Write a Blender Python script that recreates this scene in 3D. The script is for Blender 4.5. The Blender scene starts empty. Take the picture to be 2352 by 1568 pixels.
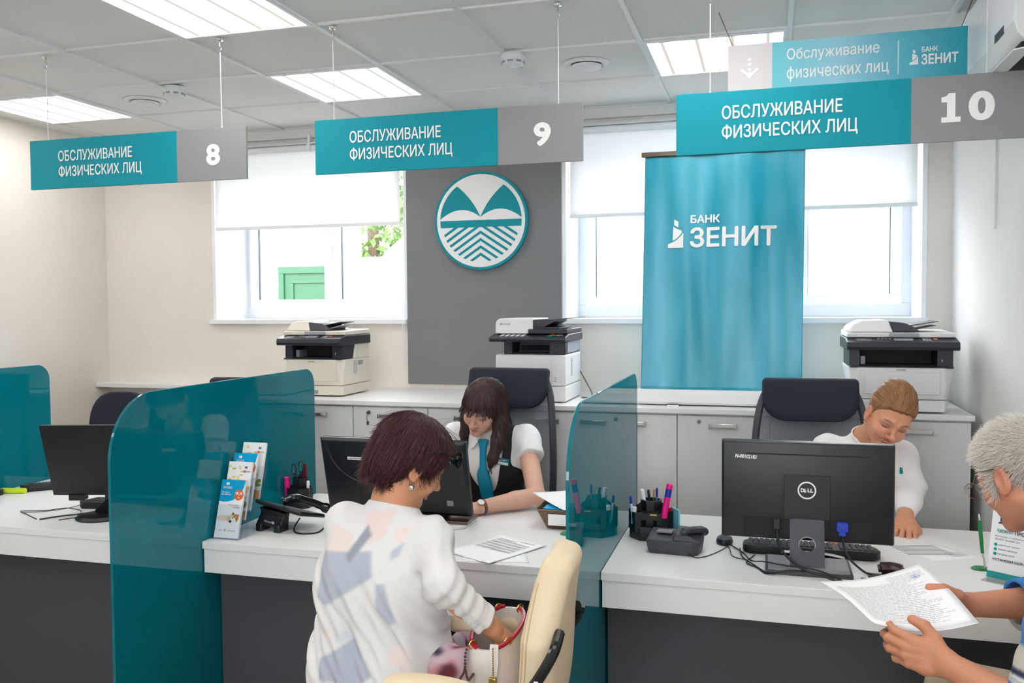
import bpy, bmesh, math, random
import numpy as np
from mathutils import Vector, Matrix
random.seed(7); RNG = np.random.default_rng(11)
S = bpy.context.scene
COL = S.collection
PI = math.pi

# ---------------------------------------------------------------- camera, world, light, exposure
def setup_camera():
    yaw, pitch, roll = 0.279336, 0.041365, -0.007434
    cy, sy, cp, sp = math.cos(yaw), math.sin(yaw), math.cos(pitch), math.sin(pitch)
    f = Vector((-sy*cp, cy*cp, -sp)); r = Vector((cy, sy, 0)); u = r.cross(f)
    c, s = math.cos(roll), math.sin(roll)
    r2 = c*r + s*u; u2 = -s*r + c*u
    cam = bpy.data.cameras.new('camera'); o = bpy.data.objects.new('camera', cam); COL.objects.link(o)
    m = Matrix((r2, u2, -f)).transposed().to_4x4(); m.translation = (0, 0, 1.6)
    o.matrix_world = m
    cam.sensor_width = 36; cam.lens = 36*2027.97/2352; cam.clip_start = 0.05; cam.clip_end = 200
    S.camera = o
setup_camera()
S.view_settings.view_transform = 'Standard'; S.view_settings.look = 'None'
S.view_settings.gamma = 1; S.view_settings.use_curve_mapping = False
S.view_settings.exposure = 0.6
LAMP = 8.0         # ceiling lamp emission
world = bpy.data.worlds.new('sky'); S.world = world; world.use_nodes = True
bg = world.node_tree.nodes['Background']; bg.inputs[0].default_value = (0.93, 0.965, 1.0, 1); bg.inputs[1].default_value = 8.5
sun = bpy.data.lights.new('sun', 'SUN'); sun.energy = 3.0; sun.angle = 0.01; sun.color = (1, .96, .9)
so = bpy.data.objects.new('sun', sun); COL.objects.link(so); so.rotation_euler = (math.radians(48), 0, math.radians(-18))
S.cycles.max_bounces = 8; S.cycles.diffuse_bounces = 5; S.cycles.transparent_max_bounces = 24
S.cycles.use_denoising = True
S.cycles.sample_clamp_indirect = 6.0
S.cycles.caustics_reflective = False; S.cycles.caustics_refractive = False

# ---------------------------------------------------------------- materials
def lin(c):
    return tuple(((x/255)/12.92 if x/255 <= .04045 else ((x/255+.055)/1.055)**2.4) for x in c)
MATS = {}
def mat(name, rgb, rough=.5, metal=0, spec=.5, vary=0, vscale=40, bump=0, bscale=200, alpha=None, attr=None, sub=0, emit=None, coat=0, stretch=None):
    if name in MATS: return MATS[name]
    m = bpy.data.materials.new(name); m.use_nodes = True; nt = m.node_tree; b = nt.nodes['Principled BSDF']
    col = (*lin(rgb), 1)
    b.inputs['Base Color'].default_value = col; b.inputs['Roughness'].default_value = rough
    b.inputs['Metallic'].default_value = metal; b.inputs['Specular IOR Level'].default_value = spec
    if coat: b.inputs['Coat Weight'].default_value = coat
    src = None
    if attr:
        a = nt.nodes.new('ShaderNodeVertexColor'); a.layer_name = attr; src = a.outputs[0]; nt.links.new(src, b.inputs['Base Color'])
    if vary or bump:
        tc = nt.nodes.new('ShaderNodeTexCoord'); co = tc.outputs['Object']
        if stretch:
            mp = nt.nodes.new('ShaderNodeMapping'); mp.inputs['Scale'].default_value = stretch; nt.links.new(co, mp.inputs[0]); co = mp.outputs[0]
    if vary:
        n = nt.nodes.new('ShaderNodeTexNoise'); n.inputs['Scale'].default_value = vscale; n.inputs['Detail'].default_value = 4
        nt.links.new(co, n.inputs['Vector'])
        mr = nt.nodes.new('ShaderNodeMapRange'); mr.inputs[1].default_value = .3; mr.inputs[2].default_value = .7
        mr.inputs[3].default_value = 1-vary; mr.inputs[4].default_value = 1+vary; nt.links.new(n.outputs[0], mr.inputs[0])
        mx = nt.nodes.new('ShaderNodeVectorMath'); mx.operation = 'SCALE'; nt.links.new(mr.outputs[0], mx.inputs['Scale'])
        if src: nt.links.new(src, mx.inputs[0])
        else: mx.inputs[0].default_value = col[:3]
        nt.links.new(mx.outputs[0], b.inputs['Base Color'])
    if bump:
        n2 = nt.nodes.new('ShaderNodeTexNoise'); n2.inputs['Scale'].default_value = bscale; n2.inputs['Detail'].default_value = 3
        nt.links.new(co, n2.inputs['Vector'])
        bp = nt.nodes.new('ShaderNodeBump'); bp.inputs['Strength'].default_value = bump; bp.inputs['Distance'].default_value = .002
        nt.links.new(n2.outputs[0], bp.inputs['Height']); nt.links.new(bp.outputs[0], b.inputs['Normal'])
    if sub:
        b.inputs['Subsurface Weight'].default_value = sub; b.inputs['Subsurface Radius'].default_value = (.01, .004, .002); b.inputs['Subsurface Scale'].default_value = .5
    if emit:
        b.inputs['Emission Color'].default_value = col; b.inputs['Emission Strength'].default_value = emit
    if alpha is not None: b.inputs['Alpha'].default_value = alpha
    MATS[name] = m
    return m

def tint_glass(name, rgb_lin, rough=.02, ior=1.5, body=None, bodyfac=0.0):
    """coloured clear sheet: light passes tinted, the front face mirrors by Fresnel"""
    m = bpy.data.materials.new(name); m.use_nodes = True; nt = m.node_tree; nt.nodes.clear()
    out = nt.nodes.new('ShaderNodeOutputMaterial'); t = nt.nodes.new('ShaderNodeBsdfTransparent'); t.inputs[0].default_value = (*[c**.5 for c in rgb_lin], 1)
    g = nt.nodes.new('ShaderNodeBsdfGlossy'); g.inputs['Roughness'].default_value = rough
    fr = nt.nodes.new('ShaderNodeFresnel'); fr.inputs[0].default_value = ior
    ge = nt.nodes.new('ShaderNodeNewGeometry'); sb = nt.nodes.new('ShaderNodeMath'); sb.operation = 'SUBTRACT'; sb.inputs[0].default_value = 1
    nt.links.new(ge.outputs['Backfacing'], sb.inputs[1])
    mu = nt.nodes.new('ShaderNodeMath'); mu.operation = 'MULTIPLY'; nt.links.new(fr.outputs[0], mu.inputs[0]); nt.links.new(sb.outputs[0], mu.inputs[1])
    base = t.outputs[0]
    if body:
        d = nt.nodes.new('ShaderNodeBsdfDiffuse'); d.inputs[0].default_value = (*lin(body), 1)
        m0 = nt.nodes.new('ShaderNodeMixShader'); m0.inputs[0].default_value = bodyfac
        nt.links.new(t.outputs[0], m0.inputs[1]); nt.links.new(d.outputs[0], m0.inputs[2]); base = m0.outputs[0]
    mx = nt.nodes.new('ShaderNodeMixShader'); nt.links.new(mu.outputs[0], mx.inputs[0]); nt.links.new(base, mx.inputs[1]); nt.links.new(g.outputs[0], mx.inputs[2])
    nt.links.new(mx.outputs[0], out.inputs[0]); MATS[name] = m
    return m

def blind_mat(name, rgb, trans=.45):
    m = bpy.data.materials.new(name); m.use_nodes = True; nt = m.node_tree; nt.nodes.clear()
    out = nt.nodes.new('ShaderNodeOutputMaterial'); d = nt.nodes.new('ShaderNodeBsdfDiffuse'); t = nt.nodes.new('ShaderNodeBsdfTranslucent')
    d.inputs[0].default_value = (*lin(rgb), 1); t.inputs[0].default_value = (*lin(rgb), 1)
    mx = nt.nodes.new('ShaderNodeMixShader'); mx.inputs[0].default_value = trans
    nt.links.new(d.outputs[0], mx.inputs[1]); nt.links.new(t.outputs[0], mx.inputs[2]); nt.links.new(mx.outputs[0], out.inputs[0])
    MATS[name] = m; return m

def mesh_fabric(name, rgb, open_=.3, scale=420):
    m = bpy.data.materials.new(name); m.use_nodes = True; nt = m.node_tree; b = nt.nodes['Principled BSDF']
    b.inputs['Base Color'].default_value = (*lin(rgb), 1); b.inputs['Roughness'].default_value = .8
    tc = nt.nodes.new('ShaderNodeTexCoord'); ck = nt.nodes.new('ShaderNodeTexVoronoi'); ck.inputs['Scale'].default_value = scale; ck.inputs['Randomness'].default_value = 0
    mp = nt.nodes.new('ShaderNodeMapping'); mp.inputs['Rotation'].default_value = (0, PI/4, 0); mp.inputs['Scale'].default_value = (1, .01, 1)
    nt.links.new(tc.outputs['Object'], mp.inputs[0]); nt.links.new(mp.outputs[0], ck.inputs['Vector'])
    mr = nt.nodes.new('ShaderNodeMath'); mr.operation = 'GREATER_THAN'; mr.inputs[1].default_value = .41; nt.links.new(ck.outputs['Distance'], mr.inputs[0])
    nt.links.new(mr.outputs[0], b.inputs['Alpha']); MATS[name] = m; return m

# ---------------------------------------------------------------- mesh builder
def unit(v):
    v = np.asarray(v, float); return v/np.linalg.norm(v)
def smooth_path(pts, k=6, closed=False):
    P = [np.asarray(p, float) for p in pts]; n = len(P); out = []
    rng = range(n if closed else n-1)
    for i in rng:
        p1, p2 = P[i], P[(i+1) % n]
        p0 = P[i-1] if (i > 0 or closed) else 2*p1-p2
        p3 = P[(i+2) % n] if (i+2 < n or closed) else 2*p2-p1
        for j in range(k):
            t = j/k
            out.append(.5*((2*p1)+(-p0+p2)*t+(2*p0-5*p1+4*p2-p3)*t*t+(-p0+3*p1-3*p2+p3)*t**3))
    if not closed: out.append(P[-1])
    return out
class MB:
    def __init__(s): s.v = []; s.f = []; s.m = []
    def add(s, V, F, m=0):
        b = len(s.v); s.v.extend([tuple(map(float, p)) for p in V]); s.f.extend([tuple(b+i for i in q) for q in F]); s.m.extend([m]*len(F)); return s
    def box(s, lo, hi, m=0, R=None, c=None):
        (a, b, c0), (d, e, f) = lo, hi
        V = [(a, b, c0), (d, b, c0), (d, e, c0), (a, e, c0), (a, b, f), (d, b, f), (d, e, f), (a, e, f)]
        if R is not None:
            cc = np.asarray(c if c is not None else [(a+d)/2, (b+e)/2, (c0+f)/2]); V = [cc+R@(np.asarray(p)-cc) for p in V]
        return s.add(V, [(0, 3, 2, 1), (4, 5, 6, 7), (0, 1, 5, 4), (1, 2, 6, 5), (2, 3, 7, 6), (3, 0, 4, 7)], m)
    def loft(s, rings, m=0, cap=True, closed=True):
        n = len(rings[0]); V = [p for r in rings for p in r]; F = []
        for i in range(len(rings)-1):
            for j in range(n if closed else n-1):
                k = (j+1) % n; F.append((i*n+j, i*n+k, (i+1)*n+k, (i+1)*n+j))
        if cap and closed: F.append(tuple(range(n))[::-1]); F.append(tuple((len(rings)-1)*n+j for j in range(n)))
        return s.add(V, F, m)
    def cyl(s, a, b, r, r2=None, n=20, m=0, cap=True):
        return s.tube([a, b], [r, r if r2 is None else r2], n, m, cap)
    def tube(s, pts, r, n=8, m=0, cap=True, closed=False, flat=None):
        P = [np.asarray(p, float) for p in pts]; K = len(P); R = r if hasattr(r, '__len__') else [r]*K
        T = []
        for i in range(K):
            a = P[i-1] if (i > 0 or closed) else P[i]; b = P[(i+1) % K] if (i < K-1 or closed) else P[i]
            d = b-a; T.append(d/(np.linalg.norm(d)+1e-12))
        ref = np.array([0, 0, 1.]) if abs(T[0][2]) < .9 else np.array([1., 0, 0])
        u = np.cross(T[0], ref); u /= np.linalg.norm(u); rings = []
        for i in range(K):
            u = u-T[i]*np.dot(u, T[i]); u /= np.linalg.norm(u)+1e-12; w = np.cross(T[i], u)
            fx = 1 if flat is None else flat
            rings.append([P[i]+R[i]*(math.cos(2*PI*j/n)*u+fx*math.sin(2*PI*j/n)*w) for j in range(n)])
        if closed: rings.append(rings[0]); return s.loft(rings, m, cap=False)
        return s.loft(rings, m, cap)
    def lathe(s, prof, c=(0, 0, 0), n=24, m=0, ax=2):
        rings = []
        for r, z in prof:
            ring = []
            for j in range(n):
                a = 2*PI*j/n; p = [r*math.cos(a), r*math.sin(a), z]
                if ax == 1: p = [p[0], -z, p[1]]
                if ax == 0: p = [z, p[0], p[1]]
                ring.append((p[0]+c[0], p[1]+c[1], p[2]+c[2]))
            rings.append(ring)
        return s.loft(rings, m, cap=tuple(prof[0]) != tuple(prof[-1]))
    def prism(s, poly, o, ux, uy, th, m=0, z0=0):
        o, ux, uy = (np.asarray(q, float) for q in (o, ux, uy)); un = np.cross(ux, uy); n = len(poly)
        A = [o+ux*x+uy*y+un*z0 for x, y in poly]; B = [p+un*th for p in A]
        F = [tuple(range(n))[::-1], tuple(range(n, 2*n))]+[(j, (j+1) % n, n+(j+1) % n, n+j) for j in range(n)]
        return s.add(A+B, F, m)
    def sph(s, c, r, n=16, k=10, m=0):
        r = (r,)*3 if not hasattr(r, '__len__') else r; rings = []
        for i in range(1, k):
            t = PI*i/k; rings.append([(c[0]+r[0]*math.sin(t)*math.cos(2*PI*j/n), c[1]+r[1]*math.sin(t)*math.sin(2*PI*j/n), c[2]-r[2]*math.cos(t)) for j in range(n)])
        return s.loft(rings, m)
    def grid(s, fn, nu, nv, m=0, th=0):
        V = [fn(i/nu, j/nv) for j in range(nv+1) for i in range(nu+1)]; w = nu+1
        F = [(j*w+i, j*w+i+1, (j+1)*w+i+1, (j+1)*w+i) for j in range(nv) for i in range(nu)]
        return s.add(V, F, m)
    def xf(s, R=None, t=(0, 0, 0), start=0):
        for i in range(start, len(s.v)):
            p = np.asarray(s.v[i]); s.v[i] = tuple((R@p if R is not None else p)+np.asarray(t)) 
        return s
    def obj(s, name, mats, parent=None, world=None, smooth=30, bevel=0, seg=2, solid=0, sub=0, loc=None):
        off = np.zeros(3)
        if world is not None: off = np.asarray(world, float)
        me = bpy.data.meshes.new(name); V = [tuple(np.asarray(p)-off) for p in s.v]
        me.from_pydata(V, [], s.f)
        mats = mats if isinstance(mats, (list, tuple)) else [mats]
        for q in mats: me.materials.append(MATS[q] if isinstance(q, str) else q)
        if len(mats) > 1: me.polygons.foreach_set('material_index', s.m)
        me.validate(); bm = bmesh.new(); bm.from_mesh(me); bmesh.ops.recalc_face_normals(bm, faces=bm.faces); bm.to_mesh(me); bm.free()
        if smooth:
            me.polygons.foreach_set('use_smooth', [True]*len(me.polygons))
            if smooth < 180: me.set_sharp_from_angle(angle=math.radians(smooth))
        o = bpy.data.objects.new(name, me); COL.objects.link(o)
        if parent: o.parent = parent
        if loc is not None: o.location = loc
        if bevel:
            b = o.modifiers.new('edge', 'BEVEL'); b.width = bevel; b.segments = seg; b.limit_method = 'ANGLE'; b.angle_limit = math.radians(40); b.harden_normals = False
        if solid:
            b = o.modifiers.new('thick', 'SOLIDIFY'); b.thickness = solid; b.offset = 0
        if sub:
            b = o.modifiers.new('sub', 'SUBSURF'); b.levels = b.render_levels = sub
        return o
def thing(name, label, cat, loc=(0, 0, 0), group=None, rz=0):
    o = bpy.data.objects.new(name, None); COL.objects.link(o); o.location = loc; o.rotation_euler = (0, 0, rz); o.empty_display_size = .05
    o['label'] = label; o['category'] = cat
    if group: o['group'] = group
    return o
def tag(o, label, cat, group=None):
    o['label'] = label; o['category'] = cat
    if group: o['group'] = group
    return o
def struct(o, label=None, cat=None):
    o['kind'] = 'structure'
    if label: o['label'] = label
    if cat: o['category'] = cat
    return o
def dup(root, loc, rz, label, group=None):
    r = root.copy(); COL.objects.link(r); r.location = loc; r.rotation_euler = (0, 0, rz); r['label'] = label
    if group: r['group'] = group
    def kids(a, b):
        for ch in list(a.children):
            c = ch.copy(); COL.objects.link(c); c.parent = b; kids(ch, c)
    kids(root, r)
    return r
def Rz(a): c, s = math.cos(a), math.sin(a); return np.array([[c, -s, 0], [s, c, 0], [0, 0, 1.]])
def Rx(a): c, s = math.cos(a), math.sin(a); return np.array([[1, 0, 0], [0, c, -s], [0, s, c.real]])
def Ry(a): c, s = math.cos(a), math.sin(a); return np.array([[c, 0, s], [0, 1, 0], [-s, 0, c]])
_TXT = {}
def glyphs(s, bold=0.0, lead=1.0, align='LEFT', shear=0):
    """outlines of a string as flat triangles; overlapping strokes lie a hair above each other"""
    key = (s, bold, lead, align, shear)
    if key in _TXT: return _TXT[key]
    from mathutils.geometry import delaunay_2d_cdt
    cu = bpy.data.curves.new('tmp', 'FONT'); cu.body = s; cu.size = 1; cu.align_x = align; cu.space_line = lead; cu.shear = shear
    o = bpy.data.objects.new('tmp', cu); COL.objects.link(o); bpy.context.view_layer.update(); dg = bpy.context.evaluated_depsgraph_get()
    crv = o.evaluated_get(dg).to_curve(dg, apply_modifiers=False); cont = []
    for sp in crv.splines:
        P = []; bp = sp.bezier_points; n = len(bp)
        for q in range(n):
            a, b_ = bp[q], bp[(q+1) % n]; p0, p1, p2, p3 = (np.array(v[:2]) for v in (a.co, a.handle_right, b_.handle_left, b_.co))
            k = 1 if abs((p3-p0)[0]*(p1-p0)[1]-(p3-p0)[1]*(p1-p0)[0])+abs((p3-p0)[0]*(p2-p0)[1]-(p3-p0)[1]*(p2-p0)[0]) < 1e-5 else 5
            for t in range(k): t /= k; P.append((1-t)**3*p0+3*t*(1-t)**2*p1+3*t*t*(1-t)*p2+t**3*p3)
        if len(P) > 2: P = np.array(P); x, y = P[:, 0], P[:, 1]; cont.append((P, .5*float((x*np.roll(y, -1)-y*np.roll(x, -1)).sum())))
    o.evaluated_get(dg).to_curve_clear(); bpy.data.objects.remove(o); bpy.data.curves.remove(cu)
    if not cont: return np.zeros((0, 2)), [], np.zeros(0)
    A, E, n = [], [], 0
    for P, _ in cont:
        P = P[np.linalg.norm(P-np.roll(P, 1, 0), axis=1) > 1e-5]; k = len(P); A.append(P); E += [(n+q, n+(q+1) % k) for q in range(k)]; n += k
    A = np.concatenate(A); vo, eo, fo, *_ = delaunay_2d_cdt([Vector(p) for p in A], E, [], 0, 1e-6)
    V = np.array([tuple(v) for v in vo]); T = np.array([list(f) for f in fo if len(f) == 3]); c = V[T].mean(1)
    a0 = A[[q[0] for q in E]]; a1 = A[[q[1] for q in E]]; wn = np.zeros(len(c))
    for q in range(0, len(c), 500):
        x, y = c[q:q+500, 0:1], c[q:q+500, 1:2]; cr = (a1[:, 0]-a0[:, 0])*(y-a0[:, 1])-(x-a0[:, 0])*(a1[:, 1]-a0[:, 1]); up = (a0[:, 1] <= y) & (a1[:, 1] > y) & (cr > 0); dn = (a0[:, 1] > y) & (a1[:, 1] <= y) & (cr < 0); wn[q:q+500] = up.sum(1)-dn.sum(1)
    F = [tuple(int(q) for q in t) for t in T[wn != 0]]; L = np.zeros(len(V))
    used = np.unique(np.array(F).ravel()); rem = {int(u): k for k, u in enumerate(used)}; V = V[used]; L = L[used]; F = [tuple(rem[q] for q in t) for t in F]
    if bold > 0:      # heavier weight: the same outline repeated around a small circle
        n = len(V); F0 = list(F); W = [V]; Ls = [L]
        for q in range(8):
            W.append(V+bold*np.array([math.cos(q*PI/4), math.sin(q*PI/4)])); Ls.append(L+(q+1)*1.5e-4); F = F+[tuple(n*(q+1)+t for t in f) for f in F0]
        V = np.concatenate(W); L = np.concatenate(Ls)
    _TXT[key] = (V, F, L); return _TXT[key]
def put_text(mb, s, o, ux, uy, w, h, bold=0., lead=1.0, m=0, lift=.0006, align='LEFT', shear=0, fn=None):
    """lettering fitted to the box o, o+ux*w, o+uy*h"""
    V, F, L = glyphs(s, bold, lead, align, shear)
    if not len(V): return
    lo, hi = V.min(0), V.max(0); o, ux, uy = (np.asarray(q, float) for q in (o, ux, uy)); un = np.cross(ux, uy)
    A = (V-lo)/(hi-lo)*np.array([w, h])
    if fn: P = [np.asarray(fn(x, y))+np.array([0, -l, 0]) for (x, y), l in zip(A, L)]
    else: P = [o+ux*x+uy*y+un*(lift+l) for (x, y), l in zip(A, L)]
    mb.add(P, F, m)
def rrect(w, h, r, n=5, x0=0, y0=0, rs=None):
    rs = rs or (r, r, r, r); P = []
    for (cx, cy, a, rr) in ((w, h, 0, rs[0]), (0, h, 1, rs[1]), (0, 0, 2, rs[2]), (w, 0, 3, rs[3])):
        sx = -1 if cx else 1; sy = -1 if cy else 1
        if rr <= 0: P.append((x0+cx, y0+cy)); continue
        for i in range(n+1):
            t = PI/2*(a+i/n); P.append((x0+cx+sx*rr+rr*math.cos(t), y0+cy+sy*rr+rr*math.sin(t)))
    return P
X, Y, Z = np.eye(3)
# ---------------------------------------------------------------- palette
mat('wall', (226, 220, 212), .85, vary=.012, vscale=6, bump=.15, bscale=350)
mat('wall_cool', (222, 221, 219), .85, vary=.012, vscale=6, bump=.15, bscale=350)
mat('ceiling_tile', (226, 226, 223), .9, vary=.035, vscale=260, bump=.3, bscale=420)
mat('white_metal', (225, 226, 226), .45); mat('upvc', (236, 238, 242), .35); mat('sill', (232, 234, 236), .35)
mat('grey_panel', (122, 122, 125), .8, vary=.05, vscale=500, bump=.25, bscale=500)
mat('floor', (150, 146, 140), .5, vary=.05, vscale=14)
mat('laminate', (232, 231, 230), .38, vary=.006, vscale=4); mat('laminate_edge', (214, 213, 211), .4)
mat('cabinet', (222, 221, 221), .5, vary=.006, vscale=3); mat('gap', (60, 54, 46), .8)
mat('dark_panel', (70, 70, 75), .75, vary=.06, vscale=420, bump=.2, bscale=420)
mat('teal', (0, 142, 158), .6, spec=.25, vary=.02, vscale=220); mat('sign_grey', (136, 136, 140), .5, vary=.02, vscale=220)
mat('sign_edge', (235, 236, 236), .5); mat('letter', (240, 240, 240), .6)
mat('emblem_white', (228, 226, 226), .6); mat('emblem_teal', (0, 136, 148), .6, spec=.25)
mat('chrome', (215, 213, 210), .18, 1); mat('steel_dark', (120, 105, 95), .3, 1); mat('brass', (214, 178, 92), .25, 1)
mat('black', (17, 19, 25), .40, bump=.12, bscale=900); mat('black_gloss', (14, 15, 18), .16); mat('dark_grey', (58, 60, 68), .5, bump=.12, bscale=800)
mat('navy_fabric', (30, 34, 48), .85, vary=.12, vscale=600, bump=.4, bscale=900)
mat('printer_cream', (226, 220, 206), .5); mat('printer_white', (226, 226, 227), .5); mat('printer_grey', (150, 154, 164), .5)
mat('printer_black', (34, 36, 46), .45); mat('void', (10, 11, 16), .7); mat('btn', (205, 205, 212), .5); mat('orange', (238, 116, 40), .5); mat('btn_teal', (20, 150, 150), .5)
mat('paper', (240, 240, 241), .7); mat('ink', (150, 152, 156), .8); mat('ink_dark', (70, 72, 80), .8); mat('ink_blue', (110, 150, 215), .8)
mat('cyan', (0, 160, 206), .5); mat('blue', (26, 50, 170), .4); mat('pink', (250, 20, 140), .35); mat('green', (0, 120, 62), .35); mat('lime', (205, 232, 30), .4); mat('red', (190, 20, 44), .35)
mat('note_cyan', (120, 205, 222), .7); mat('note_green', (150, 215, 90), .7); mat('vga_blue', (30, 62, 180), .4)
mat('green_gate', (12, 66, 36), .6); mat('plaster_out', (225, 220, 212), .9, vary=.05, vscale=3); mat('shed_out', (190, 195, 200), .7); mat('roof_out', (150, 155, 158), .6)
mat('leaf', (96, 130, 62), .7, vary=.3, vscale=8); mat('bark', (90, 74, 60), .9); mat('asphalt', (120, 118, 114), .9)
mat('beige_leather', (219, 200, 168), .5, vary=.02, vscale=60, bump=.2, bscale=300); mat('seam', (190, 168, 134), .6)
mat('bronze_mesh', (120, 98, 82), .4, .6); mat('detector', (226, 230, 230), .5)
mat('teal_edge', (0, 118, 135), .2)
tint_glass('teal_glass', (0.004, .18, .225), body=(0, 140, 156), bodyfac=.52)
tint_glass('clear', (.93, .95, .96)); tint_glass('pane', (.97, .99, .99)); tint_glass('acrylic', (.90, .93, .96), ior=1.45)
blind_mat('blind', (250, 250, 250), .58)
mesh_fabric('chair_mesh', (112, 116, 126))
def lamp_mat():
    m = bpy.data.materials.new('lamp_diffuser'); m.use_nodes = True; nt = m.node_tree; nt.nodes.clear()
    out = nt.nodes.new('ShaderNodeOutputMaterial'); e = nt.nodes.new('ShaderNodeEmission')
    tc = nt.nodes.new('ShaderNodeTexCoord'); sp = nt.nodes.new('ShaderNodeSeparateXYZ'); nt.links.new(tc.outputs['Object'], sp.inputs[0])
    mu = nt.nodes.new('ShaderNodeMath'); mu.operation = 'MULTIPLY'; mu.inputs[1].default_value = 2*PI/.145; nt.links.new(sp.outputs[0], mu.inputs[0])
    co = nt.nodes.new('ShaderNodeMath'); co.operation = 'COSINE'; nt.links.new(mu.outputs[0], co.inputs[0])
    mr = nt.nodes.new('ShaderNodeMapRange'); mr.inputs[1].default_value = -1; mr.inputs[2].default_value = 1; mr.inputs[3].default_value = .055; mr.inputs[4].default_value = 1.3
    nt.links.new(co.outputs[0], mr.inputs[0])
    st = nt.nodes.new('ShaderNodeMath'); st.operation = 'MULTIPLY'; st.inputs[1].default_value = LAMP; nt.links.new(mr.outputs[0], st.inputs[0])
    e.inputs[0].default_value = (1, .955, .915, 1); nt.links.new(st.outputs[0], e.inputs[1]); nt.links.new(e.outputs[0], out.inputs[0]); MATS['lamp'] = m
lamp_mat()

# ---------------------------------------------------------------- room shell
H = 2.707; XL, XR, YB, YF = -4.28, .92, 5.0, -2.6
GX, GY = -2.31034, 3.18282
XO = 2.6
b = MB(); b.box((XL-.2, YF-.2, -.1), (XO+.2, YB+.5, 0)); struct(b.obj('floor', 'floor'))
b = MB(); b.box((XL-.2, YF-.2, H+.008), (XO+.2, YB+.5, H+.12)); struct(b.obj('ceiling', 'ceiling_tile'))
b = MB(); w = .0105
for i in range(-4, 9):
    x = GX+.6*i
    if XL < x < XR: b.box((x-w, YF, H-.004), (x+w, YB, H+.012))
    elif XR < x < XO: b.box((x-w, YF, H-.004), (x+w, 2.78, H+.012))
for j in range(-10, 4):
    y = GY+.6*j
    if YF < y < YB: b.box((XL, y-w*.8, H-.001), (XR if y > 2.78 else XO, y+w*.8, H+.011))
struct(b.obj('trim_1', 'white_metal', smooth=0), 'white ceiling tile grid bars', 'ceiling trim')
b = MB(); b.box((XL-.2, YF, 0), (XL, YB+.5, H+.008)); struct(b.obj('wall_left', 'wall'))
b = MB(); b.box((XR, 2.78, 0), (XO+.2, YB+.5, H+.008)); b.box((XO, YF, 0), (XO+.2, 2.78, H+.008)); struct(b.obj('wall_right', 'wall_cool', smooth=0))
b = MB()
for lo, hi in (((XL-.2, YF-.2, 0), (-1.9, YF, H+.008)), ((.9, YF-.2, 0), (XO+.2, YF, H+.008)), ((-1.9, YF-.2, 0), (.9, YF, 1.1)), ((-1.9, YF-.2, 2.3), (.9, YF, H+.008))): b.box(lo, hi)
struct(b.obj('wall_front', 'wall', smooth=0))
b = MB()
for x in (-1.9, -.53, .84): b.box((x, YF-.15, 1.1), (x+.06, YF-.09, 2.3))
for z in (1.1, 2.24): b.box((-1.84, YF-.148, z), (.84, YF-.092, z+.06))
wf_ = struct(b.obj('window_3', 'upvc', smooth=0), 'unseen window added behind the camera for frontal daylight', 'window')  # unseen window and its wall opening, added to bring in frontal daylight
b = MB(); b.box((-1.85, YF-.125, 1.15), (.85, YF-.12, 2.25)); b.obj('pane', 'pane', wf_, smooth=0)
W1 = (-3.44, -2.10); W2 = (-1.115, .79); ZS, ZT = 1.52, 2.575; YW = YB+.5
b = MB()
for x0, x1 in ((XL, W1[0]), (W1[1], W2[0]), (W2[1], XR)): b.box((x0, YB, 0), (x1, YW, H+.008))
for x0, x1 in (W1, W2): b.box((x0, YB, 0), (x1, YW, ZS-.03)); b.box((x0, YB, ZT), (x1, YW, H+.008))
struct(b.obj('wall_back', 'wall', smooth=0))
b = MB(); b.box((-2.09, YB-.016, 1.125), (-1.135, YB, H)); tag(b.obj('wall_panel', 'grey_panel', smooth=0, bevel=.002), 'tall dark grey wall panel between the two windows behind the round emblem', 'wall panel')
b = MB(); b.box((XL, YB-.13, 1.075), (-2.95, YB, 1.102)); tag(b.obj('wall_ledge', 'laminate', bevel=.002), 'narrow white ledge along the back wall in the left corner of the room', 'shelf')
b = MB(); b.box((XL, YB-.03, H-.06), (XR, YB, H)); struct(b.obj('trim_2', 'wall_cool', bevel=.004), 'pale cornice strip where ceiling meets back wall', 'cornice')
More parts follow.
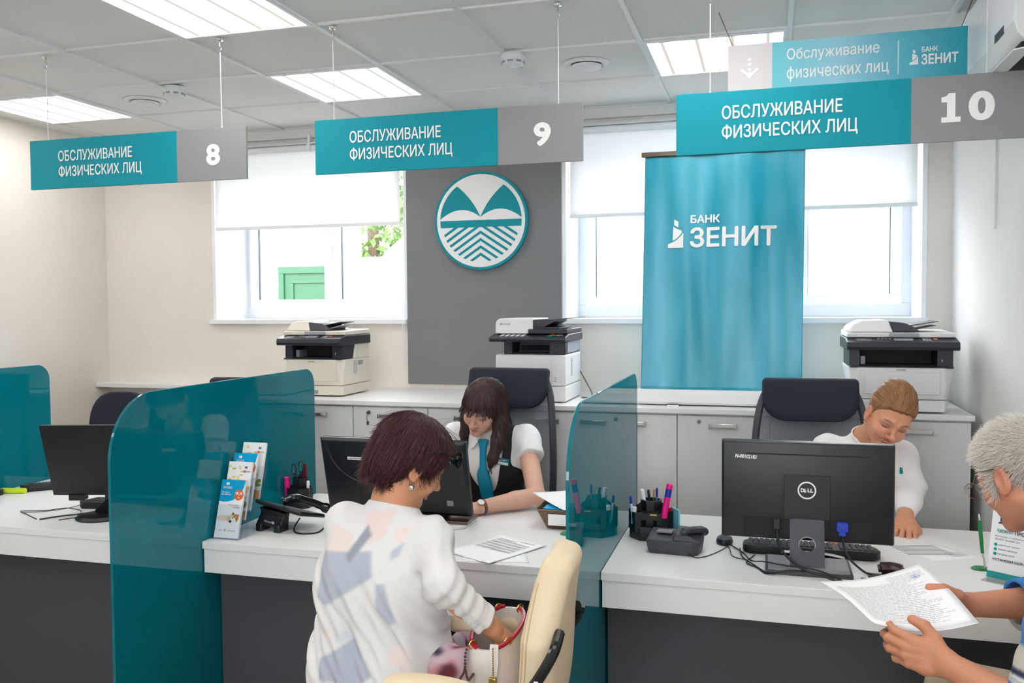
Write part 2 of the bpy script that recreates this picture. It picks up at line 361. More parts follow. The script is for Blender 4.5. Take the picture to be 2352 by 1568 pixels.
for n, x0, x1 in ((1, *W1), (2, *W2)):
    b = MB(); b.box((x0-.03 if n == 1 else x0-.012, YB-.035, ZS-.032), (x1+.01 if n == 1 else x1+.02, YB+.4, ZS))
    b2 = MB()
    t = .011
    b2.box((x0-.012, YB-.006, ZS), (x0+t, YB+.37, ZT)); b2.box((x1-t, YB-.006, ZS), (x1+.012, YB+.37, ZT)); b2.box((x0+t, YB-.005, ZT-t), (x1-t, YB+.37, ZT+.01))
    win = MB(); yf = YB+.38; f = .045
    win.box((x0, yf-.01, ZS), (x1, yf+.07, ZS+.03+f)); win.box((x0, yf-.01, ZT-f), (x1, yf+.07, ZT)); win.box((x0, yf-.01, ZS+.03+f), (x0+f+.03, yf+.07, ZT-f)); win.box((x1-f-.03, yf-.01, ZS+.03+f), (x1, yf+.07, ZT-f))
    wo = struct(win.obj(f'window_{n}', 'upvc', bevel=.003), ['', 'white framed window between wall corner and grey panel', 'wide white framed window behind the teal banner'][n], 'window')
    b.obj('window_sill', 'sill', wo, bevel=.006, seg=3); b2.obj('window_reveal', 'upvc', wo, smooth=0)
    if n == 1: sashes = ((-3.40, -2.775), (-2.775, -2.15))
    else: sashes = ((-1.06, -.44), (-.44, .17), (.17, .735))
    for k, (sa, sb) in enumerate(sashes):
        q = MB(); g = .062; z0, z1 = ZS+.065, ZT-.04; ya, yb = yf-.035, yf+.03
        q.box((sa, ya, z0), (sb, yb, z0+g)); q.box((sa, ya, z1-g), (sb, yb, z1)); q.box((sa, ya, z0+g), (sa+g, yb, z1-g)); q.box((sb-g, ya, z0+g), (sb, yb, z1-g))
        so_ = q.obj('sash', 'upvc', wo, bevel=.005)
        p_ = MB(); p_.box((sa+g-.005, yf, z0+g-.005), (sb-g+.005, yf+.006, z1-g+.005)); p_.obj('pane', 'pane', so_, smooth=0)
        gk = MB(); e_ = .004
        for (lo, hi) in (((sa+g-.001, ya+.012, z0+g-e_), (sb-g, ya+.03, z0+g)), ((sa+g-e_+.004, ya+.012, z0+g), (sa+g+.004, ya+.03, z1-g)), ((sb-g-.004, ya+.012, z0+g), (sb-g, ya+.03, z1-g))): gk.box(lo, hi)
        gk.obj('gasket', 'dark_grey', so_, smooth=0)
        if n == 1:
            hx = sb-.03 if k == 0 else sa+.03
            h = MB(); h.box((hx-.012, ya-.012, 2.07), (hx+.012, ya, 2.13)); h.tube(smooth_path([(hx, ya-.01, 2.1), (hx, ya-.04, 2.1), (hx, ya-.045, 2.07), (hx, ya-.045, 2.0)]), .008); h.obj('window_handle', 'upvc', so_)
    # roller blinds
blinds = []
def blind(x0, x1, zb, label, mid=None):
    r = thing('roller_blind', label, 'blind', (x0, YB-.02, ZT), 'white roller blinds')
    o = (x0, YB-.02, ZT)
    c = MB(); c.lathe([(0.001, 0), (.021, 0), (.021, x1-x0), (.001, x1-x0)], (x0, YB-.032, 2.583), 20, ax=0)
    c.obj('roller_tube', 'upvc', r, world=o)
    c = MB(); c.box((x0-.004, YB-.004, 2.612), (x1+.004, YB+.0, 2.635)); c.box((x0, YB-.06, 2.604), (x1, YB-.003, 2.612)); c.obj('head_rail', 'white_metal', r, world=o, bevel=.002)
    fb = MB(); fb.grid(lambda u, v: (x0+.012+(x1-x0-.024)*u, YB-.03+.002*math.sin(u*9)*v, 2.585+(zb-2.585)*v), 24, 10); fb.obj('blind_fabric', 'blind', r, world=o, smooth=180, solid=.0012)
    bb = MB(); bb.box((x0+.01, YB-.037, zb-.016), (x1-.01, YB-.023, zb+.004)); bb.obj('bottom_bar', 'sill', r, world=o, bevel=.003)
    for x in [x0-.004, x1+.004]+([mid] if mid else []):
        k = MB(); k.box((x-.012, YB-.062, 2.56), (x+.012, YB-.001, 2.606)); k.box((x-.008, YB-.05, 2.606), (x+.008, YB-.02, 2.66)); k.obj('bracket', 'upvc', r, world=o, bevel=.003)
blind(-3.415, -2.112, 2.105, 'white roller blind half lowered over the window left of the grey panel', -2.72)
blind(-1.085, .762, 2.108, 'wide white roller blind half lowered behind the teal banner')
b = MB(); ch = smooth_path([(-2.10, YB-.04, 2.57), (-2.098, YB-.042, 2.1), (-2.10, YB-.04, 1.62), (-2.106, YB-.04, 1.3), (-2.112, YB-.04, 1.29), (-2.112, YB-.04, 1.62), (-2.108, YB-.04, 2.57)]); b.tube(ch, .0016, 5)
tag(b.obj('blind_chain', 'upvc'), 'thin white bead chain loop hanging beside the grey panel', 'blind chain')

# ---------------------------------------------------------------- outside the windows
b = MB(); b.box((-14, YW+.01, .2), (10, 30, .3)); struct(b.obj('ground', 'asphalt'), 'sunlit yard ground outside', 'ground')
b = MB(); b.box((-10, 9.0, .3), (-4.55, 9.5, 2.9)); b.box((-4.55, 9.0, .3), (-3.72, 9.5, 2.11)); b.box((-4.55, 8.96, 2.09), (-3.72, 9.52, 2.14), 0)
tag(b.obj('yard_wall', 'plaster_out', smooth=0), 'sunlit white plaster wall across the yard with a green gate', 'wall')
r = thing('yard_gate', 'pale green metal gate seen through the window left of the emblem', 'gate', (-4.7, 8.95, .3))
b = MB(); b.box((-5.30, 8.93, .3), (-4.68, 8.99, 2.03)); b.obj('gate_leaf', 'green_gate', r, world=r.location, bevel=.004)
b = MB(); b.box((-5.31, 8.91, 1.97), (-4.64, 8.94, 2.05)); b.box((-5.31, 8.91, .3), (-5.24, 8.94, 1.97)); b.box((-5.16, 8.915, .4), (-5.12, 8.94, 1.86)); b.box((-5.16, 8.915, 1.86), (-4.68, 8.94, 1.90)); b.obj('gate_frame', 'green_gate', r, world=r.location, bevel=.004)
def tree(x, y, label):
    r = thing('tree', label, 'tree', (x, y, .3))
    b = MB(); b.tube(smooth_path([(0, 0, 0), (.05, 0, 1.2), (0, .05, 2.6)]), .09, 8); b.obj('trunk', 'bark', r)
    b = MB(); g = np.random.default_rng(3)
    for k in range(900):
        d = g.normal(size=3); d /= np.linalg.norm(d); p = d*(.55+.45*g.random())*np.array([.75, .6, .95])+np.array([0, 0, 2.6]); s = .05+.05*g.random(); u_ = unit(g.normal(size=3)); v_ = unit(np.cross(u_, g.normal(size=3)))
        b.add([p-u_*s, p-v_*s*.5, p+u_*s, p+v_*s*.5], [(0, 1, 2, 3)])
    b.obj('crown', 'leaf', r, smooth=0)
tree(-5.4, 11.6, 'leafy green tree beyond the yard wall seen through the window')
r = thing('shed', 'pale corrugated metal shed outside behind the teal banner', 'shed', (-1, 9.3, .3))
b = MB(); n = 110; x0, x1 = -3.95, 3.4
b.grid(lambda u, v: (x0+(x1-x0)*u, 9.3+.012*math.cos(u*n*PI), .3+(2.2-.3)*v), n*2, 1); b.obj('wall_sheet', 'shed_out', r, world=r.location, smooth=0)
b = MB(); b.grid(lambda u, v: (x0-.1+(x1-x0+.2)*u, 9.05+2.5*v, 2.18+1.0*v+.02*math.cos(u*n*PI)), n*2, 1); b.obj('roof_sheet', 'roof_out', r, world=r.location, smooth=0)
b = MB(); b.box((x0-.1, 9.02, 2.12), (x1+.1, 9.10, 2.2)); b.obj('gutter', 'roof_out', r, world=r.location)

# ---------------------------------------------------------------- ceiling fittings
def make_lamp():
    r = thing('ceiling_light', '', 'ceiling light', (0, 0, H), 'square recessed fluorescent ceiling lights')
    b = MB(); t = .018
    for lo, hi in (((-.295, -.295, -.006), (.295, -.295+t, .02)), ((-.295, .295-t, -.006), (.295, .295, .02)), ((-.295, -.295+t, -.006), (-.295+t, .295-t, .02)), ((.295-t, -.295+t, -.006), (.295, .295-t, .02))): b.box(lo, hi)
    b.obj('lamp_frame', 'white_metal', r, smooth=0)
    b = MB(); b.box((-.277, -.277, .0), (.277, .277, .005)); b.obj('diffuser', 'lamp', r, smooth=0)
    return r
lamp0 = make_lamp(); first = True
LL = {(0, -1): 'large bright ceiling light nearest the camera over the brochure desk', (0, 1): 'ceiling light above the sign numbered 9', (-3, 1): 'ceiling light above the sign numbered 8 by the left wall', (3, 1): 'ceiling light behind the hanging arrow sign'}
for j in (1, -1, -3, -5):
    for i in ((0, -3, 3) if j > 0 else (0, -3, 3, 6)):
        loc = (GX+.6*i+.3, GY+.6*j+.3, H); lab = LL.get((i, j), 'ceiling light further back in the room above the visitors side')
        if first: lamp0.location = loc; lamp0['label'] = lab; first = False
        else: dup(lamp0, loc, 0, lab)
def detector(x, y, label):
    r = thing('smoke_detector', label, 'smoke detector', (x, y, H-.004), 'round white smoke detectors on the ceiling')
    b = MB(); b.lathe([(.001, 0), (.052, 0), (.053, -.012), (.05, -.016), (.05, -.018)], n=32); b.obj('mount', 'detector', r)
    b = MB(); b.lathe([(.05, -.018), (.052, -.03), (.046, -.045), (.03, -.052), (.014, -.053), (.012, -.057), (.001, -.057)], n=32); h = b.obj('sensor_head', 'detector', r)
    b = MB()
    for k in range(8):
        a = k*PI/4; R = Rz(a); b.box((.043, -.012, -.040), (.0515, .012, -.031), R=R, c=(0, 0, 0))
    b.obj('sensor_slot', 'printer_grey', r, smooth=0)
detector(-2.855, 3.84, 'white smoke detector above the sign numbered 8'); detector(-1.075, 3.80, 'white smoke detector above the sign numbered 9')
def vent(x, y, label, white):
    r = thing('ceiling_vent', label, 'ceiling vent', (x, y, H+.006), 'round ceiling vents')
    b = MB(); b.lathe([(.085, -.012), (.1, -.009), (.108, 0), (.08, 0), (.07, -.004), (.085, -.012)], n=36); b.obj('vent_ring', 'white_metal', r)
    b = MB(); b.lathe([(.001, -.002), (.082, -.002), (.082, -.001), (.001, -.001)], n=32); b.obj('vent_throat', 'dark_grey' if white else 'printer_grey', r)
    b = MB(); b.lathe([(.001, -.03), (.05, -.029), (.066, -.022), (.07, -.012), (.03, -.004), (.001, -.004)], n=32); b.obj('vent_disc', 'white_metal', r)
vent(-3.21, 4.07, 'cream round vent in the ceiling near the left lamp', False); vent(-.80, 4.07, 'white round vent in the ceiling right of the smoke detector', True)

# ---------------------------------------------------------------- hanging signs
def rod(b, a, c, r=.0019): b.tube([a, c], r, 6)
def counter_sign(x0, x1, split, num, label, hooks, grow=1.0):
    y = 3.22; z0, z1 = 2.128, 2.343; th = .012
    r = thing('hanging_sign', label, 'sign', ((x0+x1)/2, y, z1), 'hanging counter number signs'); o = r.location
    b = MB(); b.box((x0, y, z0), (split, y+th, z1)); b.obj('teal_board', 'teal', r, world=o, smooth=0, bevel=.001)
    b = MB(); b.box((split, y, z0), (x1, y+th, z1)); b.obj('number_board', 'sign_grey', r, world=o, smooth=0, bevel=.001)
    W = x1-x0
    b = MB(); tx = x0+.14*W
    put_text(b, 'ОБСЛУЖИВАНИЕ', (tx, y, z0+.118), X, Z, .352*W, .047, .012); put_text(b, 'ФИЗИЧЕСКИХ ЛИЦ', (tx, y, z0+.042), X, Z, .395*W, .057, .012)
    b.obj('lettering', 'letter', r, world=o, smooth=0)
    b = MB(); cx = split+(x1-split)*.5+.01
    if num != '10': put_text(b, num, (cx-.033, y, z0+.062), X, Z, .066, .088, .04)
    else:
        cx = .633; zz = z0+.062; put_text(b, '0', (cx+.004, y, zz), X, Z, .078, .096, .045)
        b.prism([(-.077, 0), (-.019, 0), (-.019, .017), (-.035, .017), (-.035, .095), (-.055, .095), (-.062, .086), (-.077, .082), (-.077, .066), (-.060, .066), (-.060, .017), (-.077, .017)], (cx, y, zz), X, Z, .0006)
    b.obj('number', 'letter', r, world=o, smooth=0)
    for hx in hooks:
        b = MB(); rod(b, (hx, y+.006, z1-.004), (hx, y+.004, H-.055)); b.sph((hx, y+.006, z1+.002), .004, 8, 6); b.obj('wire', 'white_metal', r, world=o)
        b = MB(); b.lathe([(.001, 0), (.016, 0), (.014, -.006), (.004, -.009), (.003, -.03), (.001, -.03)], (hx, y+.004, H-.002), 14)
        b.tube(smooth_path([(hx, y+.004, H-.03), (hx+.006, y+.004, H-.038), (hx, y+.004, H-.05), (hx-.006, y+.004, H-.042)]), .0018, 6); b.obj('ceiling_hook', 'chrome', r, world=o)
counter_sign(-3.15, -2.055, -2.388, '8', 'teal and grey hanging sign with the number 8', (-3.053, -2.171))
counter_sign(-1.74, -.647, -.974, '9', 'teal and grey hanging sign with the number 9', (-1.656, -.739))
counter_sign(-.308, .825, .464, '10', 'teal and grey hanging sign with the number 10', (-.19, .69))
def zenit_mark(b, o, ux, uy, s, m=0, lift=.0006):
    k = s/500.; un = np.cross(ux, uy)
    polys = [[(385, 222), (458, 265), (458, 362), (420, 345), (385, 322)],
             [(370, 345), (400, 368), (450, 395), (510, 420), (520, 435), (515, 465), (480, 512), (440, 550), (400, 578), (372, 592), (362, 580)],
             [(548, 478), (548, 715), (543, 722), (290, 722), (280, 712), (285, 655), (335, 636), (400, 605), (460, 560), (510, 510), (535, 468)]]
    for P in polys: b.prism([((x-280)*k, (722-y)*k) for x, y in P][::-1], np.asarray(o)+un*lift*.2, ux, uy, lift, m)
r = thing('direction_sign', 'pale teal hanging sign with a down arrow behind the number 10 sign', 'sign', (.28, 3.5, 2.583)); o = r.location; y = 3.5
x0, xs, x1, z0, z1 = -.14, .0215, .687, 2.352, 2.577
gm = bpy.data.materials.new('sign_print'); gm.use_nodes = True; nt = gm.node_tree; bb = nt.nodes['Principled BSDF']; bb.inputs['Roughness'].default_value = .45
tc = nt.nodes.new('ShaderNodeTexCoord'); sp = nt.nodes.new('ShaderNodeSeparateXYZ'); nt.links.new(tc.outputs['Object'], sp.inputs[0]); rp = nt.nodes.new('ShaderNodeValToRGB')
mr = nt.nodes.new('ShaderNodeMapRange'); mr.inputs[1].default_value = xs-.28; mr.inputs[2].default_value = x1-.28; nt.links.new(sp.outputs[0], mr.inputs[0]); nt.links.new(mr.outputs[0], rp.inputs[0])
e = rp.color_ramp.elements; e[0].position = 0; e[0].color = (*lin((92, 192, 204)), 1); e[1].position = 1; e[1].color = (*lin((0, 150, 168)), 1)
q = rp.color_ramp.elements.new(.35); q.color = (*lin((148, 202, 220)), 1); q = rp.color_ramp.elements.new(.7); q.color = (*lin((84, 178, 200)), 1)
nt.links.new(rp.outputs[0], bb.inputs['Base Color']); MATS['sign_print'] = gm
b = MB(); b.box((xs, y, z0), (x1, y+.012, z1)); b.obj('teal_board', 'sign_print', r, world=o, smooth=0)
mat('arrow_board', (214, 209, 212), .5); b = MB(); b.box((x0, y, z0), (xs, y+.012, z1)); b.obj('arrow_board', 'arrow_board', r, world=o, smooth=0)
b = MB(); ax = -.061
b.box((ax-.006, y-.001, 2.478), (ax+.006, y, 2.488)); b.box((ax-.006, y-.001, 2.497), (ax+.006, y, 2.507)); b.box((ax-.006, y-.001, 2.515), (ax+.006, y, 2.526))
b.prism([(ax, 2.448), (ax+.034, 2.482), (ax+.027, 2.489), (ax+.006, 2.468), (ax+.006, 2.474), (ax-.006, 2.474), (ax-.006, 2.468), (ax-.027, 2.489), (ax-.034, 2.482)][::-1], (0, y-.001, 0), X, Z, .001); b.obj('arrow', 'letter', r, world=o, smooth=0)
b = MB(); put_text(b, 'Обслуживание', (.074, y, 2.497), X, Z, .322, .052, .008); put_text(b, 'физических лиц', (.074, y, 2.425), X, Z, .354, .058, .008); b.box((.458, y-.0012, 2.425), (.4605, y, 2.545))
b.obj('lettering', 'letter', r, world=o, smooth=0)
b = MB(); zenit_mark(b, (.497, y, 2.455), X, Z, .054); put_text(b, 'БАНК', (.537, y, 2.497), X, Z, .054, .019, .03); put_text(b, 'ЗЕНИТ', (.536, y, 2.452), X, Z, .122, .038, .03); b.obj('bank_mark', 'letter', r, world=o, smooth=0)
for hx, dx in ((-.12, -.055), (.665, .05)):
    b = MB(); rod(b, (hx, y+.006, z1-.006), (hx+dx, y, H), .0016); b.obj('wire', 'steel_dark', r, world=o)
# round emblem
r = thing('round_emblem', 'round teal and white emblem on the grey wall panel', 'emblem', (-1.607, 4.97, 2.095)); RR = .287
b = MB(); b.lathe([(.001, .0), (RR-.004, .0), (RR, .004), (RR, .032), (RR-.02, .032), (.001, .032)], n=96, ax=1); bk = b.obj('teal_disc', 'emblem_teal', r, smooth=40)
def fl(poly, z): 
    m = MB(); m.prism([(x*RR, yy*RR) for x, yy in poly], (0, -z, 0), X, Z, .0012, 0); return m
circ = lambda rad, n=96: [(rad*math.cos(2*PI*i/n), rad*math.sin(2*PI*i/n)) for i in range(n)]
m = MB(); m.prism([(x*RR, yy*RR) for x, yy in circ(.945)], (0, -.0, 0), X, Z, .0012); m.obj('white_disc', 'emblem_white', r, smooth=0)
t = MB(); z = .0013; rin = .872
def arcp(a0, a1, rad, n=24): return [(rad*math.cos(a0+(a1-a0)*i/n), rad*math.sin(a0+(a1-a0)*i/n)) for i in range(n+1)]
def bez(p0, p1, p2, n=14): return [tuple((1-q)**2*np.array(p0)+2*q*(1-q)*np.array(p1)+q*q*np.array(p2)) for q in [i/n for i in range(n+1)]]
a0 = math.atan2(.715, -.5); a1 = math.atan2(.045, -.87)
if a1 < 0: a1 += 2*PI
left = arcp(a0, a1, rin)+bez((-.87, .045), (-.42, .40), (0, .075))[1:]+bez((0, .075), (-.16, .45), (-.5, .715))[1:-1]
for P in (left, [(-x, yy) for x, yy in left][::-1]): t.prism([(x*RR, yy*RR) for x, yy in P][::-1], (0, -z, 0), X, Z, .0012)
ab = math.asin(.015/rin); ac = math.asin(-.13/rin)
P = arcp(ac, ab, rin, 6)+arcp(PI-ab, PI-ac, rin, 6); t.prism([(x*RR, yy*RR) for x, yy in P], (0, -z, 0), X, Z, .0012)
sl, thk, rc = .66, .062, .845
for k in range(-4, 4):
    ya = -.2+.15*k
    for sg in (1, -1):
        def line(off):
            pts = []
            for i in range(81):
                x = i/80*.9; yy = ya-off-sl*x
                if yy < -.125 and x*x+yy*yy < rc*rc: pts.append((x, yy))
            return pts
        A, Bq = line(0), line(thk)
        if ya > -.12 and A and Bq:
            xA = (ya+.125)/sl; A = [(xA, -.126)]+A; xB = max(0, (ya-thk+.125)/sl); Bq = [(xB, -.126)]+Bq
        if len(A) > 1 and len(Bq) > 1:
            P = A+Bq[::-1]; P = [(sg*x*RR, yy*RR) for x, yy in P]
            t.prism(P, (0, -z-.0002*(sg > 0), 0), X, Z, .0012)
t.obj('teal_pattern', 'emblem_teal', r, smooth=0)
r.location = (-1.607, YB-.016, 2.095)
for ch in r.children:
    if ch.name.startswith(('white_disc', 'teal_pattern')): ch.location = (0, -.032, 0)
# air conditioner on right wall
r = thing('air_conditioner', 'white wall air conditioner high on the right wall beside the number 10 sign', 'air conditioner', (XR, 3.35, 2.36)); o = r.location
ya, yb_ = 2.93, 3.80
prof = [(XR, 2.655), (.745, 2.655), (.712, 2.63), (.70, 2.59), (.70, 2.40), (.706, 2.375), (.725, 2.352), (.76, 2.338), (.82, 2.335), (XR, 2.345)]
b = MB(); b.loft([[(x, ya, z) for x, z in prof], [(x, yb_, z) for x, z in prof]]); b.obj('housing', 'white_metal', r, world=o, bevel=.004)
b = MB(); b.box((.6985, ya+.01, 2.405), (.7005, yb_-.01, 2.62)); b.obj('front_panel', 'upvc', r, world=o, bevel=.002)
b = MB(); b.box((.6975, 3.05, 2.40), (.6988, 3.16, 2.425)); b.obj('display', 'dark_grey', r, world=o)
b = MB(); b.box((.725, ya+.03, 2.333), (.81, yb_-.03, 2.349)); b.obj('air_outlet', 'void', r, world=o)
R = Ry(math.radians(-8)); b = MB(); b.box((.70, ya+.03, 2.325), (.765, yb_-.03, 2.329), R=R, c=(.70, 0, 2.36)); b.obj('flap', 'upvc', r, world=o); r.location.z += .018
b = MB(); b.tube(smooth_path([(.915, 3.86, 2.70), (.912, 3.98, 2.60), (.912, 4.05, 2.45), (.912, 4.08, 2.2), (.912, 4.08, 1.9)]), .005, 6); tag(b.obj('wall_cable', 'white_metal'), 'thin white cable running down the right wall from the ceiling', 'cable')
# ---------------------------------------------------------------- cabinets along the back wall
CT, CF = 1.10, 4.25
b = MB(); b.box((-2.97, CF, CT-.024), (-1.703, YB-.001, CT)); b.box((-1.7015, CF, CT-.024), (.885, YB-.001, CT))
tag(b.obj('cabinet_worktop', 'laminate', smooth=0, bevel=.002), 'long white worktop over the back wall cabinets carrying printers and banner', 'worktop')
CW = .4262
def make_cabinet():
    r = thing('storage_cabinet', '', 'cabinet', (0, 0, 0), 'white storage cabinets along the back wall')
    b = MB(); w = CW/2-.0012; b.box((-w, .022, .06), (w, .71, 1.072)); b.box((-w, .06, 0), (w, .70, .06)); b.obj('cabinet_body', 'cabinet', r, smooth=0)
    b = MB(); b.box((-w+.001, 0, .065), (w-.001, .019, 1.066)); d = b.obj('door', 'cabinet', r, smooth=0, bevel=.0012)
    b = MB(); b.box((-.062, -.022, 1.013), (.062, -.014, 1.032)); b.box((-.062, -.014, 1.013), (-.052, 0, 1.032)); b.box((.052, -.014, 1.013), (.062, 0, 1.032)); b.box((-.064, -.024, 1.010), (-.053, -.012, 1.035)); b.box((.053, -.024, 1.010), (.064, -.012, 1.035)); b.obj('handle', 'chrome', d, bevel=.002)
    return r, d
cab, cdoor = make_cabinet(); cabs = []
CL = ['rightmost white cabinet under the printer by the right wall', 'white cabinet behind the right hand mesh chair', 'white cabinet with a lock under the banner base', 'white cabinet just beside the teal glass divider of the right desk',
      'white cabinet behind the dark haired clerk under the middle printer', 'white cabinet hidden behind the dark haired clerk', 'white cabinet with a key hanging in its lock', 'white cabinet under the left printer, handle half hidden by teal glass', 'white cabinet behind the left teal glass divider']
for i in range(9):
    x = .875-CW*(i+.5)
    if i == 0: cab.location = (x, 4.268, 0); cab['label'] = CL[0]; cabs.append(cab)
    else: cabs.append(dup(cab, (x, 4.268, 0), 0, CL[i]))
def lock(c, x, key=False):
    d = [q for q in c.children if q.name.startswith('door')][0]
    b = MB(); b.lathe([(.001, .008), (.009, .008), (.010, 0), (.001, 0)], (x, 0, 1.038), 16, ax=1); k = b.obj('lock', 'steel_dark', d)
    if key:
        b = MB(); b.lathe([(.001, .02), (.007, .019), (.007, .008), (.001, .008)], (x, 0, 1.038), 12, ax=1); b.tube(smooth_path([(x, -.02, 1.034), (x-.004, -.02, 1.01), (x-.003, -.012, .99)]), .0014, 5); b.box((x-.008, -.014, .972), (x+.002, -.008, .992)); b.obj('key', 'steel_dark', k)
lock(cabs[2], -.11); lock(cabs[6], -.12, True)

# ---------------------------------------------------------------- desks and glass dividers
DF, DB = 2.74, 3.59
def desk(x0, x1, label):
    r = thing('service_desk', label, 'desk', ((x0+x1)/2, DF, 0), 'white topped service desks in a row'); o = r.location
    b = MB(); b.box((x0, DF, .7235), (x1, DB, .75)); b.obj('desktop', 'laminate', r, world=o, smooth=0, bevel=.0015)
    b = MB(); b.box((x0+.004, DF+.005, .636), (x1-.001, DF+.03, .7225)); b.obj('apron', 'laminate', r, world=o, smooth=0, bevel=.001)
    b = MB(); b.box((x0+.004, DF+.105, 0.0), (x1-.004, DF+.13, .7225)); b.obj('front_panel', 'dark_panel', r, world=o, smooth=0)
    for x in (x0+.004, x1-.03):
        b = MB(); b.box((x, DF+.131, 0), (x+.026, DB-.04, .7225)); b.obj('side_panel', 'dark_panel', r, world=o, smooth=0)
    return r
XM, XR0 = -1.967, -.5
desk(-3.428, XM-.007, 'left service desk with thin black monitor and loose cables'); desk(XM+.004, XR0-.011, 'middle service desk below the sign numbered 9'); desk(XR0+.001, .915, 'right service desk with large black monitor below the sign numbered 10')
def divider(x, label):
    b = MB(); P = rrect(3.59-2.285, 1.322-.02, .2, 12, rs=(.075, .21, .01, .01))
    b.prism(P, (x-.005, 2.285, .02), Y, Z, .010)
    return tag(b.obj('glass_divider', 'teal_glass', bevel=.0015, world=(x, 2.9, .02), loc=(x, 2.9, .02)), label, 'glass divider', 'teal glass dividers between desks')
divider(XM-.0015, 'wide teal glass divider beside the brochure stand'); divider(XR0-.005, 'narrow looking teal glass divider between middle and right desks'); divider(-3.437, 'teal glass divider at the far left beyond the left desk')

# ---------------------------------------------------------------- roll-up banner
r = thing('rollup_banner', 'tall teal roll-up banner standing on the cabinets in front of the window', 'banner', (-.21, 4.42, CT)); o = r.location
def bpt(u, v):
    yy = 4.42+.09*v; x = -.598+.768*u+.013*v; z = 1.172+(2.345-1.172)*v
    wv = .006*math.sin(u*17+1.2*v)+.004*math.sin(u*31+2.0*v+1)+.006*math.sin(u*9-2.2*v+.5)
    return (x, yy+wv*(.35+.65*math.sin(PI*min(1, max(0, v)))), z)
bm_ = mat('banner_sheen', (38, 160, 186), .36); nt = bm_.node_tree; tc = nt.nodes.new('ShaderNodeTexCoord'); mp = nt.nodes.new('ShaderNodeMapping'); mp.inputs['Scale'].default_value = (5.5, .1, .9); nt.links.new(tc.outputs['Object'], mp.inputs[0])
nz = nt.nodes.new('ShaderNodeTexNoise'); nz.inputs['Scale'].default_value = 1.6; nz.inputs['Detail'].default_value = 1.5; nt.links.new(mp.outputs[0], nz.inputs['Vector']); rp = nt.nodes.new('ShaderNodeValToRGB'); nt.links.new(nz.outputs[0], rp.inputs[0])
rp.color_ramp.elements[0].position = .36; rp.color_ramp.elements[0].color = (*lin((12, 146, 170)), 1); rp.color_ramp.elements[1].position = .68; rp.color_ramp.elements[1].color = (*lin((84, 176, 203)), 1); nt.links.new(rp.outputs[0], nt.nodes['Principled BSDF'].inputs['Base Color'])  # light on the folds painted into the teal as paler vertical streaks
b = MB(); b.grid(bpt, 120, 60); b.obj('banner_sheet', 'banner_sheen', r, world=o, smooth=180, solid=.0008)
def bfn(u0, v0, du, dv): 
    def f(x, yy):
        p = bpt(u0+x*du, v0+yy*dv); return (p[0], p[1]-.0022, p[2])
    return f
b = MB(); fw = 1/.768; fv = 1/1.173
put_text(b, 'БАНК', 0, X, X, .142, .040, .03, fn=lambda x, yy: bfn(.30, .705, fw, fv)(x, yy)); put_text(b, 'ЗЕНИТ', 0, X, X, .413, .100, .025, fn=lambda x, yy: bfn(.298, .602, fw, fv)(x, yy))
def zm(u0, v0, s):
    q = MB(); zenit_mark(q, (0, 0, 0), X, Z, s, 0, .0004); V = [bfn(u0, v0, fw, fv)(p[0], p[2]) for p in q.v]; V = [(a, c+p[1], d) for (a, c, d), p in zip(V, q.v)]; b.add(V, q.f)
zm(.157, .602, .142); b.obj('bank_mark', 'letter', r, world=o, smooth=0)
b = MB(); b.loft([[(x, 4.42+yy, z) for yy, z in ((-.055, 1.107), (-.06, 1.118), (-.05, 1.155), (-.02, 1.176), (.02, 1.176), (.05, 1.15), (.055, 1.107))] for x in (-.612, .182)]); b.obj('base_cassette', 'white_metal', r, world=o, bevel=.002)
for x in (-.43, .0):
    b = MB(); b.box((x-.028, 4.325, 1.1005), (x+.028, 4.52, 1.1065)); b.box((x-.03, 4.32, 1.1005), (x+.03, 4.328, 1.105)); b.obj('foot', 'chrome', r, world=o, bevel=.001)
b = MB(); b.box((-.603, 4.498, 2.338), (.195, 4.522, 2.362)); b.obj('top_rail', 'steel_dark', r, world=o, bevel=.003)
b = MB(); b.tube([(-.21, 4.47, 1.12), (-.20, 4.53, 2.35)], .008, 8); b.obj('support_pole', 'chrome', r, world=o)

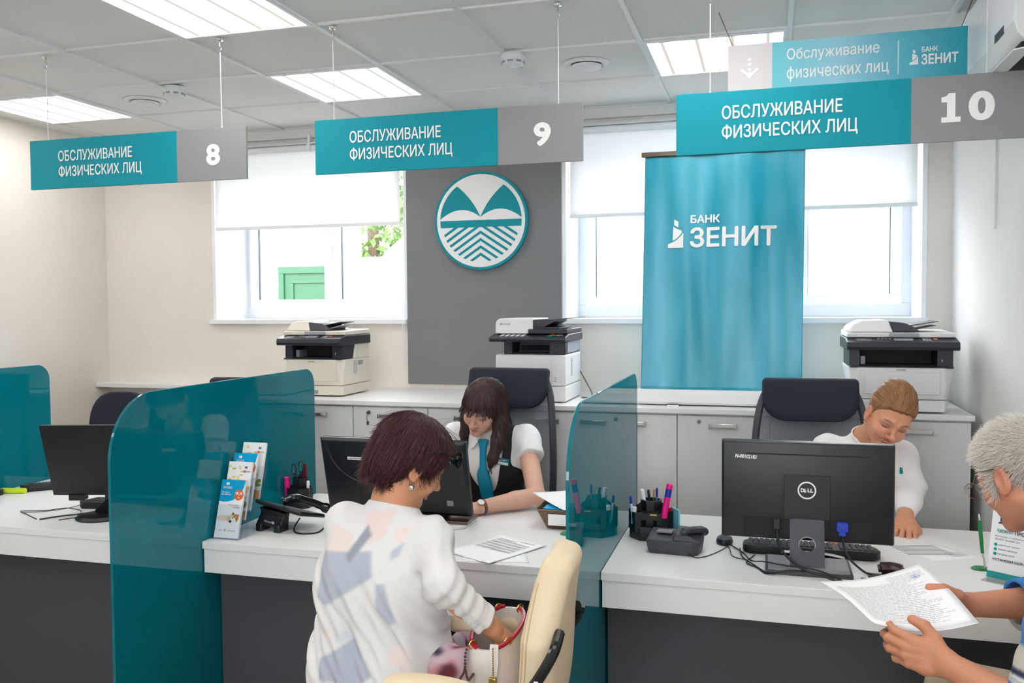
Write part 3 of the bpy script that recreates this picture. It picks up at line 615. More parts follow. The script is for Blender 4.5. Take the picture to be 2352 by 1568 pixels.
# ---------------------------------------------------------------- multifunction printers
def printer(x, yf, w, d, label, body, modern=False, flare=.0):
    r = thing('printer', label, 'printer', (x, yf, CT), 'multifunction printers on the cabinets'); h = w/2
    G = MATS[body]
    if not modern:
        fl_ = flare
        def ring(hw, y0, y1, z, c=.03): return [(-hw+c, y0, z), (hw-c, y0, z), (hw, y0+c, z), (hw, y1, z), (-hw, y1, z), (-hw, y0+c, z)]
        b = MB(); b.loft([ring(h, 0, d, .008, .012), ring(h, 0, d, .06, .012)]); b.obj('paper_drawer', G, r, bevel=.003)
        b = MB(); b.box((-.035, -.004, .016), (.035, .004, .036)); b.obj('drawer_grip', 'printer_grey', r, bevel=.002)
        b = MB(); b.loft([ring(h, .002, d, .063, .012), ring(h+fl_*.5, -.002, d, .13, .02), ring(h+fl_, -.006, d, .205, .045)]); b.obj('body', G, r, bevel=.003)
        b = MB(); b.box((-h+.04, -.008, .085), (h-.03, .004, .188)); b.obj('front_cover', G, r, bevel=.004)
        b = MB(); put_text(b, 'KYOCERA', (-.02, -.0065, .192), X, Z, .04, .0065, .02); b.obj('brand_lettering', 'ink_dark', r, smooth=0)
        W = h+fl_
        # discharge bay: sides, back wall, floor
        b = MB(); b.box((-W+.004, .02, .206), (-W+.05, d-.02, .29)); b.box((W-.07, .02, .206), (W-.004, d-.02, .29)); b.box((-W+.05, d*.5, .206), (W-.07, d-.02, .29)); b.box((-W+.004, .0, .204), (W-.004, d-.02, .212)); b.obj('output_bay', 'printer_black', r, bevel=.003)
        b = MB(); b.box((-W+.052, d*.45, .213), (W-.072, d*.5, .288)); b.box((-W+.06, .03, .2125), (W-.08, d*.45, .216)); b.obj('bay_lining', 'void', r)
        b = MB(); b.box((-W+.054, .05, .216), (-W+.075, .14, .255)); b.obj('paper_guide', 'printer_grey', r, bevel=.002)
        b = MB(); b.box((W-.05, .018, .232), (W-.047, .021, .242)); b.obj('indicator', 'btn', r)
        if modern is False and flare < .01:
            b = MB()
            for i in range(9):
                for k in range(2): b.box((h-.0008, .14+.026*k, .12+.0085*i), (h+.0012, .160+.026*k, .1235+.0085*i))
            b.obj('vent_slots', 'printer_grey', r, smooth=0)
            b = MB(); b.box((h-.002, .20, .165), (h+.0015, .26, .19)); b.obj('side_grip', 'printer_grey', r, bevel=.002)
            b = MB(); b.loft([[(W, .20, .206), (W, .14, .206), (W, .17, .30), (W, .20, .30)], [(W-.03, .20, .206), (W-.03, .14, .206), (W-.03, .17, .30), (W-.03, .20, .30)]]); b.box((W-.03, .2, .206), (W+.0005, d, .30)); b.obj('side_pillar', G, r, bevel=.002)
        P = [(-.045, .285), (-.05, .30), (-.045, .322), (.03, .338), (d, .338), (d, .285)]
        b = MB(); b.loft([[(xx, yy, z) for yy, z in P] for xx in (-W-.012, W+.012)]); b.obj('scanner_deck', 'printer_black', r, bevel=.004)
        # control panel
        def pan(u, v): return (-W+.02+(2*W-.04)*u, -.042+.068*v, .3235+.0145*v)
        b = MB()
        for (u, v, du, dv) in [(.03+.018*i, .25+.3*k, .013, .16) for i in range(9) for k in range(2)]+[(.72+.03*i, .25+.22*k, .022, .14) for i in range(3) for k in range(3)]+[(.25+.04*i, .6, .025, .18) for i in range(4)]: b.add([pan(u, v), pan(u+du, v), pan(u+du, v+dv), pan(u, v+dv)], [(0, 1, 2, 3)])
        for i in range(len(b.v)): b.v[i] = (b.v[i][0], b.v[i][1], b.v[i][2]+.0012)
        b.obj('button', 'btn', r, smooth=0)
        b = MB(); q = [pan(.83, .5), pan(.87, .5), pan(.87, .85), pan(.83, .85)]; b.add([(p[0], p[1], p[2]+.0016) for p in q], [(0, 1, 2, 3)]); b.obj('stop_button', 'orange', r, smooth=0)
        b = MB(); q = [pan(.42, .2), pan(.62, .2), pan(.62, .85), pan(.42, .85)]; b.add([(p[0], p[1], p[2]+.0014) for p in q], [(0, 1, 2, 3)]); b.obj('display', 'printer_grey', r, smooth=0)
        b = MB(); b.loft([[(-W-.008, .02, .3395), (W+.008, .02, .3395), (W+.008, d, .3395), (-W-.008, d, .3395)], [(-W-.006, .018, .362), (W+.006, .018, .362), (W+.006, d, .368), (-W-.006, d, .368)]]); b.obj('scanner_lid', G, r, bevel=.005)
        b = MB(); b.box((-.05, .008, .343), (.075, .02, .360)); b.obj('lid_grip', 'printer_grey', r, bevel=.002)
        # document feeder
        A = [(.03, .364), (.032, .392), (.06, .41), (d-.06, .412), (d-.03, .364)]
        b = MB(); x0_, x1_ = -W+.0, -.03
        b.loft([[(x0_, .05, .364), (x0_, d-.03, .364), (x0_, d-.05, .378), (x0_, .06, .378)], [(x0_+.012, .038, .364), (x0_+.012, d-.02, .364), (x0_+.02, d-.04, .398), (x0_+.02, .048, .398)], [(x0_+.05, .034, .364), (x0_+.05, d-.02, .364), (x0_+.06, d-.045, .417), (x0_+.06, .052, .417)], [(x1_+.0, .034, .364), (x1_, d-.02, .364), (x1_-.02, d-.045, .418), (x1_-.02, .052, .418)]]); b.obj('document_feeder', G, r, bevel=.005)
        b = MB(); b.loft([[(-.029, .035, .366), (-.029, d-.03, .366), (-.047, d-.05, .412), (-.047, .054, .412)], [(.05, .04, .366), (.05, d-.03, .366), (.02, d-.05, .405), (.02, .06, .405)], [(.085, .05, .366), (.085, d-.04, .366), (.06, d-.06, .388), (.06, .07, .388)]]); b.obj('feeder_mouth', 'dark_grey', r, bevel=.003)
        b = MB(); b.loft([[(.03, .07, .388), (.03, d-.08, .388), (.03, d-.08, .393), (.03, .07, .393)], [(W*.75, .08, .410), (W*.75, d-.09, .410), (W*.75, d-.09, .413), (W*.75, .08, .413)]]); b.obj('feeder_tray', 'dark_grey', r, bevel=.001)
        b = MB(); b.loft([[(.06, .07, .370), (.06, d-.08, .370), (.06, d-.08, .374), (.06, .07, .374)], [(W*.72, .09, .391), (W*.72, d-.1, .391), (W*.72, d-.1, .394), (W*.72, .09, .394)]]); b.obj('output_tray', 'printer_grey', r, bevel=.001)
    else:
        b = MB(); b.box((-h, 0, .006), (h, d, .085)); b.obj('paper_drawer', G, r, bevel=.006)
        b = MB(); b.box((-h, 0, .0865), (h, d, .245)); b.obj('body', G, r, bevel=.008)
        b = MB(); b.box((-h+.03, -.003, .088), (h-.075, .004, .225)); b.box((h-.07, -.003, .088), (h-.03, .004, .225)); b.obj('front_cover', G, r, bevel=.002)
        b = MB(); put_text(b, '2', (h-.06, -.004, .11), X, Z, .014, .022, 0); b.obj('tray_number', 'printer_grey', r, smooth=0)
        b = MB()
        for i in range(11): b.box((h-.001, .13, .13+.0085*i), (h+.001, .165, .1345+.0085*i))
        b.obj('vent_slots', 'printer_grey', r, smooth=0)
        b = MB(); b.box((-h+.04, .02, .246), (-h+.085, d-.02, .315)); b.box((h-.085, .004, .246), (h-.002, d-.02, .315)); b.box((-h+.085, d*.4, .246), (h-.085, d-.02, .315)); b.box((-h+.04, .03, .245), (h-.04, d-.02, .254)); b.obj('output_bay', 'printer_black', r, bevel=.004)
        b = MB(); b.box((h-.04, .06, .25), (h-.001, d-.02, .37)); b.obj('side_pillar', 'printer_grey', r, bevel=.003)
        b = MB(); b.loft([[(-h+.1, .10, .257), (h-.1, .10, .257), (h-.1, d*.39, .285), (-h+.1, d*.39, .285)], [(-h+.1, .10, .260), (h-.1, .10, .260), (h-.1, d*.39, .288), (-h+.1, d*.39, .288)]]); b.obj('output_tray', 'dark_grey', r)
        P = [(-.05, .312), (-.055, .325), (-.05, .336), (.03, .350), (d, .352), (d, .312)]
        b = MB(); b.loft([[(xx, yy, z) for yy, z in P] for xx in (-h-.02, h+.012)]); b.obj('scanner_deck', 'printer_black', r, bevel=.004)
        def pan(u, v): return (-h-.0+(2*h-.0)*u, -.046+.072*v, .3375+.0125*v)
        b = MB()
        for (u, v, du, dv) in [(.08+.075*i, .15, .05, .65) for i in range(5)]: b.add([(p[0], p[1], p[2]+.001) for p in (pan(u, v), pan(u+du, v), pan(u+du+.012, v+dv), pan(u+.012, v+dv))], [(0, 1, 2, 3)])
        b.obj('button', 'btn', r, smooth=0)
        b = MB()
        for (u, v, du, dv) in [(.88+.03*i, .4, .02, .3) for i in range(3)]: b.add([(p[0], p[1], p[2]+.001) for p in (pan(u, v), pan(u+du, v), pan(u+du+.012, v+dv), pan(u+.012, v+dv))], [(0, 1, 2, 3)])
        b.obj('mode_button', 'btn', r, smooth=0)
        for nm, mt, (u, v, du, dv) in (('stop_button', 'orange', (.80, .5, .06, .35)), ('start_button', 'btn_teal', (.77, .1, .07, .35))):
            b = MB(); b.add([(p[0], p[1], p[2]+.0016) for p in (pan(u, v), pan(u+du, v), pan(u+du, v+dv), pan(u, v+dv))], [(0, 1, 2, 3)]); b.obj(nm, mt, r, smooth=0)
        b = MB(); b.box((-.01, .0, .352), (h+.008, d, .376)); b.obj('scanner_lid', 'printer_black', r, bevel=.003)
        Pf = rrect(.2, .078, .02, 5, rs=(.004, .03, .004, .004))
        b = MB(); b.loft([[(-h-.002+xx, yy, .352+z) for xx, z in Pf] for yy in (.01, d-.03)]); b.obj('document_feeder', G, r, bevel=.004)
        b = MB(); put_text(b, 'KYOCERA', (-h+.035, .0095, .398), X, Z, .045, .008, .01); b.obj('brand_lettering', 'printer_grey', r, smooth=0)
        b = MB(); b.prism([(-h+.022, .402), (-h+.027, .397), (-h+.032, .402), (-h+.027, .407)][::-1], (0, .0095, 0), X, Z, .0006); b.obj('brand_mark', 'red', r, smooth=0)
        b = MB(); b.box((.014, .015, .376), (.145, d-.05, .386)); b.loft([[(.014, .014, .386), (.014, d-.06, .386), (.014, d-.06, .424), (.014, .014, .424)], [(.07, .016, .386), (.07, d-.06, .386), (.07, d-.06, .424), (.07, .016, .424)], [(.125, .02, .412), (.125, d-.07, .412), (.125, d-.07, .424), (.125, .02, .424)]]); b.obj('feeder_mouth', 'printer_black', r, bevel=.002)
        b = MB(); b.loft([[(.06, .03, .416), (.06, d-.08, .416), (.06, d-.08, .421), (.06, .03, .421)], [(h+.045, .05, .432), (h+.045, d-.1, .432), (h+.045, d-.1, .4345), (h+.045, .05, .4345)]]); b.obj('feeder_tray', 'dark_grey', r)
    return r
printer(-2.418, 4.40, .365, .345, 'cream printer under the left window beside the teal glass', 'printer_cream')
printer(-1.155, 4.36, .37, .38, 'white and black printer in front of the grey panel, beside its edge', 'printer_white', modern=True)
pr = printer(.588, 4.285, .385, .36, 'white printer at the right end of the cabinets near the right wall', 'printer_white', flare=.028)
b = MB(); b.box((-.135, -.003, .098), (-.115, .002, .118)); b.obj('blue_sticker', 'cyan', pr)
b = MB(); b.tube(smooth_path([(-.965, 4.70, 1.24), (-.93, 4.72, 1.17), (-.90, 4.70, 1.12), (-.895, 4.64, 1.104), (-.94, 4.62, 1.104)]), .0035, 6); b.tube(smooth_path([(-.895, 4.64, 1.106), (-.885, 4.60, 1.104)]), .006, 6); tag(b.obj('printer_cable', 'steel_dark'), 'thin brownish power cable beside the middle printer', 'cable')

# ---------------------------------------------------------------- mesh office chairs
def make_mesh_chair():
    r = thing('office_chair', '', 'chair', (0, 0, 0), 'mesh backed office chairs behind the desks')
    def bk(u, v):   # u -1..1, v 0..1 ; back of chair at +y, sitter faces -y
        w = .205+.03*math.sin(PI*min(1, v*1.05)); x = u*w
        return np.array([x, .02+.10*v*v*.6+.035*(1-u*u)-.05*math.sin(v*2.6)+.05, .52+.76*v])
    pts = [bk(u, v) for u, v in [(-1, 0), (-1, .2), (-1, .45), (-1, .7), (-.99, .86), (-.93, .95), (-.8, .993), (-.4, 1), (0, 1.003), (.4, 1), (.8, .993), (.93, .95), (.99, .86), (1, .7), (1, .45), (1, .2), (1, 0), (.5, -.02), (0, -.02), (-.5, -.02)]]
    b = MB(); b.tube(smooth_path(pts, 4, True), .0165, 8, closed=True); b.obj('back_frame', 'dark_grey', r)
    b = MB(); b.grid(lambda u, v: bk((2*u-1)*(.97 if v < .9 else .97-.5*(v-.9)), v*.985), 24, 30); b.obj('back_mesh', 'chair_mesh', r, smooth=180)
    # headrest draped over the top
    hp = rrect(.40, .19, .09, 8, -.2, 0, rs=(.02, .02, .10, .10))
    b = MB()
    def hd(x, z, off): 
        v = .80+z/.76; p = bk(x/.235, v); return (x, p[1]-.022-off, .52+.76*.775+z+.022)
    rings = []
    for off, sc in ((-.03, .90), (-.026, .97), (.0, 1.0), (.022, .985), (.033, .93), (.037, .8)): rings.append([hd(x*sc, .095+(z-.095)*sc, off) for x, z in hp])
    b.loft(rings); b.obj('headrest', 'navy_fabric', r, smooth=50)
    b = MB(); b.loft([[(x*s_, y*s_-.21, z) for x, y in rrect(.48, .46, .10, 6, -.24, -.23)] for z, s_ in ((.415, .93), (.43, 1), (.47, 1), (.492, .93), (.497, .8))]); b.obj('seat', 'navy_fabric', r, smooth=50)
    for sx in (-1, 1):
        b = MB(); b.tube(smooth_path([(sx*.2, -.15, .42), (sx*.27, -.16, .44), (sx*.285, -.18, .56), (sx*.28, -.2, .655)]), .014, 8); a = b.obj('arm_support', 'black', r)
        b = MB(); b.loft([[(sx*.28+x, y-.2, z) for x, y in rrect(.06, .26, .028, 4, -.03, -.13)] for z in (.655, .68)]); b.obj('arm_pad', 'black', a, bevel=.006)
    b = MB(); b.box((-.06, -.1, .38), (.06, .09, .415)); b.tube(smooth_path([(0, .05, .40), (0, .14, .42), (0, .13, .56)]), .025, 8); b.obj('back_bracket', 'black', r)
    b = MB(); b.cyl((0, -.1, .12), (0, -.1, .39), .03, .022); b.obj('gas_column', 'black', r)
    b = MB()
    for k in range(5):
        a = 2*PI*k/5+.3; c, s = math.cos(a), math.sin(a); b.loft([[(d_*c-w_*s, d_*s+w_*c-.1, z_) for w_, z_ in ((-w0, z0_), (w0, z0_), (w0, z1_), (-w0, z1_))] for d_, w0, z0_, z1_ in ((.02, .03, .085, .13), (.31, .018, .065, .09))])
    b.obj('star_base', 'black', r, bevel=.004)
    for k in range(5):
        a = 2*PI*k/5+.3; c, s = math.cos(a), math.sin(a); b = MB(); b.lathe([(.001, -.022), (.026, -.022), (.03, -.015), (.03, .015), (.026, .022), (.001, .022)], (.30*c, .30*s-.1, .031), 14, ax=0); b.obj('caster', 'black', r)
    return r
ch = make_mesh_chair(); ch.location = (-1.175, 3.93, 0); ch.rotation_euler.z = -.06; ch.scale = (1, 1, .985); ch['label'] = 'mesh office chair the dark haired clerk sits on'
dup(ch, (.19, 3.93, 0), .02, 'empty looking mesh office chair beside the clerk in white blouse').scale = (1, 1, .963); dup(ch, (-2.62, 3.98, 0), .1, 'mesh office chair behind the left teal glass divider').scale = (1, 1, .93)
r = thing('visitor_chair', 'round backed black chair in the left corner behind the thin monitor', 'chair', (-3.5, 4.2, 0))
b = MB(); P = []
for z, w_ in ((.62, .17), (.68, .225), (.80, .25), (.95, .25), (1.04, .225), (1.10, .17), (1.128, .09)): P.append([(w_*x/.25, .0+.04*(x/.25)**2*-1+yy+.05*(z-.6), z) for x, yy in [(-.25, .0), (-.2, -.03), (0, -.045), (.2, -.03), (.25, 0), (.2, .02), (0, .0), (-.2, .02)]])
b.loft(P); b.obj('backrest', 'navy_fabric', r, smooth=60, sub=1)
b = MB(); b.loft([[(x*s_, y*s_-.22, z) for x, y in rrect(.48, .46, .12, 6, -.24, -.23)] for z, s_ in ((.41, .93), (.43, 1), (.47, 1), (.49, .9))]); b.obj('seat', 'navy_fabric', r, smooth=50)
b = MB(); b.tube(smooth_path([(0, -.1, .41), (0, .08, .42), (0, .06, .7)]), .02, 8); b.cyl((0, -.2, .08), (0, -.2, .41), .028); b.obj('back_bracket', 'black', r)
for sx in (-1, 1):
    b = MB(); b.tube(smooth_path([(sx*.22, -.05, .43), (sx*.33, -.08, .46), (sx*.40, -.14, .60), (sx*.39, -.2, .71), (sx*.37, -.30, .735), (sx*.355, -.34, .70), (sx*.34, -.30, .58), (sx*.24, -.25, .45)]), .016, 8); b.obj('armrest', 'black', r)
b = MB()
for k in range(5):
    a = 2*PI*k/5; b.tube([(0, -.2, .1), (.28*math.cos(a), -.2+.28*math.sin(a), .06)], [.03, .018], 8); b.sph((.28*math.cos(a), -.2+.28*math.sin(a), .03), .03, 10, 6)
b.obj('star_base', 'black', r)
# ---------------------------------------------------------------- desk items
DZ = .75
def key_rows(b, w, d, z, rows, cols, k=.014):
    for j in range(rows):
        for i in range(cols):
            x = -w/2+w*(i+.5)/cols; y = -d/2+d*(j+.5)/rows; kx = w/cols*.42; ky = d/rows*.42
            b.loft([[(x-kx, y-ky, z), (x+kx, y-ky, z), (x+kx, y+ky, z), (x-kx, y+ky, z)], [(x-kx*.8, y-ky*.75, z+.006), (x+kx*.8, y-ky*.75, z+.006), (x+kx*.8, y+ky*.8, z+.006), (x-kx*.8, y+ky*.8, z+.006)]])
def keyboard(x, y, rz, label, w=.44, d=.15):
    r = thing('keyboard', label, 'keyboard', (x, y, DZ), 'black keyboards', rz)
    b = MB(); b.loft([[(p, q, z+(.016 if q < 0 else 0)*(1 if k > 1 else 0)) for p, q in rrect(w*s, d*s, .03, 4, -w*s/2, -d*s/2)] for k, (z, s) in enumerate(((.0, .97), (.006, 1), (.012, 1), (.014, .98)))]); b.obj('case', 'black', r)
    b = MB(); key_rows(b, w*.63, d*.78, 0, 6, 15); 
    for i in range(len(b.v)): p = b.v[i]; b.v[i] = (p[0]-w*.15, p[1], p[2]+.022-.1*p[1])
    s = len(b.v); c = MB(); key_rows(c, w*.25, d*.78, 0, 6, 6)
    for p in c.v: pass
    b.obj('keys', 'dark_grey', r, smooth=0); c.v = [(p[0]+w*.335, p[1], p[2]+.022-.1*p[1]) for p in c.v]; c.obj('number_keys', 'dark_grey', r, smooth=0)
    return r
def monitor_r():
    r = thing('monitor', 'large black monitor with round white logo seen from behind on the right desk', 'monitor', (.1305, 2.94, DZ)); o = r.location
    x0, x1, z0, z1 = -.137, .398, .826, 1.150; yb = 2.975; yf = 3.02
    b = MB(); b.loft([[(x0+i, y, z0+i), (x1-i, y, z0+i), (x1-i, y, z1-i), (x0+i, y, z1-i)] for i, y in ((0, yf), (0, yf-.015), (.004, yb+.012), (.045, yb), )]); b.obj('back_shell', 'black', r, world=o, bevel=.004)
    b = MB(); b.box((x0+.002, yf, z0+.002), (x1-.002, yf+.006, z1-.002)); s = b.obj('bezel', 'printer_grey', r, world=o, bevel=.001)
    b = MB(); b.box((x0+.012, yf+.006, z0+.018), (x1-.012, yf+.007, z1-.012)); b.obj('screen', 'black_gloss', s)
    for ch_ in s.children: ch_.data.transform(Matrix.Translation(-Vector(o)))
    b = MB(); b.box((.060, yb-.006, z0+.075), (.203, yb+.004, 1.045)); b.obj('stand_cover', 'black', r, world=o, bevel=.0015)
    b = MB(); b.box((x0+.08, yb-.0012, 1.108), (x1-.075, yb+.003, 1.1115)); b.obj('vent_slot', 'void', r, world=o)
    b = MB(); b.box((x0+.07, yb-.001, z0+.015), (.06, yb+.003, z0+.075)); b.obj('port_recess', 'void', r, world=o)
    b = MB(); b.box((.203, yb-.001, z0+.015), (x1-.07, yb+.003, z0+.075)); b.obj('port_recess', 'void', r, world=o)
    b = MB(); b.lathe([(.024, 0), (.0285, 0), (.0285, .0015), (.024, .0015), (.024, 0)], (.1315, yb-.006, .997), 40, ax=1); put_text(b, 'D', (.1125, yb-.006, .991), X, Z, .0105, .0125, .05); put_text(b, 'E', (.1235, yb-.006, .989), unit((.92, 0, .4)), unit((-.4, 0, .92)), .0085, .0120, .05); put_text(b, 'LL', (.1335, yb-.006, .991), X, Z, .0175, .0125, .05); b.obj('brand_mark', 'letter', r, world=o, smooth=0)
    b = MB(); put_text(b, 'N-00102183', (-.093, yb-.001, 1.094), unit((1, 0, -.03)), unit((.12, 0, 1)), .068, .0125, .035); b.obj('handwritten_number', 'letter', r, world=o, smooth=0)
    # stand with a round cable hole
    P = rrect(.105, .15, .012, 4, -.0525, 0); hole = [(.0235*math.cos(a), .075+.0235*math.sin(a)) for a in [2*PI*i/40 for i in range(40)]]
    b = MB(); n = 40; c0 = (0, .075)
    outer = []
    for i in range(n):
        a = 2*PI*i/n; dx, dz = math.cos(a), math.sin(a)
        t = min((.0525/abs(dx)) if abs(dx) > 1e-6 else 9, ((.15-.075)/dz) if dz > 1e-6 else ((.075/-dz) if dz < -1e-6 else 9)); outer.append((dx*t, .075+dz*t))
    def leanp(x, z, y): return (.1315+x, 2.905+.05*(z/.15)+y, DZ+.006+z)
    V = [leanp(x, z, 0) for x, z in outer]+[leanp(x, z, 0) for x, z in hole]+[leanp(x, z, .012) for x, z in outer]+[leanp(x, z, .012) for x, z in hole]
    F = []
    for i in range(n):
        j = (i+1) % n; F += [(i, j, n+j, n+i), (2*n+i, 3*n+i, 3*n+j, 2*n+j), (n+i, n+j, 3*n+j, 3*n+i), (i, 2*n+i, 2*n+j, j)]
    b.add(V, F); b.obj('stand_neck', 'dark_grey', r, world=o, smooth=25)
    b = MB(); b.lathe([(.0235, 0), (.026, 0), (.026, .002), (.0235, .002), (.0235, 0)], (.1315, 2.929, DZ+.081), 36, ax=1); b.obj('hole_ring', 'printer_grey', r, world=o)
    b = MB(); b.box((.004, 2.855, DZ+.0005), (.264, 3.04, DZ+.013)); b.obj('base_plate', 'dark_grey', r, world=o, bevel=.002)
    b = MB(); b.box((.012, 2.86, DZ+.013), (.256, 3.03, DZ+.0145)); b.obj('base_top', 'sign_grey', r, world=o, bevel=.0005)
    # plugs and leads
    b = MB(); b.box((.028, yb-.02, .868), (.05, yb, .90)); pl = b.obj('power_plug', 'black', r, world=o, bevel=.002)
    b = MB(); b.box((.222, yb-.022, .872), (.256, yb, .90)); b.box((.228, yb-.02, .858), (.25, yb-.002, .874)); b.obj('video_plug', 'vga_blue', r, world=o, bevel=.002)
    b = MB(); b.tube(smooth_path([(.039, 2.965, .87), (.045, 2.93, .83), (.07, 2.885, .80), (.12, 2.845, .775), (.185, 2.815, .765), (.222, 2.79, .757), (.235, 2.775, .7545)]), .0043, 8); b.obj('power_lead', 'black', r, world=o)
    b = MB(); b.tube(smooth_path([(.239, 2.962, .862), (.245, 2.95, .82), (.262, 2.935, .79), (.30, 2.93, .758), (.325, 2.905, .7545), (.30, 2.84, .7545), (.265, 2.79, .7545), (.262, 2.775, .7545)]), .0035, 8); b.obj('video_lead', 'black', r, world=o)
    return r
monitor_r()
b = MB()
b.tube(smooth_path([(-.08, 3.11, .757), (-.07, 3.02, .7535), (-.03, 2.93, .7535), (.02, 2.846, .754), (.08, 2.842, .767), (.14, 2.85, .768), (.2, 2.83, .765), (.225, 2.80, .7575)]), .0022, 6)
b.tube(smooth_path([(-.13, 3.18, .757), (-.07, 3.07, .7535), (-.04, 2.98, .7535), (.0, 2.93, .767), (.07, 2.90, .768), (.15, 2.88, .768), (.21, 2.82, .766), (.24, 2.79, .755)]), .0022, 6)
b.tube(smooth_path([(-.03, 3.05, .7535), (-.055, 2.955, .7535), (-.02, 2.90, .754), (.01, 2.845, .7535), (.06, 2.848, .767), (.12, 2.86, .768)]), .002, 6)
tag(b.obj('cable_tangle', 'black'), 'tangle of thin black leads around the foot of the large monitor', 'cables')
keyboard(.15, 3.15, 0, 'black keyboard behind the foot of the large right monitor')
r = thing('mouse', 'small black mouse peeking out left of the large right monitor', 'mouse', (-.135, 3.19, DZ)); b = MB(); b.lathe([(.001, 0), (.026, 0), (.03, .008), (.026, .02), (.014, .028), (.001, .03)], n=20); b.v = [(x, y*1.5, z) for x, y, z in b.v]; b.obj('body', 'black', r)
b = MB(); b.tube(smooth_path([(.0, -.04, .006), (.02, -.08, .003), (.03, -.16, .003), (.05, -.19, .003), (.07, -.20, .003)]), .0016, 5); b.obj('lead', 'black', r)
# white folded papers beneath the monitor stand
b = MB(); b.grid(lambda u, v: (.055+.20*u, 3.045+.055*v, DZ+.022-.012*(2*u-1)**2*(1 if u > .5 else .3)), 10, 4); tag(b.obj('paper_slip', 'paper', solid=.0004), 'white paper slip lying between keyboard and right monitor foot', 'paper')

def monitor_m():
    r = thing('monitor', 'black monitor seen from behind on the middle desk, behind the maroon haired visitor', 'monitor', (-1.30, 3.18, DZ)); o = r.location
    x0, x1 = -1.688, -1.082; t = lambda x, z, off: (x, 3.105+.075*(1-(z-.776)/.31)+off, z)
    b = MB(); z0, z1 = .786, 1.086
    b.loft([[t(x0+i, z0+i, y), t(x1-i, z0+i, y), t(x1-i, z1-i, y), t(x0+i, z1-i, y)] for i, y in ((0, .04), (0, .02), (.012, .004), (.03, 0))]); b.obj('back_shell', 'black', r, world=o, bevel=.003)
    b = MB(); b.box((x0+.002, 3.145, z0), (x1-.002, 3.15, z1+.002)); 
    for i in range(len(b.v)): p = b.v[i]; b.v[i] = t(p[0], p[2], .04+(p[1]-3.145))
    b.obj('bezel', 'steel_dark', r, world=o)
    for sg, xa in ((1, x0+.03), (-1, x1-.03)):
        b = MB()
        for k in range(3): b.tube([t(xa+sg*(.005*k+.17*(1-math.cos(a))), 1.07-.16*math.sin(a)-.004*k, -.001) for a in [PI/2*i/14 for i in range(15)]], .0009, 4)
        b.obj('contour_line', 'dark_grey', r, world=o)
    b = MB(); b.box((-1.57, 3.10, 1.0), (-1.508, 3.115, 1.012)); b.v = [t(p[0], p[2], -.0012 if p[1] < 3.11 else .002) for p in b.v]; b.obj('asset_label', 'paper', r, world=o)
    b = MB(); put_text(b, 'инв.№ РМ-02/14', (0, 0, 0), X, Z, .056, .006, .02); b.v = [t(-1.567+p[0], 1.003+p[2], -.0018) for p in b.v]; b.obj('label_text', 'ink_dark', r, world=o, smooth=0)
    b = MB(); b.box((-1.172, 3.1, .83), (-1.146, 3.115, .852)); b.v = [t(p[0], p[2], -.0012 if p[1] < 3.11 else .002) for p in b.v]; b.obj('rating_label', 'sign_grey', r, world=o)
    b = MB(); b.loft([[(x, y, z) for x, y in rrect(.34, .19, .05, 5, -1.43, 3.12)] for z in (.7505, .764)]); b.obj('base_plate', 'printer_white', r, world=o, bevel=.003)
    b = MB(); b.box((-1.43, 3.15, .764), (-1.085, 3.29, .776)); b.obj('base_riser', 'steel_dark', r, world=o, bevel=.002)
    b = MB(); b.box((-1.33, 3.215, .77), (-1.19, 3.25, .93)); b.obj('stand_neck', 'black', r, world=o, bevel=.004)
monitor_m()
def monitor_l():
    r = thing('monitor', 'thin black monitor seen from behind on the left desk', 'monitor', (-2.6, 3.0, DZ), rz=math.radians(15))
    t = lambda x, z, off: (x, -.045+.10*(1-(z-.07)/.31)+off, z)
    b = MB(); b.loft([[t(x0, z, y) for x0, z in ((-.243, .073), (.255, .073), (.255, .378), (-.243, .378))] for y in (-.012, .012)]); b.obj('back_shell', 'black', r, bevel=.003)
    b = MB(); b.box((-.236, .0, .085), (.248, .002, .37)); b.v = [t(p[0], p[2], .012+p[1]) for p in b.v]; b.obj('screen', 'black_gloss', r)
    b = MB(); b.lathe([(.001, 0), (.092, 0), (.094, .006), (.085, .016), (.04, .022), (.001, .024)], (.0, -.07, 0), 36); b.v = [(x, y*.85, z) for x, y, z in b.v]; b.obj('base_plate', 'black', r)
    b = MB(); b.tube([(0, -.045, .02), (0, .035, .05), (0, .04, .16)], [.026, .022, .02], 12); b.obj('stand_neck', 'black', r)
    b = MB(); b.box((-.175, .035, .052), (-.115, .08, .075)); b.obj('speaker_bar', 'black', r)
monitor_l()
keyboard(-2.60, 3.17, .16, 'black keyboard beneath the thin left monitor')
keyboard(-3.22, 3.42, .72, 'black keyboard lying by the left edge of the left desk', .34, .12)
b = MB()
b.tube(smooth_path([(-2.82, 2.86, .7525), (-2.93, 2.92, .7525), (-2.99, 2.955, .753), (-2.90, 2.99, .753), (-2.85, 3.05, .753), (-2.76, 3.03, .753), (-2.70, 2.97, .753), (-2.66, 2.98, .753)]), .0018, 6)
b.tube(smooth_path([(-2.80, 2.855, .7535), (-2.76, 2.92, .754), (-2.68, 3.0, .756), (-2.60, 3.08, .775), (-2.55, 3.12, .80)]), .003, 6)
b.tube(smooth_path([(-2.72, 2.87, .7525), (-2.66, 2.95, .753), (-2.58, 3.03, .753), (-2.50, 3.1, .753)]), .0018, 6)
b.tube(smooth_path([(-2.96, 2.94, .7525), (-2.89, 2.98, .7525), (-2.84, 3.06, .7525), (-2.84, 3.18, .7525)]), .0014, 6)
tag(b.obj('cable_tangle', 'black'), 'loose thin dark leads looping in front of the thin left monitor', 'cables')
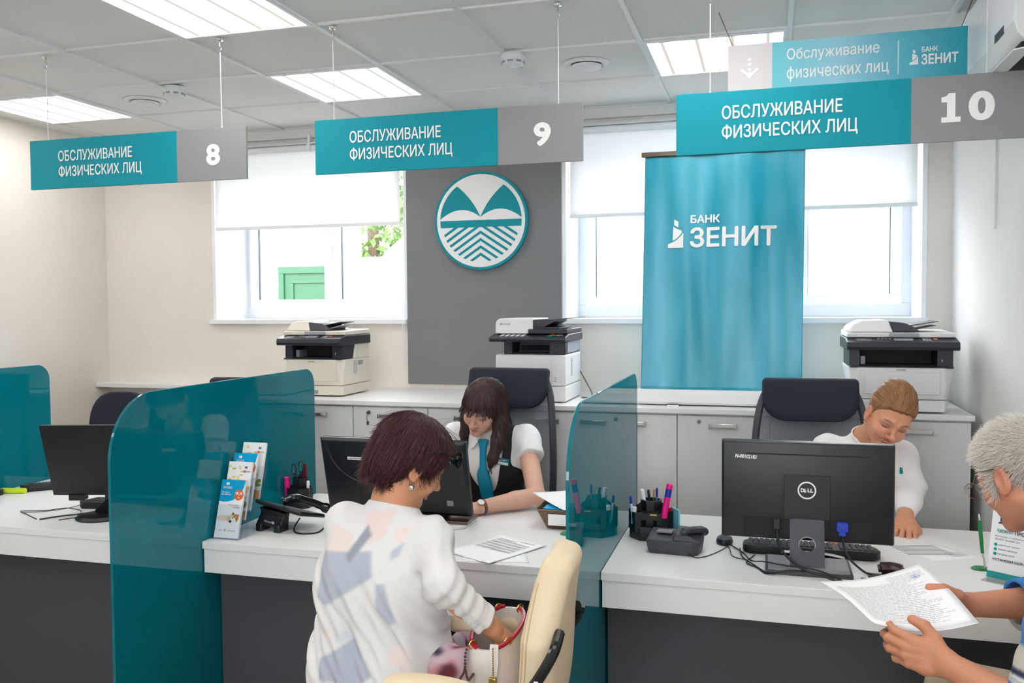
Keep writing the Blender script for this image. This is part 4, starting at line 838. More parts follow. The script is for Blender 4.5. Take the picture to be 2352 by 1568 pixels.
def marker(name, x, y, z, axis, L, rad, mb_, mc, label, band=None, cat='marker', group=None):
    r = thing(name, label, cat, (x, y, z), group); a = unit(axis)
    b = MB(); b.tube([np.zeros(3), a*L*.62], rad, 14); b.obj('barrel', mb_, r)
    if band: b = MB(); b.tube([a*L*.62, a*L*.86], rad*.97, 14); b.obj('band', band, r)
    b = MB(); b.tube([a*L*(.86 if band else .62), a*L*.98, a*L], [rad*1.02, rad*1.0, rad*.8], 14); b.obj('cap', mc, r)
    return r
marker('highlighter', -3.385, 3.235, DZ+.0125, (1, .22, .0), .118, .012, 'lime', 'lime', 'lime yellow highlighter lying on the left desk')
r = thing('desk_tray', 'black pen tray at the left edge of the left desk', 'desk tray', (-3.385, 3.16, DZ)); b = MB(); b.box((-.042, -.05, 0), (.04, .05, .03)); b.box((-.042, .01, .03), (-.02, .05, .05)); b.obj('tray_body', 'black', r, bevel=.004)
r = thing('glue_bottle', 'small blue bottle standing in the black tray on the left desk', 'bottle', (-3.372, 3.165, DZ+.03)); b = MB(); b.lathe([(.001, 0), (.017, 0), (.019, .01), (.017, .024), (.008, .032), (.006, .04), (.001, .04)], n=16); b.obj('body', 'blue', r)
marker('ballpoint_pen', -3.03, 3.33, DZ+.005, (1, .25, 0), .14, .004, 'steel_dark', 'steel_dark', 'thin brown pen lying behind the thin left monitor', cat='pen')

# ---- brochure stand with four tiers
r = thing('brochure_holder', 'clear acrylic four tier brochure holder at the left front corner of the middle desk', 'brochure holder', (-1.898, 2.86, DZ)); o = r.location
BX = -1.898; tiers = [(2.772+dy, .7505+dz) for dy, dz in ((0, 0), (.048, .060), (.084, .086), (.145, .118))]
lean = math.radians(17); UZ = np.array([.0, math.sin(lean), math.cos(lean)])
b = MB(); hw = .060
for (y, z) in tiers:
    q = np.array([BX, y, z+.004]); t = .0018
    b.loft([[q+[-hw, 0, 0]+UZ*s_, q+[hw, 0, 0]+UZ*s_, q+[hw, t, 0]+UZ*s_, q+[-hw, t, 0]+UZ*s_] for s_ in (0, .125)])
    q2 = q+[0, .026, 0]
    b.loft([[q2+[-hw, 0, 0]+UZ*s_, q2+[hw, 0, 0]+UZ*s_, q2+[hw, t, 0]+UZ*s_, q2+[-hw, t, 0]+UZ*s_] for s_ in (0, .15)])
    for sx in (-hw, hw-t): b.loft([[q+[sx, 0, 0], q+[sx+t, 0, 0], q+[sx+t, 0, 0]+UZ*.125, q+[sx, 0, 0]+UZ*.125], [q2+[sx, 0, 0], q2+[sx+t, 0, 0], q2+[sx+t, 0, 0]+UZ*.125, q2+[sx, 0, 0]+UZ*.125]])
    b.box((BX-hw, y, z), (BX+hw, y+.028, z+.002))
for i in range(3): y, z = tiers[i]; y2, z2 = tiers[i+1]; b.box((BX-hw, y+.026, z), (BX-hw+.002, y2+.02, z2)); b.box((BX+hw-.002, y+.026, z), (BX+hw, y2+.02, z2))
for i in (1, 2, 3): y, z = tiers[i]; b.box((BX-hw, y+.03, .7505), (BX+hw, y+.032, z))
b.obj('acrylic_body', 'acrylic', r, world=o, smooth=0)
mat('bro_cyan', (0, 158, 208), .4); mat('bro_orange', (228, 104, 52), .4); mat('bro_white', (238, 238, 240), .4); mat('bro_yellow', (232, 206, 120), .5); mat('bro_green', (150, 178, 70), .5); mat('bro_tan', (205, 150, 90), .5); mat('bro_fur', (232, 214, 190), .6); mat('bro_ginger', (200, 138, 70), .6); mat('bro_dark', (52, 44, 44), .6)
def brochure(i, kind, label):
    y, z = tiers[i]; base = np.array([BX, y+.006+.011, z+.004]); L = .212; w = .050; th = .009
    r = thing('brochure_stack', label, 'brochure', tuple(base), 'stacks of printed brochures in the acrylic holder')
    b = MB(); n_ = np.array([0, -math.cos(lean), math.sin(lean)])
    b.loft([[[-w, 0, 0]+UZ*s_, [w, 0, 0]+UZ*s_, [w, 0, 0]+UZ*s_-n_*th, [-w, 0, 0]+UZ*s_-n_*th] for s_ in (0, L)]); b.obj('leaves', 'bro_white', r, smooth=0)
    def P(u, v, k=1): return np.array([-w+2*w*u, 0, 0])+UZ*(L*v)+n_*(.0004*k)
    def flat(polys, m, name, k=1):
        b = MB()
        for q in polys: b.add([P(u, v, k) for u, v in q], [tuple(range(len(q)))])
        return b.obj(name, m, r, smooth=0)
    def txt(b, s, u, v, du, dv, k=2, bold=.02): put_text(b, s, P(u, v, k), X, UZ, 2*w*du, L*dv, bold, lift=0)
    ring = lambda cu, cv, ru, rv, n=20: [(cu+ru*math.cos(2*PI*j/n), cv+rv*math.sin(2*PI*j/n)) for j in range(n)]
    if kind == 'cyan':
        cur = [(0, .625), (.15, .615), (.35, .62), (.55, .645), (.75, .70), (.88, .78), (.95, .86), (1, .99)]
        flat([[(0, 1)]+cur+[(1, 1)]], 'bro_cyan', 'cyan_field')
        flat([ring(.80, .745, .19, .095)], 'bro_orange', 'orange_badge', 2)
        b = MB(); txt(b, '9,9', .66, .735, .28, .055, 3, .03); txt(b, '%', .76, .68, .09, .035, 3); txt(b, 'Кредит', .06, .765, .34, .028); txt(b, 'на мечту', .06, .725, .40, .030); txt(b, 'БАНК ЗЕНИТ', .12, .86, .36, .02); txt(b, 'пенсионерам', .12, .842, .36, .014)
        for cu in (.24, .31): b.add([P(u, v, 2) for u, v in ring(cu, .93, .032, .028)], [tuple(range(20))])
        b.obj('white_print', 'letter', r, smooth=0)
        b = MB(); txt(b, 'Российские', .42, .555, .44, .024, 1, 0); txt(b, 'семьи', .62, .515, .28, .022, 1, 0); txt(b, 'до', .18, .115, .11, .026, 1, 0); txt(b, 'млн руб.', .52, .112, .36, .030, 1, 0); b.obj('grey_print', 'ink_dark', r, smooth=0)
        b = MB(); txt(b, '3', .37, .11, .08, .042, 1, .02); b.obj('orange_print', 'bro_orange', r, smooth=0)
        flat([ring(.30, .335, .30, .05, 24), ring(.62, .33, .20, .075, 24)], 'bro_fur', 'dog_body', 1); flat([ring(.80, .345, .12, .07), [(.60, .39), (.68, .45), (.76, .40)], [(.86, .40), (.93, .42), (.92, .34)]], 'bro_ginger', 'dog_fur_patch', 2); flat([ring(.70, .305, .12, .05)], 'bro_white', 'dog_muzzle', 3); flat([ring(.60, .285, .05, .022), ring(.68, .345, .022, .012), ring(.84, .325, .022, .012), [(.62, .41), (.68, .445), (.70, .41)]], 'bro_dark', 'dog_nose_and_eyes', 4)
    else:
        g = np.random.default_rng(i+5)
        fl_ = []
        for k in range(16): cu, cv = .05+.55*g.random(), .50+.42*g.random(); fl_.append([(min(1, max(0, a)), c) for a, c in ring(cu, cv, .05+.05*g.random(), .012+.014*g.random(), 9)])
        flat(fl_, 'bro_yellow', 'yellow_blossom'); flat([[(min(1, max(0, a)), c) for a, c in ring(.2+.75*g.random(), .36+.2*g.random(), .12, .03, 9)] for k in range(8)], 'bro_yellow', 'yellow_field', 1)
        flat([[(min(1, max(0, a)), c) for a, c in ring(.1+.85*g.random(), .2+.18*g.random(), .12, .03, 9)] for k in range(12)], 'bro_green', 'green_field', 2); flat([[(0, .0), (1, .0), (1, .14), (0, .17)]], 'bro_tan', 'tan_field', 1)
        b = MB(); txt(b, 'на себя', .55, .815, .40, .030, 3, .0)
        for cu in (.73, .79): b.add([P(u, v, 3) for u, v in ring(cu, .90, .026, .022)], [tuple(range(20))])
        b.obj('grey_print', 'ink_dark', r, smooth=0)
        flat([ring(.72, .83, .05, .025)], 'bro_orange', 'orange_print', 4)
brochure(0, 'cyan', 'cyan and white brochures with dog picture in the lowest front tier'); brochure(1, 'flower', 'pale brochures with yellow blossom in the second tier of the holder')
brochure(2, 'cyan', 'cyan topped brochures in the third tier, mostly hidden by blossom ones'); brochure(3, 'flower', 'pale blossom brochures in the topmost rear tier of the holder')

# ---- phones
r = thing('desk_phone', 'black desk phone on a stand in front of the brochure holder on the middle desk', 'phone', (-1.755, 2.99, DZ), rz=-.12)
b = MB(); b.loft([[(x, -.078+.01*0, .0) for x in ()]] if 0 else [[(-.095, -.075, .028), (.015, -.075, .012), (.015, -.02, .012), (-.095, -.02, .028)], [(-.088, -.052, .07), (.02, -.055, .055), (.02, -.02, .055), (-.088, -.02, .07)], [(-.09, -.06, .088), (.025, -.06, .07), (.025, -.02, .07), (-.09, -.02, .088)]]); 
for x in (-.095, -.012): b.box((x, -.078, 0), (x+.028, -.02, .03))
b.obj('stand', 'black', r, bevel=.004)
b = MB(); b.loft([[(-.10, -.075, .108), (.11, -.075, .072), (.11, .085, .030), (-.10, .085, .045)], [(-.10, -.070, .122), (.11, -.072, .088), (.11, .085, .045), (-.10, .085, .06)]]); b.obj('body', 'black', r, bevel=.006)
b = MB(); b.tube(smooth_path([(.02, -.062, .118), (.05, -.03, .128), (.09, .02, .105), (.13, .07, .072)]), [.024]+[.02]*8+[.018]*8+[.024]*2, 12, flat=.8); b.obj('handset', 'black_gloss', r)
b = MB(); b.tube(smooth_path([(.03, .03, .035), (.035, -.01, .012), (.06, -.045, .004), (.09, -.06, .004), (.12, -.055, .004), (.15, -.02, .004), (.15, .05, .02)]), .003, 6); b.obj('cord', 'black', r)
b = MB(); put_text(b, 'Alcatel', (-.06, -.0685, .036), unit((1, 0, -.12)), unit((0, .3, 1)), .034, .008, .02, lift=.002); b.lathe([(.001, 0), (.006, 0), (.006, .001), (.001, .001)], (-.018, -.0705, .0355), 14, ax=1); b.obj('brand_lettering', 'printer_grey', r, smooth=0)
r = thing('desk_phone', 'dark grey desk phone in front of the pen organizer on the right desk', 'phone', (-.292, 3.035, DZ), rz=-.1); r.scale = (.88, .88, .92)
P0 = [(-.105, -.055), (.075, -.055), (.10, -.03), (.108, .02), (.10, .065), (-.105, .075)]
b = MB(); b.loft([[(x*s_, y*s_, z+(.018 if (y > 0) else 0)*(z > .03)) for x, y in P0] for z, s_ in ((.0, .88), (.012, .93), (.045, 1.0), (.052, .985))]); b.obj('body', 'dark_grey', r, bevel=.003)
b = MB(); b.loft([[(-.005, -.052, .050), (.105, -.045, .047), (.105, .05, .065), (-.005, .055, .068)], [(.0, -.048, .074), (.045, -.045, .078), (.05, .045, .09), (.0, .05, .09)]]); b.obj('cradle', 'dark_grey', r, bevel=.006)
b = MB(); b.tube(smooth_path([(.03, -.03, .083), (.06, -.02, .09), (.085, .02, .085), (.1, .055, .072)]), [.022]*4+[.018]*10+[.022]*5, 12, flat=.75); b.obj('handset', 'printer_black', r)
b = MB(); b.box((-.075, .0, .067), (-.015, .04, .0725)); b.obj('display', 'sign_grey', r)
b = MB()
hel = []
for i in range(240):
    t = i/239; a = PI*1.55*t-.4; c = np.array([.005+.05*math.cos(a), .19+.035*math.sin(a), .016]); th_ = 2*PI*26*t
    hel.append(c+.0085*np.array([math.cos(th_)*math.cos(a), math.cos(th_)*math.sin(a), math.sin(th_)]))
b.tube(hel, .0022, 5); b.obj('coiled_cord', 'black', r)
b = MB(); b.tube(smooth_path([(.06, -.05, .01), (.09, -.065, .003), (.125, -.03, .003), (.16, .05, .004), (.185, .14, .006)]), .0018, 6); b.obj('line_cord', 'black', r)

# ---- pen organizers
def pen(x, y, z, ax, L, rad, body, cap, label, grp='pens and pencils in the desk organizers', nm='pen', cat='pen'):
    r = thing(nm, label, cat, (x, y, z), grp); a = unit(ax)
    b = MB(); b.tube([a*0, a*L*.7], rad, 8); b.obj('barrel', body, r)
    b = MB(); b.tube([a*L*.7, a*L*.97, a*L], [rad*1.15, rad*1.1, rad*.5], 8); b.obj('cap', cap, r)
octo = lambda rad, rot=PI/8, sx=1: [(rad*sx*math.cos(rot+i*PI/4), rad*math.sin(rot+i*PI/4)) for i in range(8)]
def ring_wall(b, c, poly, z0, z1, t, m=0):
    n = len(poly); A = np.array(poly); k = 1-t/np.abs(A).max(); I = A*k
    V = [(c[0]+x, c[1]+y, z0) for x, y in A]+[(c[0]+x, c[1]+y, z1) for x, y in A]+[(c[0]+x, c[1]+y, z1) for x, y in I]+[(c[0]+x, c[1]+y, z0) for x, y in I]; F = []
    for i in range(n):
        j = (i+1) % n; F += [(i, j, n+j, n+i), (n+i, n+j, 2*n+j, 2*n+i), (2*n+i, 2*n+j, 3*n+j, 3*n+i), (3*n+i, 3*n+j, j, i)]
    b.add(V, F, m)
ox, oy_ = -.398, 3.215
r = thing('pen_organizer', 'black eight sided pen organizer on the right desk beside the glass', 'desk organizer', (ox, oy_, DZ))
b = MB(); b.loft([[(x, y, z) for x, y in octo(q)] for z, q in ((0, .078), (.004, .08), (.03, .08))]); b.obj('base_tray', 'black', r, bevel=.002)
b = MB(); ring_wall(b, (0, 0), octo(.08), .03, .042, .003); b.box((-.03, -.077, .03), (.03, -.072, .052)); b.obj('front_bin', 'printer_black', r)
b = MB()
for i in range(8):
    a = PI/8+i*PI/4+PI/8; 
    if i == 5: continue
    c = (.055*math.cos(a), .055*math.sin(a)); pl_ = [(x*.34, y*.34) for x, y in octo(.08)]; ring_wall(b, c, pl_, .03, .10, .002)
b.box((-.031, -.078, .078), (.031, -.03, .1)); b.box((-.031, -.045, .03), (.031, -.04, .1)); b.obj('outer_cups', 'black', r)
b = MB(); ring_wall(b, (0, .01), octo(.036), .03, .135, .003); ring_wall(b, (0, .01), octo(.040), .124, .135, .004)
b.loft([[(x, y+.01, z) for x, y in octo(q)] for z, q in ((.03, .034), (.06, .034))])
for a in (PI/8, 3*PI/8, 5*PI/8, 7*PI/8, -PI/8, -7*PI/8): b.add([(.036*math.cos(a), .01+.036*math.sin(a), .125), (.075*math.cos(a), .01+.07*math.sin(a), .095), (.036*math.cos(a), .01+.036*math.sin(a), .07)], [(0, 1, 2)])
b.obj('centre_cup', 'black', r)
b = MB(); b.box((.006, -.0795, .096), (.03, -.0775, .1005)); b.obj('clip_highlight', 'brass', r)
G2 = 'pens and pencils in the right pen organizer'
pen(ox-.062, oy_-.03, DZ+.06, (-.1, 0, 1), .092, .0045, 'printer_white', 'blue', 'pen with blue cap in the left cup of the right organizer', G2)
marker('correction_bottle', ox-.058, oy_-.045, DZ+.055, (.06, 0, 1), .062, .0085, 'note_cyan', 'letter', 'white topped correction fluid bottle in the left cup of the right organizer', cat='bottle')
pen(ox-.014, oy_+.004, DZ+.07, (-.2, 0, 1), .105, .0075, 'letter', 'letter', 'thick white pen in the centre cup of the right organizer', G2)
pen(ox+.0, oy_+.014, DZ+.07, (-.12, 0, 1), .10, .0045, 'black', 'black', 'black pen in the centre cup of the right organizer', G2)
pen(ox+.008, oy_+.02, DZ+.07, (.0, .05, 1), .10, .0035, 'green', 'bro_tan', 'green pencil with bare wood tip in the right organizer', G2, 'pencil', 'pencil')
pen(ox+.018, oy_+.012, DZ+.07, (.02, 0, 1), .108, .004, 'sign_grey', 'blue', 'pen with blue cap in the centre cup of the right organizer', G2)
marker('highlighter', ox+.052, oy_-.055, DZ+.085, (.18, 0, 1), .125, .0115, 'pink', 'pink', 'pink highlighter with blue band leaning in the right pen organizer', band='blue')
pen(ox+.066, oy_+.0, DZ+.06, (.05, 0, 1), .052, .006, 'red', 'red', 'short red pen at the right side of the right organizer', G2)
r = thing('sticky_notes', 'pale cyan sticky note pad standing against the right pen organizer', 'notes', (ox+.083, oy_-.01, DZ+.035)); R = Rz(.5)
b = MB(); b.box((-.003, -.035, .0), (.003, .035, .075)); b.xf(R, (.006, 0, 0)); b.obj('cyan_pad', 'note_cyan', r, smooth=0)
b = MB(); b.box((-.004, -.034, -.033), (.004, .034, .0)); b.xf(R, (.006, 0, 0)); b.obj('green_pad', 'note_green', r, smooth=0)
ox2, oy2 = -1.90, 3.33
r = thing('pen_organizer', 'black pen cup organizer beside the left glass divider on the middle desk', 'desk organizer', (ox2, oy2, DZ))
b = MB(); b.loft([[(x, y, z) for x, y in octo(q)] for z, q in ((0, .056), (.004, .058), (.025, .058))]); b.obj('base_tray', 'black', r, bevel=.002)
b = MB(); ring_wall(b, (0, 0), octo(.056), .025, .085, .003); b.box((-.022, -.05, .025), (.022, -.045, .09)); b.obj('outer_cups', 'black', r)
b = MB(); ring_wall(b, (0, .008), octo(.032), .025, .125, .003); b.obj('centre_cup', 'black', r)
G3 = 'pens in the left pen organizer'
marker('highlighter', ox2-.043, oy2-.02, DZ+.03, (-.06, 0, 1), .098, .0125, 'pink', 'pink', 'pink highlighter in the left pen organizer')
pen(ox2+.045, oy2-.01, DZ+.04, (.03, 0, 1), .075, .006, 'letter', 'letter', 'white pen at the right of the left pen organizer', G3)
r = thing('scissors', 'black handled scissors with teal inside standing in the left pen organizer', 'scissors', (ox2-.004, oy2, DZ+.06))
for sx in (-1, 1):
    b = MB(); el = [(sx*.017+.0085*math.cos(a)-.003, 0, .105+.022*math.sin(a)+sx*.006) for a in [2*PI*i/24 for i in range(24)]]; b.tube(el, .0038, 8, closed=True); b.tube([(sx*.012, 0, .085), (sx*.003, 0, .05), (0, 0, .03)], .004, 6); h_ = b.obj('handle_loop', 'black', r)
    b = MB(); el = [(sx*.017+.0055*math.cos(a)-.003, -.001, .105+.018*math.sin(a)+sx*.006) for a in [2*PI*i/24 for i in range(24)]]; b.tube(el, .0022, 6, closed=True); b.obj('grip_liner', 'btn_teal', h_)
b = MB(); b.box((-.006, -.0015, -.05), (.006, .0015, .04)); b.obj('blades', 'chrome', r)
r = thing('ruler', 'dark maroon ruler standing in the left pen organizer behind the scissors', 'ruler', (ox2+.02, oy2+.008, DZ+.03)); mat('maroon', (96, 26, 42), .35); b = MB(); b.box((-.011, -.0015, 0), (.011, .0015, .152)); b.obj('strip', 'maroon', r, smooth=0)

# ---- papers, basket, small items
def sheet(name, label, corners, lines=None, curl=.0, cat='paper', group=None, z=.0, seed=0):
    r = thing(name, label, cat, tuple(np.mean(corners, 0)), group); o = r.location; C0 = [np.asarray(c, float) for c in corners]   # order: tl, tr, br, bl as printed
    def pt(u, v, k=0): 
        p = (C0[3]*(1-u)+C0[2]*u)*(1-v)+(C0[0]*(1-u)+C0[1]*u)*v
        return p+np.array([0, 0, curl*((2*u-1)**2*.6+(2*v-1)**2*.4)+.0006*k])
    b = MB(); b.grid(lambda u, v: pt(u, v), 12, 12); b.obj('sheet', 'paper', r, world=o, smooth=180, solid=.0005)
    if lines:
        b = MB()
        for u0, v0, u1, v1 in lines: b.add([pt(u0, v0, 1.4), pt(u1, v0, 1.4), pt(u1, v1, 1.4), pt(u0, v1, 1.4)], [(0, 1, 2, 3)])
        b.obj('print', 'ink', r, world=o, smooth=0)
    return r
tbl = [(.55, .90, .85, .915), (.12, .86, .5, .87), (.12, .845, .42, .853)]+[(.1, .80-.028*i, .86, .80-.028*i+(.013 if i % 3 == 0 else .004)) for i in range(14)]+[(x, .41, x+.004, .81) for x in (.1, .3, .45, .6, .75, .856)]
sheet('form_sheet', 'blank cornered white sheet lying under the printed form on the middle desk', [(-1.04, 2.93, .7507), (-.82, 2.99, .7507), (-.745, 2.78, .7507), (-.96, 2.745, .7507)], None)
sheet('form_sheet', 'white printed table form lying on the middle desk beside the visitor', [(-.93, 3.09, .7516), (-.735, 2.985, .7516), (-.865, 2.725, .7516), (-1.055, 2.83, .7516)], tbl, .004)
sheet('form_sheet', 'white printed form with grey bars lying right of the large monitor', [(.40, 3.31, .7507), (.56, 3.36, .7507), (.63, 3.21, .7507), (.46, 3.17, .7507)], [(.06, .1+.1*i, .94, .14+.1*i) for i in range(8)])
sheet('form_sheet', 'plain white sheet under the grey barred form on the right desk', [(.45, 3.25, .7503), (.60, 3.33, .7503), (.70, 3.22, .7503), (.54, 3.13, .7503)], [(.55, .2+.06*i, .9, .215+.06*i) for i in range(6)])
sheet('form_sheet', 'white papers lying behind the black phone on the middle desk', [(-1.83, 3.50, .7507), (-1.66, 3.52, .7507), (-1.63, 3.25, .7507), (-1.80, 3.22, .7507)], None)
r = thing('paper_tray', 'bronze wire mesh paper tray at the right rear of the middle desk', 'paper tray', (-.68, 3.38, DZ)); o = r.location
b = MB(); lo = rrect(.24, .27, .02, 3, -.80, 3.235); hi = rrect(.29, .30, .02, 3, -.835, 3.215)
b.loft([[(x, y, .7505) for x, y in lo], [(x, y, .822) for x, y in hi], [(x*.99-.007, y*.99+.033, .822) for x, y in hi], [(x*.985-.01, y*.985+.05, .755) for x, y in lo]], cap=True); b.obj('tray_body', 'bronze_mesh', r, world=o)
b = MB(); b.tube([(x, y, .823) for x, y in hi], .0035, 6, closed=True); b.obj('rim_wire', 'bronze_mesh', r, world=o)
b = MB(); b.box((-.785, 3.2125, .768), (-.60, 3.2155, .810)); b.xf(Rx(0)); b.obj('label_plate', 'letter', r, world=o)
r = thing('paper_stack', 'stack of papers and a cyan folder inside the bronze tray', 'paper', (-.68, 3.38, .757)); o = r.location
b = MB(); b.box((-.80, 3.25, .757), (-.575, 3.49, .82)); b.obj('sheets', 'paper', r, world=o, smooth=0)
b = MB(); b.box((-.81, 3.235, .8205), (-.575, 3.49, .826)); b.obj('folder', 'cyan', r, world=o, smooth=0)
sheet('loose_papers', 'loose white papers lying spread on top of the bronze tray', [(-.90, 3.42, .838), (-.66, 3.56, .842), (-.525, 3.30, .836), (-.72, 3.19, .828)], None, .006)
# stapler, pens on stands, leaflet
r = thing('hole_punch', 'dark brown and black hole punch near the front of the right desk', 'hole punch', (.36, 2.90, DZ))
mat('brown_gloss', (60, 42, 38), .22)
b = MB(); b.tube(smooth_path([(-.02, .02, .024), (.0, .02, .027), (.02, .02, .028), (.04, .015, .026), (.06, .01, .020)]), [.014]*3+[.021]*18+[.012]*4, 14, flat=.85); b.tube([(.0, .02, .004), (.0, .02, .03)], .008, 8); b.tube([(.035, .015, .004), (.035, .015, .03)], .008, 8); b.obj('handle', 'brown_gloss', r)
b = MB(); b.box((-.075, -.05, .0), (.01, -.035, .008)); b.box((-.05, -.048, .0), (.08, .035, .004)); b.obj('base', 'black', r, bevel=.002)
def pen_stand(x, y, label, penlabel, full=True):
    r = thing('pen_stand', label, 'pen stand', (x, y, DZ), 'green pen stands with chained pens')
    b = MB(); b.lathe([(.001, 0), (.022, 0), (.023, .003), (.018, .007), (.001, .008)], n=24); b.v = [(px*1.25, py, z) for px, py, z in b.v]; b.obj('base', 'green', r)
    if not full: return
    b = MB(); b.tube(smooth_path([(.012, .0, .006), (.010, .004, .03), (.006, .008, .05)]), .0035, 8); b.obj('holder_stem', 'chrome', r)
    b = MB(); b.tube(smooth_path([(.02, -.004, .006), (.03, -.02, .002), (.05, -.05, .002), (.07, -.06, .002)]), .0016, 5); b.obj('cord', 'chrome', r)
    r2 = thing('ballpoint_pen', penlabel, 'pen', (x+.006, y+.008, DZ+.05)); a = unit((-.09, .02, 1))
    b = MB(); b.tube([a*0, a*.05, a*.105], [.005, .006, .0062], 12); b.obj('barrel', 'green', r2)
    b = MB(); b.tube([a*-.012, a*0], [.002, .005], 10); b.tube([a*.105, a*.112, a*.125], [.0045, .004, .002], 10); b.obj('tip', 'chrome', r2)
pen_stand(.662, 3.075, 'green based pen stand holding an upright green pen on the right desk', 'upright green pen in its stand on the right desk')
pen_stand(-.70, 3.165, 'green pen stand base half hidden behind the narrow glass divider', '', False)
r = thing('leaflet_stand', 'white bank leaflet in a clear stand beside the striped shirt man', 'leaflet', (.70, 2.95, DZ), rz=-.62)
UL = unit((0, .20, 1)); L0 = np.array([-.052, 0, .006])
b = MB(); b.loft([[L0+UL*s_+np.array([dx, dy, 0]) for dx, dy in ((0, 0), (.148, 0), (.148, .003), (0, .003))] for s_ in (0.0, .205)]); b.obj('card', 'bro_white', r, smooth=0)
b = MB(); q = lambda x, z: L0+UL*z+np.array([x, -.0012, 0])
def lt(b, s, x, z, w, h, bold=.01): put_text(b, s, q(x, z), X, UL, w, h, bold, lift=.0003)
b.add([q(.124, .205), q(.118, .197), q(.108, .194), q(.098, .197), q(.092, .205)], [(0, 1, 2, 3, 4)])
zenit_mark(b, q(.02, .166), X, UL, .026); lt(b, 'БАНК', .046, .182, .032, .010); lt(b, 'ЗЕНИТ', .044, .168, .046, .012)
lt(b, '·ПРОСТО', .066, .139, .06, .011, .03); lt(b, 'Интернет и мобильный банк', .014, .125, .115, .006, 0); lt(b, 'ЗЕНИТ Онлайн 2.0', .014, .116, .07, .006, 0)
for i, s in enumerate(('удобный экран', 'новые сервисы', 'выгодные курсы')): lt(b, s, .026, .099-.014*i, .06-.006*i, .006, 0)
lt(b, 'УСТАНОВИ СЕЙЧАС', .012, .054, .108, .009, .02); b.obj('print', 'ink_dark', r, smooth=0)
b = MB(); lt(b, 'УДОБНО', .018, .139, .045, .0105, .03)
for i in range(3): b.add([q(.018+.005*math.cos(2*PI*k/14), .102-.014*i+.005*math.sin(2*PI*k/14)) for k in range(14)], [tuple(range(14))])
b.obj('teal_print', 'btn_teal', r, smooth=0)
b = MB(); b.add([q(.0, .0), q(.148, .0), q(.148, .02), q(.0, .02)], [(0, 1, 2, 3)]); b.obj('teal_band', 'note_cyan' if 0 else 'btn_teal', r, smooth=0)
b = MB(); b.box((-.055, -.035, 0), (.1, .06, .0025)); b.obj('stand_foot', 'clear', r, smooth=0)
# ---------------------------------------------------------------- organic surfaces (people, bag, leather chair)
F4 = np.float32
def A3(v): return np.asarray(v, F4)
def smin(a, b, k):
    if k <= 0: return np.minimum(a, b)
    h = np.maximum(k-np.abs(a-b), 0)/k
    return np.minimum(a, b)-h*h*k*.25
def smax(a, b, k): return -smin(-a, -b, k)
def rc(P, a, b, ra, rb=None):
    rb = ra if rb is None else rb; a = A3(a); b = A3(b); ab = b-a; L = float(ab@ab)+1e-12
    t = np.clip(((P-a)@ab)/L, 0, 1); q = P-a-t[:, None]*ab
    return np.sqrt((q*q).sum(1))-(ra+(rb-ra)*t)
def sph(P, c, r): q = P-A3(c); return np.sqrt((q*q).sum(1))-r
def ell(P, c, r, R=None):
    q = P-A3(c)
    if R is not None: q = q@A3(R)
    r = A3(r); k0 = np.sqrt(((q/r)**2).sum(1)); k1 = np.sqrt(((q/(r*r))**2).sum(1))+1e-9
    return np.where(k0 < .05, -r.min(), k0*(k0-1)/k1)
def chain(P, pts, rad, k=.01):
    d = None
    for i in range(len(pts)-1):
        e = rc(P, pts[i], pts[i+1], rad[i], rad[i+1]); d = e if d is None else smin(d, e, k)
    return d
def near(P, c, R, fn):
    """evaluate fn only close to a part; elsewhere a safe lower bound"""
    q = P-A3(c); dd = np.sqrt((q*q).sum(1)); m = dd < R+.06; out = dd-R
    out = np.maximum(out, .03)
    if m.any(): out[m] = fn(P[m])
    return out
